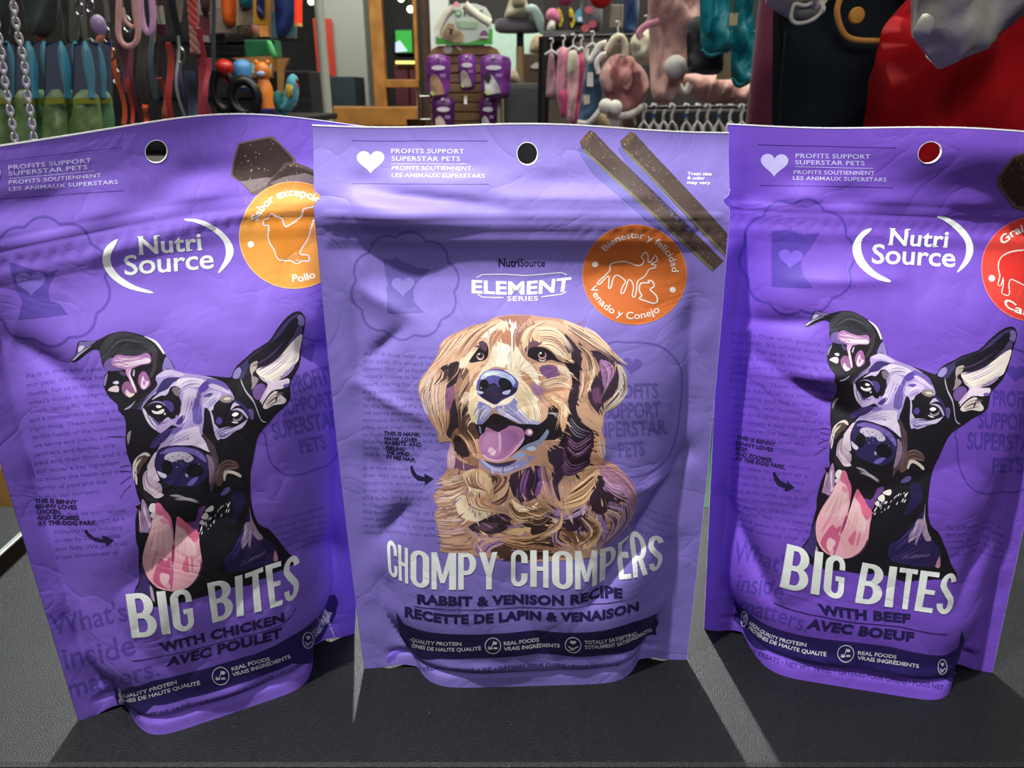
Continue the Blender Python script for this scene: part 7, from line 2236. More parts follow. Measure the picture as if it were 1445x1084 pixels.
for (x0, y0, x1, y1, w, Y, hx, clip, lb) in straps:
    t = thing('hanging_lead', lb, 'lead', at(x1, y1, Y))
    if w == 0:
        n = 40
        cols = ['c85c48', 'b89484', '4c5488', '4a4468', 'b84438', 'a87464']
        for s in range(6):
            pa = at(x0 + (x1 - x0) * s / 6, y0 + (y1 - y0) * s / 6, Y); pb_ = at(x0 + (x1 - x0) * (s + 1) / 6, y0 + (y1 - y0) * (s + 1) / 6, Y)
            mm = MB()
            for ph in (0, 2.09, 4.19):
                pts = []
                for i in range(13):
                    u_ = i / 12
                    a = ph + u_ * 7 + s * 7
                    pts.append(pa.lerp(pb_, u_) + Vector((math.cos(a), math.sin(a), 0)) * 3 * px(Y))
                mm.tube(pts, 3.2 * px(Y), 7)
            mm.build('rope_section', FAB('rope_' + cols[s], cols[s]), t, True)
    else:
        n = 9
        pts = []
        for i in range(n):
            u_ = i / (n - 1)
            p_ = at(x0 + (x1 - x0) * u_, y0 + (y1 - y0) * u_, Y)
            p_.y += 0.008 * math.sin(u_ * 6 + x0)
            p_.x += 0.003 * math.sin(u_ * 4 + x0 * 2)
            pts.append(p_)
        MB().tube(pts, w / 2 * px(Y), 10, flat=0.3).build('strap', FAB('webbing_' + hx, hx), t, True)
    if clip:
        c = at(x1, y1, Y); q = px(Y)
        MB().tube([c, c + Vector((0, 0, -6 * q))], 2.4 * q, 8).build('swivel', CHROME, t, True)
        MB().tube([c + Vector((5 * q * math.sin(a), 0, -14 * q + 9 * q * math.cos(a))) for a in [k * 0.55 for k in range(11)]], 1.5 * q, 8).build('clip', CHROME, t, True)
    adopt(t)


def loop(name, lb, pts, Y, r, m):
    t = thing(name, lb, 'lead', at(*pts[len(pts) // 2], Y))
    P = T3(pts, Y)
    A = np.array([tuple(p) for p in P])
    L = along(A, np.linspace(0, 1, 40))
    MB().tube([Vector(p) for p in L], r * px(Y), 10).build('rope', m, t, True)
    MB().tube([Vector(L[0]), Vector(L[0]) + Vector((0, 0, 0.12))], r * 1.3 * px(Y), 10).build('wrap', FAB('rope_wrap', '8c6a68'), t, True)
    adopt(t)


PINKR = FAB('pink_rope', 'cf9a90'); LILR = FAB('lilac_rope', 'd0a0c4')
loop('rope_lead', 'dusty pink rope lead hanging in a round loop', [(170, -60), (168, 0), (167, 30), (168, 52), (176, 64), (187, 64), (194, 54), (195, 30), (192, -10), (190, -60)], 1.0, 3.4, PINKR)
loop('rope_lead', 'lilac rope lead hanging in a long narrow loop', [(198, -60), (198, 0), (201, 30), (206, 44), (212, 46), (216, 30), (214, 0), (211, -60)], 1.04, 3.6, LILR)
loop('rope_lead', 'pink rope lead crossing behind the round loop', [(186, -60), (188, -10), (190, 20), (192, 34), (186, 38), (176, 28), (172, 10)], 1.08, 2.6, PINKR)
t = thing('bag_holder', 'lilac round bag holder on a clip among the grey leads', 'holder', at(139, 48, 1.1))
MB().ball(at(139, 36, 1.1), 9.5 * px(1.1), 16, (1, .8, 1.3)).build('shell', mat('lilac_plastic', 'a088b0', 0.25), t, True)
pillow('bag_roll', [(136, 50), (147, 46), (147, 58), (138, 70), (134, 70)], 1.1, 0.01, mat('coral_plastic', 'c0705c', 0.4), t, soft=5)
adopt(t)
t = thing('spring_hook', 'clear plastic key clip hanging under the lilac holder', 'hook', at(128, 82, 1.08))
MB().tube([at(127 + 6 * math.sin(a), 68 - 13 * math.cos(a), 1.08) for a in [k * 0.5 for k in range(13)]], 1.8 * px(1.08), 8).build('ring', mat('clear_grey', '7c8c88', 0.2, metal=0.5), t, True)
adopt(t)
slab('price_tag', 134, 68, 144, 85, 1.13, 0.002, mat('yellow_tag', 'e0b41c', 0.5), 'small yellow tag beside the clear key clip', 'tag', 0)
slab('price_tag', 219, 8, 233, 34, 1.28, 0.002, mat('cream_tag', 'a8a690', 0.6), 'cream swing tag at the top among the leads', 'tag', 0)
slab('price_tag', 220, 34, 236, 50, 1.28, 0.003, mat('maroon_tag', '4a1822', 0.5), 'maroon tag just under the cream swing tag', 'tag', 0)
slab('price_tag', 276, 50, 295, 59, 1.5, 0.002, mat('grey_tag', '9a948c', 0.6), 'grey tag beside the braided rope lead', 'tag', 0)
for k, (x, y, Y, lb) in enumerate(((127, 4, 1.05, 'steel snap hook at the top left of the leads'), (157, 72, 1.05, 'brass-coloured snap hook beside the yellow tag'), (112, 8, 1.0, 'steel ring hook nearest to the teal packs'))):
    t = thing('snap_hook', lb, 'hook', at(x, y + 14, Y)); q = px(Y)
    MB().tube([at(x, y - 16, Y), at(x, y - 4, Y)], 2.2 * q, 8).build('swivel', CHROME, t, True)
    MB().tube([at(x + 5 * math.sin(a), y + 5 - 9 * math.cos(a), Y) for a in [k_ * 0.55 for k_ in range(12)]], 1.6 * q, 8).build('hook', CHROME if k != 1 else mat('brass', 'b8a878', 0.25, metal=1.0), t, True)
    adopt(t)

# chain leads
def chain(lb, pts, Y, pitch=8.2, wid=5.2, r=1.55):
    A = np.array([tuple(p) for p in T3(pts, Y)])
    L = along(A, np.linspace(0, 1, 400))
    seg = np.r_[0, np.cumsum(np.linalg.norm(np.diff(L, axis=0), axis=1))]
    q = px(Y); n = int(seg[-1] / (pitch * q))
    t = thing('chain_lead', lb, 'lead', Vector(L[-1]))
    mb = MB()
    R = wid * q
    pts_ = [(R * .62 * math.cos(a), 0, R * 1.15 * math.sin(a)) for a in [2 * math.pi * k / 14 for k in range(14)]]
    mb.tube(pts_, r * q, 6, closed=True)
    base = None
    for i in range(n):
        s = (i + 0.5) * pitch * q
        c = Vector([np.interp(s, seg, L[:, k]) for k in range(3)]); c2 = Vector([np.interp(s + 0.002, seg, L[:, k]) for k in range(3)])
        d = (c2 - c).normalized()
        if base is None:
            base = mb.build('chain_link', mat('bright_chain', 'd8d8cc', 0.3, metal=0.6), t, True); o = base
        else:
            o = base.copy(); COL.objects.link(o)
        rot = d.to_track_quat('Z', 'Y').to_matrix().to_4x4() @ Matrix.Rotation(math.radians(45 + 90 * (i % 2)), 4, 'Z')
        o.matrix_basis = Matrix.Translation(c) @ rot
    for ch in t.children: ch.matrix_parent_inverse = Matrix.Translation(t.location).inverted()


chain('steel chain lead hanging over the teal packs, right of the two', [(12, -60), (18, 0), (24, 40), (34, 90), (38, 130), (43, 160), (48, 200), (52, 240)], 0.72)
chain('steel chain lead at the very left edge', [(-22, -60), (-8, 20), (1, 70), (6, 110), (12, 145), (18, 180), (24, 220)], 0.72)

# teal dental chew packs
packs = [(-22, 12, -14), (0, 24, 12), (22, 48, 42), (40, 70, 64), (64, 92, 88), (84, 116, 108), (104, 140, 122), (128, 158, 138)]
for k, (xa, xb, xs) in enumerate(packs):
    Y = 0.93 + 0.036 * (k % 2)
    lb = ['cut off at the left edge', 'between the two chain leads', 'just right of the chain leads', 'third from the chains rightwards', 'with the most upright chew', 'with a strongly leaning chew', 'partly under the yellow tag', 'rightmost of the row'][k]
    t = thing('chew_pack', 'teal dog chew pack with green base, ' + lb, 'pet treat', at((xa + xb) / 2, 195, Y), group='teal chew packs')
    pillow('pack_base', [(xa, 138), (xb, 137), (xb + 2, 240), (xa + 2, 240)], Y, 0.012, mat('green_base_%d' % (k % 2), ['6f8c50', '5c8658'][k % 2], 0.45, noise=0.35, nscale=30), t, soft=6, folds=0.006, fn=8, seed=k)
    flatpiece('yellow_band', [(xa + 2, 139), (xb - 1, 138), (xb - 1, 146), (xa + 2, 147)], Y - 0.0125, 0.001, mat('olive_band', '8a8c2c', 0.5), t)
    flatpiece('backing', [(xa + 1, 62), (xb - 1, 60), (xb, 138), (xa, 138)], Y + 0.01, 0.002, mat('navy_backing', '14203c', 0.4, noise=0.4, nscale=25), t)
    q = px(Y)
    A = np.array([tuple(p) for p in T3([(xs - 3, 58), (xs, 75), (xs + 5, 105), (xs + 8, 138)], Y - 0.012)])
    L = along(A, np.linspace(0, 1, 12))
    MB().tube([Vector(p) for p in L], [q * w for w in (2, 3, 4, 5, 5.6, 6, 6, 5.8, 5.2, 4.2, 3.6, 4.4)], 12).build('chew', mat('teal_chew', '2c7f90', 0.35, noise=0.15, nscale=50), t, True)
    cl = MB().add([tuple(p) for p in T3([(xa + 1, 66), ((xa + xb) / 2, 60), (xb - 1, 66), (xb, 137), (xa, 137)], Y - 0.026)], [(0, 1, 2, 3, 4)]).build('clear_front', mat('clear_film', 'dfe8ee', 0.08, alpha=0.10), t)
    adopt(t)
slab('wire_shelf', -60, 240, 160, 247, 0.86, 0.2, STEEL, 'steel shelf carrying the teal chew packs, hidden by the left pouch', 'shelf')
floorslab('display_cabinet', -60, 248, 165, 0.86, 0.25, MATS['shelf_black'], 'black cabinet under the chew packs, left behind the pouch', 'cabinet')
# dark goods behind the packs
for x0, y0, x1, y1, hx, lb in ((40, -80, 78, 40, '3c4844', 'grey-green folded pet blanket above the chew packs'), (52, 18, 62, 55, 'b8705c', 'salmon pink brush handle above the teal packs'), (-30, -80, 12, 50, '2c3434', 'dark grey boxed goods at the top left corner'), (92, -80, 112, 48, '3a3a30', 'olive harness bundle above the teal packs')):
    tag(pillow('packed_goods', [(x0, y0), (x1, y0), (x1, y1), (x0, y1)], 1.39, 0.03, FAB('goods_' + hx, hx), folds=0.01, seed=x0 % 50 + 3), lb, 'goods')
slab('dark_partition', -140, -260, 122, 700, 1.45, 0.03, mat('dark_partition', '17191b', 0.8), 'dark partition behind the teal packs and chain leads', 'display')
slab('black_box', 285, 64, 345, 80, 1.9, 0.04, mat('black_box', '15161a', 0.6), 'black box beside the green one', 'box')

# ------------------------------------------------------------------ pole, rack and cardboard display
t = thing('steel_pole', 'pale grey round pole rising left of the shop window', 'pole', (at(456, 100, 1.9).x, 1.9, FLZ))
pc = at(456, 80, 1.9)
MB().tube([Vector((pc.x, 1.9, FLZ)), Vector((pc.x, 1.9, CEZ))], 5.8 * px(1.9), 20).build('tube', mat('pale_pole', 'a8ac9c', 0.4), t, True)
MB().tube([Vector((pc.x, 1.9, FLZ)), Vector((pc.x, 1.9, FLZ + 0.02))], 0.05, 20).build('foot', MATS['pale_pole'], t, True)
adopt(t)
t = thing('wire_rack', 'chrome ladder rack beside the cardboard display', 'rack', (at(598, 150, 2.35).x, 2.35, FLZ))
for x in (590, 607):
    c = at(x, 124, 2.35)
    MB().tube([Vector((c.x, 2.35, FLZ)), c], 1.6 * px(2.35), 10).build('upright', CHROME, t, True)
for k in range(9):
    z = at(598, 136, 2.35).z - k * 0.064
    MB().tube([Vector((at(590, 136, 2.35).x, 2.35, z)), Vector((at(607, 136, 2.35).x, 2.35, z))], 1.2 * px(2.35), 8).build('rung', CHROME, t, True)
adopt(t)
o = MB().lathe([(0.0, 0), (11 * px(2), 0), (12.5 * px(2), 12 * px(2)), (13 * px(2), 13 * px(2)), (12 * px(2), 13 * px(2)), (10.5 * px(2), 3 * px(2))], at(588, 184, 2.0), 20).build('metal_bowl', mat('dark_bowl', '2c2a26', 0.3, metal=0.6), smooth=True)
tag(o, 'dark metal pet bowl in front of the chrome rack', 'bowl')
slab('bowl_stand', 560, 185, 616, 192, 1.95, 0.2, WOOD, 'oak ledge under the metal bowl', 'shelf')
floorslab('bowl_cabinet', 560, 192, 616, 1.98, 0.15, WOOD, 'oak cabinet under the metal bowl', 'cabinet')

YD = 2.2
t = thing('display_stand', 'cardboard slat display stand with a green and white pet sign on top', 'display', (at(656, 150, YD).x, YD, FLZ))
KR = mat('kraft_slat', '8c6c48', 0.7, noise=0.12, nscale=30)
a, b = at(604, 76, YD), at(707, 76, YD)
MB().box(((a.x + b.x) / 2, YD + 0.10, (a.z + FLZ) / 2), (b.x - a.x, 0.17, a.z - FLZ), 0.004).build('body', mat('kraft_body', '5c4630', 0.7), t)
zt = a.z
step = at(656, 78, YD).z - at(656, 92, YD).z
k = 0
while zt - step * (k + 1) > FLZ:
    MB().box(((a.x + b.x) / 2, YD + 0.006, zt - step * (k + 0.5)), (b.x - a.x, 0.02, step * 0.90), 0.003).build('slat', KR, t)
    k += 1
crown = [(606, 77), (610, 70), (619, 65), (692, 65), (702, 70), (706, 77)]
flatpiece('crown_board', crown, YD, 0.012, KR, t)
sgn = flatpiece('sign_board', [(615, 63), (613, 55), (619, 45), (622, 26), (628, 14), (638, 8), (655, 5), (672, 6), (686, 11), (693, 22), (695, 40), (695, 63)], YD - 0.01, 0.012, mat('sign_white', 'ccd6cc', 0.5), t)
flatpiece('green_panel', [(616, 63), (616, 52), (630, 58), (645, 61), (662, 60), (680, 54), (690, 48), (690, 41), (695, 41), (695, 63)], YD - 0.023, 0.001, mat('sign_green', '4cb040', 0.5), sgn)
flatpiece('dog_photo', [(622, 54), (626, 42), (632, 33), (640, 34), (642, 42), (650, 44), (656, 52), (652, 60), (640, 60), (630, 57)], YD - 0.0245, 0.001, mat('sign_dog', 'ae9474', 0.6, noise=0.5, nscale=30), sgn)
for c, r_ in (((637, 43), 2.4), ((633, 40), 1.2), ((636, 47), 1.8)): flatpiece('photo_detail', circle(c[0], c[1], r_, r_ * 1.2, 10), YD - 0.0255, 0.001, mat('sign_dark', '3a2e2a', 0.6), sgn)
flatpiece('emblem_ring', circle(646.5, 18.5, 5.2, 5.2, 20), YD - 0.023, 0.001, mat('sign_mid_green', '6fae7c', 0.5), sgn)
flatpiece('emblem_centre', [(646.5, 15.5), (649, 19), (647.5, 21), (645.5, 21), (644, 19)], YD - 0.0245, 0.001, MATS['sign_white'], sgn)
flatpiece('text_block', [(642, 29), (676, 31), (672, 40), (648, 40)], YD - 0.023, 0.001, mat('sign_pale_green', 'a8c8a4', 0.5), sgn)
flatpiece('round_seal', circle(683, 50, 6, 7, 20), YD - 0.0245, 0.001, mat('sign_plum', '8a5a7c', 0.5), sgn)
flatpiece('seal_band', [(676.5, 51), (689.5, 51), (689.5, 54), (676.5, 54)], YD - 0.0255, 0.001, MATS['sign_white'], sgn)
flatpiece('white_roundel', circle(632, 69.5, 6.5, 6.5, 20), YD - 0.0125, 0.001, mat('roundel_white', 'cfc8bc', 0.6), t)
flatpiece('bone_print', [(642, 64), (648, 66), (653, 71), (650, 72), (645, 68)], YD - 0.0125, 0.001, MATS['roundel_white'], t)


def wall_text(s, x0, x1, yb, h, Y, m, parent, name='lettering'):
    T = text_tris(s, 0.03, 1.0)
    w0, w1 = T[..., 0].min(), T[..., 0].max()
    pts = []
    for tri in T:
        for (x, y) in tri:
            pts.append(tuple(at(x0 + (x - w0) / (w1 - w0) * (x1 - x0), yb - y / CAP * h, Y)))
    return mesh_obj(name, pts, [(3 * i, 3 * i + 1, 3 * i + 2) for i in range(len(T))], m, parent)


wall_text('PURE', 654.5, 682, 23, 9, YD - 0.0235, mat('sign_ink', '5c6470', 0.5), sgn, 'sign_lettering')
adopt(t)
for pts, lb in (([(616, 48), (622, 34), (630, 20), (640, 12)], 'cream rawhide roll leaning on the left of the pet sign'), ([(656, 7), (668, 17), (680, 26), (692, 33)], 'cream rawhide roll lying across the right of the pet sign')):
    P = [Vector(p) for p in along(np.array([tuple(p) for p in T3(pts, YD - 0.06)]), np.linspace(0, 1, 12))]
    o = MB().tube(P, [5.5 * px(YD)] + [4.6 * px(YD)] * 10 + [5.5 * px(YD)], 14).build('rawhide_roll', mat('rawhide', 'd8d6c0', 0.6, noise=0.06), smooth=True)
    tag(o, lb, 'pet treat')
tag(pillow('pink_toy', [(639, 9), (643, 2), (648, 5), (649, 10)], YD - 0.05, 0.012, FAB('pink_plush', 'd898a4'), soft=4), 'small pink plush tip on top of the pet sign', 'pet toy')

PUR = mat('magenta_pouch', '7c3a90', 0.35, noise=0.15, nscale=14)
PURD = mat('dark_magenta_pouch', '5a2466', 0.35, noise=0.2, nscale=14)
pouches = [(603, 80, 634, 138, 0, 'upper left on the display stand', 'b08a68'), (647, 79, 671, 126, 0, 'small one in the middle of the display stand', 'a8a090'), (679, 80, 714, 137, -0.028, 'upper right on the stand, with a black and white dog', 'd0d0cc'),
           (682, 81, 719, 137, 0.012, 'just behind the upper right one', None), (611, 139, 640, 196, 0, 'lower left on the display stand', 'b0a8a0'), (677, 139, 700, 196, 0, 'lower right on the display stand', 'a8b0a8')]
for (x0, y0, x1, y1, dy, lb, dog) in pouches:
    Y = YD - 0.056 + dy
    t = thing('small_treat_pouch', 'magenta treat pouch hanging ' + lb, 'pouch', at((x0 + x1) / 2, y1, Y), group='magenta pouches on the display stand')
    w = x1 - x0
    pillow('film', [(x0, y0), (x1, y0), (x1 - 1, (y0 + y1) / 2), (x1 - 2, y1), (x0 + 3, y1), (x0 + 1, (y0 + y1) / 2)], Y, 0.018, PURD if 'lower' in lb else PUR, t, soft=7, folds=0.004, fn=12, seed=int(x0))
    Yf = Y - 0.021
    flatpiece('top_seal', [(x0 + 1, y0 + 1), (x1 - 1, y0 + 1), (x1 - 1, y0 + 4), (x0 + 1, y0 + 4)], Y - 0.008, 0.001, PURD, t)
    if dog:
        flatpiece('white_label', circle(x0 + w * .5, y0 + (y1 - y0) * .27, w * .32, 3.4, 18), Yf, 0.001, mat('pouch_label', 'd8d4e0', 0.5), t)
        flatpiece('dog_picture', [(x0 + w * .12, y0 + (y1 - y0) * .5), (x0 + w * .3, y0 + (y1 - y0) * .42), (x0 + w * .5, y0 + (y1 - y0) * .5), (x0 + w * .7, y0 + (y1 - y0) * .72), (x0 + w * .8, y0 + (y1 - y0) * .9), (x0 + w * .3, y0 + (y1 - y0) * .94), (x0 + w * .15, y0 + (y1 - y0) * .8)], Yf, 0.001, mat('pouch_dog_' + dog, dog, 0.6, noise=0.5, nscale=25), t)
        flatpiece('green_tip', [(x0 + w * .12, y0 + (y1 - y0) * .88), (x0 + w * .2, y0 + (y1 - y0) * .82), (x0 + w * .32, y0 + (y1 - y0) * .9), (x0 + w * .26, y0 + (y1 - y0) * .96)], Yf - 0.0012, 0.001, mat('pouch_green', 'b4d460', 0.5), t)
        if '679' or x0 == 679:
            flatpiece('fine_print', [(x0 + w * .58, y0 + (y1 - y0) * .42), (x0 + w * .86, y0 + (y1 - y0) * .42), (x0 + w * .84, y0 + (y1 - y0) * .5), (x0 + w * .6, y0 + (y1 - y0) * .5)], Yf, 0.001, mat('pouch_print', 'a070b4', 0.5), t)
        if x0 == 679: flatpiece('dog_dark_patch', [(x0 + w * .1, y0 + 26), (x0 + w * .3, y0 + 20), (x0 + w * .42, y0 + 30), (x0 + w * .3, y0 + 38), (x0 + w * .14, y0 + 34)], Yf - 0.0012, 0.001, mat('pouch_black', '241c30', 0.5), t)
    c = at((x0 + x1) / 2, y0 + 1, Y)
    MB().tube([c + Vector((0, 0.058, 0)), c + Vector((0, -0.03, 0))], 0.0035, 8).build('hook', mat('white_plastic', 'd4d4d0', 0.4), t, True)
    adopt(t)
t = thing('empty_hook', 'white empty peg hook below the small middle pouch', 'hook', at(657, 148, YD - 0.02))
MB().tube([at(657, 137, YD), at(657, 139, YD - 0.06), at(657, 148, YD - 0.07)], 2.2 * px(YD), 10).build('peg', MATS['white_plastic'], t, True)
adopt(t)
t = thing('price_holder', 'thin white upright at the right edge of the display stand', 'holder', at(704, 175, YD - 0.02))
MB().box(at(704, 158, YD - 0.03), (4 * px(YD), 0.004, 44 * px(YD))).build('strip', mat('grey_strip', 'b8b4ac', 0.5), t)
adopt(t)

# mint wall panel, cat tree and other goods behind
slab('mint_partition', 683, 34, 772, 104, 3.45, 0.05, mat('mint_paint', 'c8ead8', 0.6, noise=0.04), 'pale mint panel behind the cat tree', 'partition')
floorslab('mint_cabinet', 683, 105, 772, 3.45, 0.1, mat('tan_cabinet', '8c7654', 0.6), 'tan cabinet under the mint panel', 'cabinet')
floorslab('carton', 738, 76, 776, 3.2, 0.08, mat('brown_carton', '4c3828', 0.7), 'tall dark brown carton with a white mark before the mint panel', 'box')
flatpiece('carton_mark', [(748, 94), (756, 88), (762, 90), (770, 92), (768, 96), (752, 97)], 3.19, 0.002, mat('carton_white', 'b8b4a8', 0.6), bpy.data.objects['carton'])
YT = 2.75
t = thing('cat_tree', 'grey plush cat tree with a round top platform and a sisal post', 'cat tree', (at(733, 100, YT).x, YT, FLZ))
GP = FAB('grey_plush', '6c6870'); q = px(YT)
c = at(732, 36, YT)
MB().lathe([(24 * q, -8 * q), (28 * q, -6 * q), (29.5 * q, 0), (28 * q, 6 * q), (24 * q, 7 * q)], c, 28, sy=0.7).build('platform', GP, t, True)
MB().tube([at(734, 42, YT), at(734, 66, YT)], 4.4 * q, 14).build('dark_post', FAB('dark_plush', '2c282c'), t, True)
pz = at(734, 66, YT)
MB().tube([pz, Vector((pz.x, YT, FLZ + 0.1))], 5 * q, 14).build('sisal_post', mat('sisal', 'a88c64', 0.8, noise=0.2, nscale=120, bump=0.6), t, True)
MB().box((pz.x, YT, FLZ + 0.05), (0.4, 0.26, 0.08), 0.02).build('base', GP, t, True)
adopt(t)
t = thing('plush_cushion', 'cream plush pet bed with a grey top sitting on the cat tree platform', 'pet bed', at(728, 28, YT))
pillow('bed', [(713, 26.5), (717, 10), (722, -8), (738, -10), (745, 8), (749, 26.5)], YT - 0.03, 0.06, FAB('cream_plush', 'c8c4a4'), t, folds=0.02, soft=9)
pillow('hood', [(722, 0), (728, -6), (738, -4), (741, 8), (732, 12), (724, 10)], YT - 0.09, 0.02, FAB('taupe_plush', '9c967c'), t, soft=6)
adopt(t)
t = thing('white_hood', 'shiny pale mint hooded ornament right of the cat tree top', 'ornament', at(760, 45, YT))
A = along(np.array([tuple(p) for p in T3([(742, 14), (752, 14), (759, 24), (764, 38), (766, 48)], YT - 0.08)]), np.linspace(0, 1, 12))
MB().tube([Vector(p) for p in A], [3 * q, 5 * q, 6 * q, 6 * q, 6 * q, 6 * q, 6 * q, 6 * q, 6 * q, 5 * q, 4 * q, 3 * q], 12).build('arch', mat('pale_mint_gloss', 'bcd8d0', 0.3), t, True)
adopt(t)
t = thing('felt_bin', 'large dark grey felt bin right of the display stand', 'bin', (at(738, 150, 2.3).x, 2.3, FLZ))
a, b = at(711, 117, 2.3), at(765, 117, 2.3)
MB().box(((a.x + b.x) / 2, 2.4, (a.z + FLZ + 0.06) / 2), (b.x - a.x, 0.2, a.z - FLZ - 0.06), 0.015).build('body', mat('grey_felt', '4a4c4e', 0.8, noise=0.15, nscale=10), t)
MB().box(((a.x + b.x) / 2, 2.4, FLZ + 0.03), (b.x - a.x - 0.02, 0.18, 0.06), 0.004).build('plinth', MATS['shelf_black'], t)
adopt(t)
tag(pillow('beige_plush', [(718, 116), (719, 104), (724, 98), (731, 104), (733, 117)], 2.36, 0.04, FAB('beige_plush_m', 'b09c80'), soft=8), 'small beige plush on the grey felt bin', 'pet toy')
tag(pillow('beige_plush', [(747, 70), (752, 52), (764, 50), (778, 54), (780, 70), (768, 78), (752, 76)], 3.42, 0.05, FAB('sand_plush', 'a08c6c'), soft=9), 'sand-coloured plush ball beside the mint panel', 'pet toy')

# ------------------------------------------------------------------ clothes rack
YR = 1.75
rk = thing('clothes_rack', 'black rail rack of small pet clothes right of the cat tree', 'rack', (at(900, 100, YR).x, YR, FLZ))
MB().tube([at(766, 52, YR), at(1085, 46, YR)], 2.2 * px(YR), 10).build('rail', BLACKM, rk, True)
MB().tube([at(905, 152, YR - 0.1), at(1085, 150, YR - 0.1)], 2 * px(YR), 10).build('rail', BLACKM, rk, True)
for x in (768, 1083):
    c = at(x, 52, YR)
    MB().tube([Vector((c.x, YR, FLZ)), c], 0.012, 10).build('upright', BLACKM, rk, True)
adopt(rk)


def garment(name, lb, body, Y, T, m, extras=(), hook=None, seed=1, folds=0.012, fn=9, cat='pet clothing', soft=9, group='pet clothes on the rack'):
    c = np.array(body).mean(0)
    t = thing(name, lb, cat, at(c[0], max(p[1] for p in body), Y), group=group)
    pillow('cloth', body, Y, T, m, t, folds=folds, seed=seed, fn=fn, soft=soft)
    for e in extras:
        kind = e[0]
        if kind == 'pad': pillow(e[1], e[2], Y - e[3], e[4], e[5], t, soft=5, folds=0.002)
        elif kind == 'roll':
            A = along(np.array([tuple(p) for p in T3(e[2], Y - e[3])]), np.linspace(0, 1, 4 * len(e[2])))
            MB().tube([Vector(p) for p in A], e[4] * px(Y), 10).build(e[1], e[5], t, True)
        elif kind == 'ball': MB().ball(at(*e[2], Y - e[3]), e[4] * px(Y), 16).build(e[1], e[5], t, True)
        elif kind == 'flat': flatpiece(e[1], e[2], Y - e[3], 0.001, e[4], t)
    if hook:
        x, y = hook
        q = px(Y)
        MB().tube([at(x, y + 14, Y), at(x, y + 4, Y), at(x + 3, y, Y), at(x + 1, y - 4, Y), at(x - 3, y - 3, Y)], 1.1 * q, 8).build('hanger_hook', mat('white_hanger', 'd0d0ca', 0.35), t, True)
        MB().tube([at(x - 9, y + 19, Y), at(x, y + 13, Y), at(x + 9, y + 19, Y)], 1.5 * q, 8).build('hanger_arm', MATS['white_hanger'], t, True)
    adopt(t)
    return t


FLEECE = FAB('white_fleece', 'e6e2d4'); CREAMF = FAB('cream_knit', 'd8d2b4'); DENIM = FAB('denim', '3c5c78')
ROSE = FAB('dusty_rose', 'b47a74'); BLUSH = FAB('blush_fabric', 'd8aa9c'); PINKF = FAB('pink_fabric', 'd88ea0'); HOTP = FAB('hot_pink', 'c84a78')
LPINK = FAB('pale_pink', 'd8a8a8'); MAUVE = FAB('mauve_cloth', 'a07880'); MAROON = FAB('maroon_cloth', '7a1824')
garment('pet_sweater', 'narrow maroon pet sweater at the left end of the rack', [(766, 78), (774, 76), (776, 92), (773, 112), (768, 122), (765, 100)], 1.77, 0.02, MAROON, hook=(770, 60), seed=2)
garment('pet_sweater', 'narrow mauve pet sweater beside the maroon one', [(774, 76), (782, 78), (783, 110), (786, 138), (772, 139), (770, 130), (774, 110)], 1.74, 0.02, MAUVE, hook=(778, 58), seed=3)
garment('pet_sweater', 'pale pink pet suit with darker pink legs', [(787, 72), (795, 66), (803, 72), (804, 100), (803, 128), (801, 160), (793, 166), (789, 150), (784, 126), (788, 100)], 1.72, 0.025, PINKF, [('pad', 'leg_panel', [(789, 130), (800, 128), (800, 158), (793, 164), (790, 148)], 0.02, 0.012, HOTP)], hook=(795, 54), seed=4)
garment('pet_sweater', 'cream and pale pink pet suit', [(804, 74), (812, 70), (817, 84), (816, 120), (812, 150), (809, 172), (799, 172), (801, 140), (800, 110), (802, 90)], 1.7, 0.022, LPINK, [('pad', 'cream_front', [(803, 74), (812, 72), (814, 86), (808, 104), (802, 110), (800, 96)], 0.016, 0.012, CREAMF)], hook=(809, 52), seed=5)
garment('pet_sweater', 'hot pink pet suit left of the denim coat', [(816, 78), (825, 80), (824, 120), (818, 150), (820, 180), (806, 180), (812, 140)], 1.73, 0.02, HOTP, hook=(820, 54), seed=6)
garment('pet_coat', 'blue denim pet coat with white fleece edges', [(832, 80), (838, 70), (848, 72), (850, 84), (844, 92), (846, 104), (852, 120), (848, 148), (838, 164), (826, 176), (816, 174), (820, 140), (824, 108), (828, 90)], 1.62, 0.03, DENIM,
        [('roll', 'fleece_collar', [(827, 68), (827, 80), (832, 86), (838, 76), (846, 64), (856, 60)], 0.02, 3.4, FLEECE), ('roll', 'fleece_sleeve', [(845, 104), (842, 90), (847, 80), (856, 76)], 0.03, 3.4, FLEECE), ('roll', 'fleece_hem', [(815, 173), (828, 174), (840, 164), (850, 152)], 0.02, 3.6, FLEECE),
         ('flat', 'patch', [(829, 102), (837, 102), (837, 122), (828, 122)], 0.036, FLEECE), ('flat', 'patch', [(823, 134), (832, 134), (832, 146), (824, 148)], 0.034, CREAMF)], hook=(836, 48), seed=7)
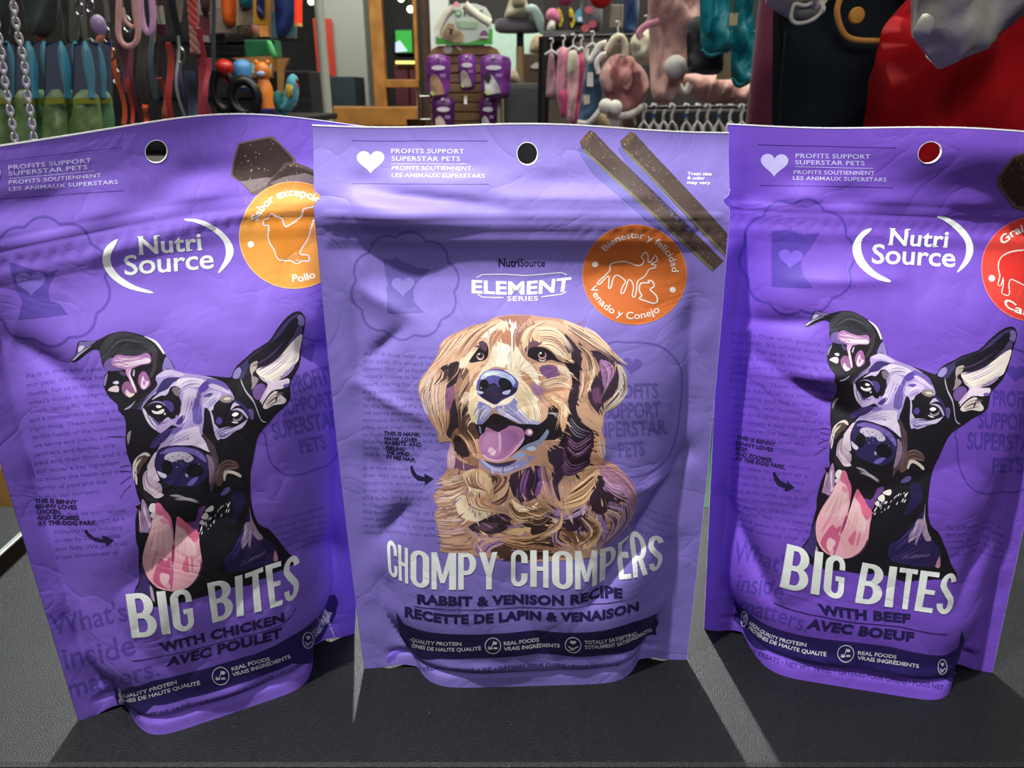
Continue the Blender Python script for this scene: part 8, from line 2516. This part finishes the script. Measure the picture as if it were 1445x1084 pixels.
garment('pet_dress', 'dusty rose pet dress with a white fleece hem and two pompoms', [(862, 80), (875, 76), (892, 80), (902, 90), (912, 104), (916, 122), (908, 138), (906, 152), (890, 160), (870, 158), (862, 148), (864, 130), (850, 124), (846, 108), (852, 92)], 1.58, 0.04, ROSE,
        [('pad', 'blush_side', [(850, 96), (860, 86), (866, 100), (864, 128), (852, 126), (846, 112)], 0.02, 0.02, BLUSH), ('pad', 'pocket', [(876, 112), (892, 106), (890, 124), (882, 126)], 0.04, 0.008, BLUSH), ('roll', 'fleece_collar', [(856, 72), (866, 56), (876, 52), (882, 62), (882, 80)], 0.02, 4.0, CREAMF),
         ('roll', 'fleece_hem', [(856, 162), (872, 164), (888, 162), (900, 156), (908, 150)], 0.04, 4.4, FLEECE), ('ball', 'pompom', (855, 150), 0.05, 9, FLEECE), ('ball', 'pompom', (868, 152), 0.06, 9, FLEECE)], hook=(872, 34), seed=8, folds=0.03, fn=7)
garment('pet_sweater', 'chunky cream knitted pet sweater', [(890, 56), (902, 44), (920, 38), (932, 44), (932, 70), (926, 88), (912, 92), (900, 90), (892, 78)], 1.5, 0.035, CREAMF, hook=(912, 26), seed=9, folds=0.02, fn=6)
garment('pet_hoodie', 'large blush pet coat with a white pompom', [(916, -40), (960, -44), (992, -30), (996, 20), (982, 40), (972, 60), (974, 80), (968, 104), (952, 108), (954, 120), (948, 144), (930, 148), (920, 134), (918, 110), (926, 92), (930, 70), (934, 40), (920, 20)], 1.45, 0.05, BLUSH,
        [('ball', 'pompom', (953, 94), 0.07, 13, FLEECE), ('roll', 'fold_trim', [(905, 54), (902, 46), (912, 36), (930, 30)], 0.02, 4, PINKF)], seed=10, folds=0.04, fn=11, soft=14)
garment('pet_hoodie', 'blush pet coat hanging low behind the black one', [(956, 108), (975, 104), (1000, 104), (1022, 108), (1048, 118), (1064, 120), (1066, 142), (1050, 146), (1036, 140), (1020, 132), (1006, 146), (990, 144), (976, 134), (960, 122)], 1.55, 0.04, BLUSH,
        [('roll', 'white_cuff', [(956, 116), (962, 128), (968, 130), (974, 118)], 0.05, 4.2, FLEECE)], seed=11, folds=0.035, fn=9)
garment('pet_jacket', 'black pet jacket hanging between the blush and teal ones', [(968, 44), (976, 28), (990, 22), (1004, 30), (1016, 60), (1018, 100), (1000, 106), (984, 104), (970, 98), (974, 80)], 1.345, 0.04, FAB('black_cloth', '0e1016'), seed=12, folds=0.02, fn=10)
TEALF = mat('teal_nylon', '0f8c94', 0.45, noise=0.1, nscale=30, bump=0.2)
garment('pet_vest', 'glossy teal padded pet vest, the left one', [(990, -60), (1028, -60), (1030, 0), (1030, 40), (1031, 70), (1018, 76), (1002, 82), (992, 74), (988, 50), (990, 10)], 1.28, 0.045, TEALF, [('pad', 'quilt_panel', [(992, -20), (1010, -20), (1008, 20), (1000, 50), (992, 40)], 0.035, 0.016, TEALF), ('roll', 'hem_seam', [(990, 70), (1002, 78), (1018, 73), (1030, 68)], 0.03, 1.6, TEALF)], seed=13, folds=0.03, fn=10, soft=14)
garment('pet_vest', 'glossy teal padded pet vest, the right longer one', [(1040, -60), (1060, -60), (1062, 20), (1064, 60), (1062, 110), (1050, 122), (1040, 124), (1032, 112), (1032, 70), (1038, 20)], 1.3, 0.035, TEALF, [('roll', 'hem_seam', [(1033, 110), (1042, 119), (1052, 116), (1062, 106)], 0.03, 1.6, TEALF)], seed=14, folds=0.03, fn=9, soft=12)
slab('swing_tag', 1030, 18, 1040, 36, 1.24, 0.003, mat('cream_card', 'c4b488', 0.6), 'cream swing tag between the two teal vests', 'tag', 0)
slab('swing_tag', 1018, 74, 1031, 112, 1.42, 0.02, mat('tan_card', '8c7c58', 0.6), 'tan card behind the gap of the teal vests', 'tag', 0)
slab('swing_tag', 862, 168, 874, 184, 1.66, 0.003, mat('white_card', 'c8c4bc', 0.6), 'white swing tag under the rose dress', 'tag', 0)
tag(pillow('brown_plush', [(880, 166), (894, 164), (898, 174), (892, 186), (880, 184)], 1.6, 0.03, FAB('brown_plush_m', '7c5a48'), soft=8), 'brown plush item under the rose dress', 'pet toy')
tag(pillow('sand_plush_toy', [(834, 170), (846, 158), (858, 166), (862, 186), (840, 186)], 1.66, 0.03, FAB('sand_item', 'a89468'), soft=8), 'sand-coloured item under the denim coat', 'pet toy')
# white hangers on the lower rail
for k, x in enumerate((908, 922, 936, 948, 968, 984, 998, 1014, 1030, 1046, 1060)):
    Y = YR - 0.1 + 0.02 * (k % 3) - 0.02
    t = thing('clothes_hanger', ['white plastic hanger under the blush coat, ', 'white plastic hanger under the teal vests, '][x > 990] + ['leftmost', 'second', 'third', 'fourth', 'fifth', 'sixth', 'first', 'second', 'third', 'fourth', 'rightmost'][k], 'hanger', at(x, 186, Y), group='hangers on the lower rail')
    q = px(Y)
    MB().tube([at(x - 3, 152, Y), at(x - 1, 147, Y), at(x + 3, 148, Y), at(x + 3, 155, Y), at(x, 162, Y), at(x, 172, Y)], 1.9 * q, 8).build('hook', MATS['white_hanger'], t, True)
    MB().tube([at(x - 8, 196, Y), at(x - 4, 178, Y), at(x, 171, Y), at(x + 5, 178, Y), at(x + 10, 196, Y)], 2.2 * q, 8).build('arm', MATS['white_hanger'], t, True)
    if k % 3 == 1: MB().tube([at(x, 160, Y), at(x, 165, Y)], 3 * q, 8).build('size_ring', mat('size_blue', '3c5c98', 0.4), t, True)
    adopt(t)
floorslab('dark_bin', 905, 156, 1068, YR + 0.1, 0.2, mat('bin_black', '121416', 0.7), 'black bin behind the white hangers', 'bin')
floorslab('rack_backdrop', 775, 60, 905, YR + 0.5, 0.06, mat('taupe_board', '5c5348', 0.8, noise=0.3, nscale=8), 'taupe board behind the pink pet suits', 'board')
# things above the rail
rl2 = thing('dark_shelf', 'dark shelf edge above the pink pet suits', 'shelf', at(788, 58, 2.1))
MB().box(at(790, 54, 2.2), (42 * px(2.1), 0.2, 12 * px(2.1)), 0.003).build('board', BLACKM, rl2)
MB().box(at(788, 47, 2.09), (38 * px(2.1), 0.01, 3 * px(2.1)), 0.001).build('label_rail', CHROME, rl2)
adopt(rl2)
tag(pillow('pet_hat', [(770, 22), (774, 13), (784, 12), (790, 22), (788, 34), (780, 30), (772, 28)], 2.42, 0.03, FAB('bubblegum', 'd87a9a'), soft=7), 'bright pink pet hat above the rack', 'pet clothing')
tag(pillow('white_dove_toy', [(772, 44), (774, 32), (781, 26), (784, 30), (782, 44)], 2.41, 0.02, FLEECE, soft=5), 'small white plush under the pink hat', 'pet toy')
for x0, lb in ((786, 'yellow ribbon, left of the two'), (803, 'yellow ribbon, right of the two')):
    tag(pillow('hair_ribbon', [(x0, 10), (x0 + 5, 14), (x0 + 9, 28), (x0 + 4, 40), (x0 + 1, 28)], 2.44, 0.008, FAB('yellow_ribbon', 'c0a41c'), soft=4), lb + ' above the rack', 'ribbon')
t = thing('tag_disc', 'blue drop-shaped card toy above the white hangers', 'pet toy', at(819, 34, 2.44))
flatpiece('disc', [(819, 11), (826, 20), (828, 26), (822, 33), (814, 32), (810, 24), (813, 16)], 2.45, 0.012, mat('blue_card', '4a90b0', 0.5), t)
flatpiece('label', [(815, 24), (823, 24), (823, 30), (816, 30)], 2.436, 0.001, MATS['label_white'], t)
adopt(t)
t = thing('dotted_cloth', 'grey cloth with salmon pink spots hanging above the rack', 'pet clothing', at(832, 44, 1.95))
pillow('cloth', [(816, -40), (846, -40), (850, 10), (848, 40), (834, 46), (824, 38), (820, 10)], 1.95, 0.03, FAB('grey_dot_cloth', '6c6a70'), t, folds=0.01)
for c in ((831, 14), (836, 34), (842, -6), (826, 40), (828, -14)): flatpiece('spot', circle(*c, 6, 5.5, 14), 1.913, 0.002, FAB('salmon_spot', 'c8606c'), t)
adopt(t)
o = MB().ball(at(848, -6, 1.8), 14 * px(1.8), 20).build('red_ball', mat('red_gloss', 'c81c14', 0.3), smooth=True)
tag(o, 'glossy red ball at the top edge above the denim coat', 'pet toy')
tag(pillow('blue_cloth', [(876, -50), (900, -50), (902, 10), (896, 44), (884, 50), (878, 30)], 1.85, 0.03, FAB('blue_cloth_m', '2c4c7c'), folds=0.02), 'blue cloth hanging left of the blush coat', 'pet clothing')
slab('price_tag', 861, 6, 879, 40, 1.8, 0.01, mat('taupe_card', '8c8474', 0.6), 'taupe card box beside the blue cloth', 'box')
tag(pillow('blush_cloth', [(780, -50), (812, -50), (812, -6), (800, 8), (786, 2)], 2.1, 0.02, FAB('magenta_cloth', 'b83c6c'), folds=0.01), 'magenta cloth at the top edge above the yellow ribbons', 'pet clothing')
slab('grey_partition', 772, -200, 1075, 500, 2.45, 0.04, mat('partition_grey', '34322f', 0.8, noise=0.2, nscale=6), 'dark grey partition behind the clothes rack', 'partition')

# ------------------------------------------------------------------ coats nearest on the right
YW = 1.12
c0, c1 = at(1062, 90, YW), at(1103, 90, YW)
t = thing('fabric_column', 'burgundy fabric-wrapped post between the teal vests and the dark coat', 'post', ((c0.x + c1.x) / 2, YW, FLZ))
MB().lathe([((c1.x - c0.x) / 2, FLZ), ((c1.x - c0.x) / 2, CEZ)], ((c0.x + c1.x) / 2, YW, 0), 28).build('sleeve', FAB('burgundy_cloth', '6a1c38'), t, True)
adopt(t)
DKC = mat('dark_green_wool', '10171a', 0.9, noise=0.1, spec=0.15, bump=0.3, bscale=400); GREYJ = mat('grey_jersey', 'a6a494', 0.92, noise=0.06, nscale=80, spec=0.2, bump=0.3, bscale=700); REDF = mat('red_felt', '98080e', 0.9, noise=0.08, spec=0.15, bump=0.2, bscale=500)
garment('hanging_coat', 'large dark green-black wool coat with an orange edge and button', [(1104, -80), (1290, -80), (1290, 60), (1260, 200), (1256, 420), (1098, 420), (1100, 190), (1103, 60), (1108, 20)], 0.92, 0.05, DKC,
        [('roll', 'orange_piping', [(1196, -30), (1186, -4), (1181, 16), (1186, 38), (1196, 52), (1212, 57), (1240, 58)], 0.062, 3.2, FAB('orange_braid', 'a8741c')), ('roll', 'side_seam', [(1110, 44), (1106, 90), (1102, 150), (1101, 200)], 0.03, 1.6, DKC)], seed=20, folds=0.02, fn=60, cat='coat', soft=24, group='human-size clothes at the right')
t = thing('coat_button', 'round orange button on the dark coat', 'button', at(1209, 22, 0.84))
MB().lathe([(0.0, -3 * px(.85)), (8 * px(.85), -2.4 * px(.85)), (9.6 * px(.85), 0), (9 * px(.85), 2 * px(.85))], at(1209, 22, 0.85), 24, axis='Y').build('disc', mat('orange_button', 'a8741c', 0.5), t, True)
adopt(t)
garment('red_garment', 'large plain red felt garment at the right edge', [(1246, 40), (1262, 22), (1290, 14), (1340, -60), (1520, -60), (1540, 100), (1540, 420), (1208, 420), (1218, 200), (1230, 110), (1240, 64)], 0.80, 0.055, REDF, seed=21, folds=0.035, fn=70, cat='clothing', soft=16, group='human-size clothes at the right')
garment('grey_shirt', 'grey jersey shirt with a rolled cuff hanging over the dark coat', [(1060, -90), (1150, -90), (1166, -20), (1160, 14), (1150, 28), (1132, 33), (1118, 30), (1112, 14), (1098, 14), (1082, 2)], 0.78, 0.03, GREYJ,
        [('roll', 'cuff', [(1118, 12), (1116, 26), (1124, 33), (1142, 30), (1156, 20), (1159, 8), (1150, 3), (1136, 8), (1122, 6), (1118, 12)], 0.03, 2.2, GREYJ), ('pad', 'cuff_opening', [(1121, 14), (1136, 11), (1152, 7), (1154, 16), (1142, 26), (1124, 29)], 0.026, 0.006, FAB('cuff_painted_shade', '4a4a46'))], seed=22, folds=0.02, fn=14, cat='clothing', group='human-size clothes at the right')  # darker pad paints the shade inside the cuff
garment('grey_shirt', 'grey jersey shirt with a pointed hem hanging over the red garment', [(1296, -90), (1470, -90), (1470, 2), (1424, 8), (1404, 40), (1386, 68), (1366, 80), (1354, 78), (1326, 98), (1314, 84), (1300, 60), (1286, 50), (1298, 30), (1300, 0)], 0.66, 0.03, GREYJ,
        [('pad', 'folded_cuff', [(1288, 48), (1302, 20), (1316, 26), (1310, 52), (1300, 54)], 0.02, 0.008, GREYJ)], seed=23, folds=0.03, fn=46, cat='clothing', group='human-size clothes at the right')
tag(pillow('magenta_scarf', [(1282, -60), (1310, -60), (1304, 4), (1292, 16), (1282, 14)], 0.86, 0.015, FAB('magenta_scarf_m', '7c1048')), 'magenta scarf glimpsed left of the pointed grey shirt', 'clothing')
rl3 = thing('garment_rail', 'steel garment rail above the frame carrying the coats', 'rail', at(1300, -150, 0.86))
MB().tube([at(1040, -110, 0.86), at(1560, -110, 0.86)], 0.010, 12).build('bar', STEEL, rl3, True)
for x in (1045, 1555):
    MB().tube([at(x, -110, 0.86), Vector((at(x, -110, 0.86).x, 0.86, CEZ))], 0.008, 8).build('hanger_rod', STEEL, rl3, True)
adopt(rl3)
rl4 = thing('garment_rail', 'steel rail above the frame carrying the blush and teal pet clothes', 'rail', at(1000, -90, 1.36))
MB().tube([at(880, -60, 1.36), at(1075, -60, 1.36)], 0.008, 12).build('bar', STEEL, rl4, True)
for x in (885, 1070):
    MB().tube([at(x, -60, 1.36), Vector((at(x, -60, 1.36).x, 1.36, CEZ))], 0.006, 8).build('hanger_rod', STEEL, rl4, True)
adopt(rl4)
for r in (rootC, rootL, rootR): adopt(r)
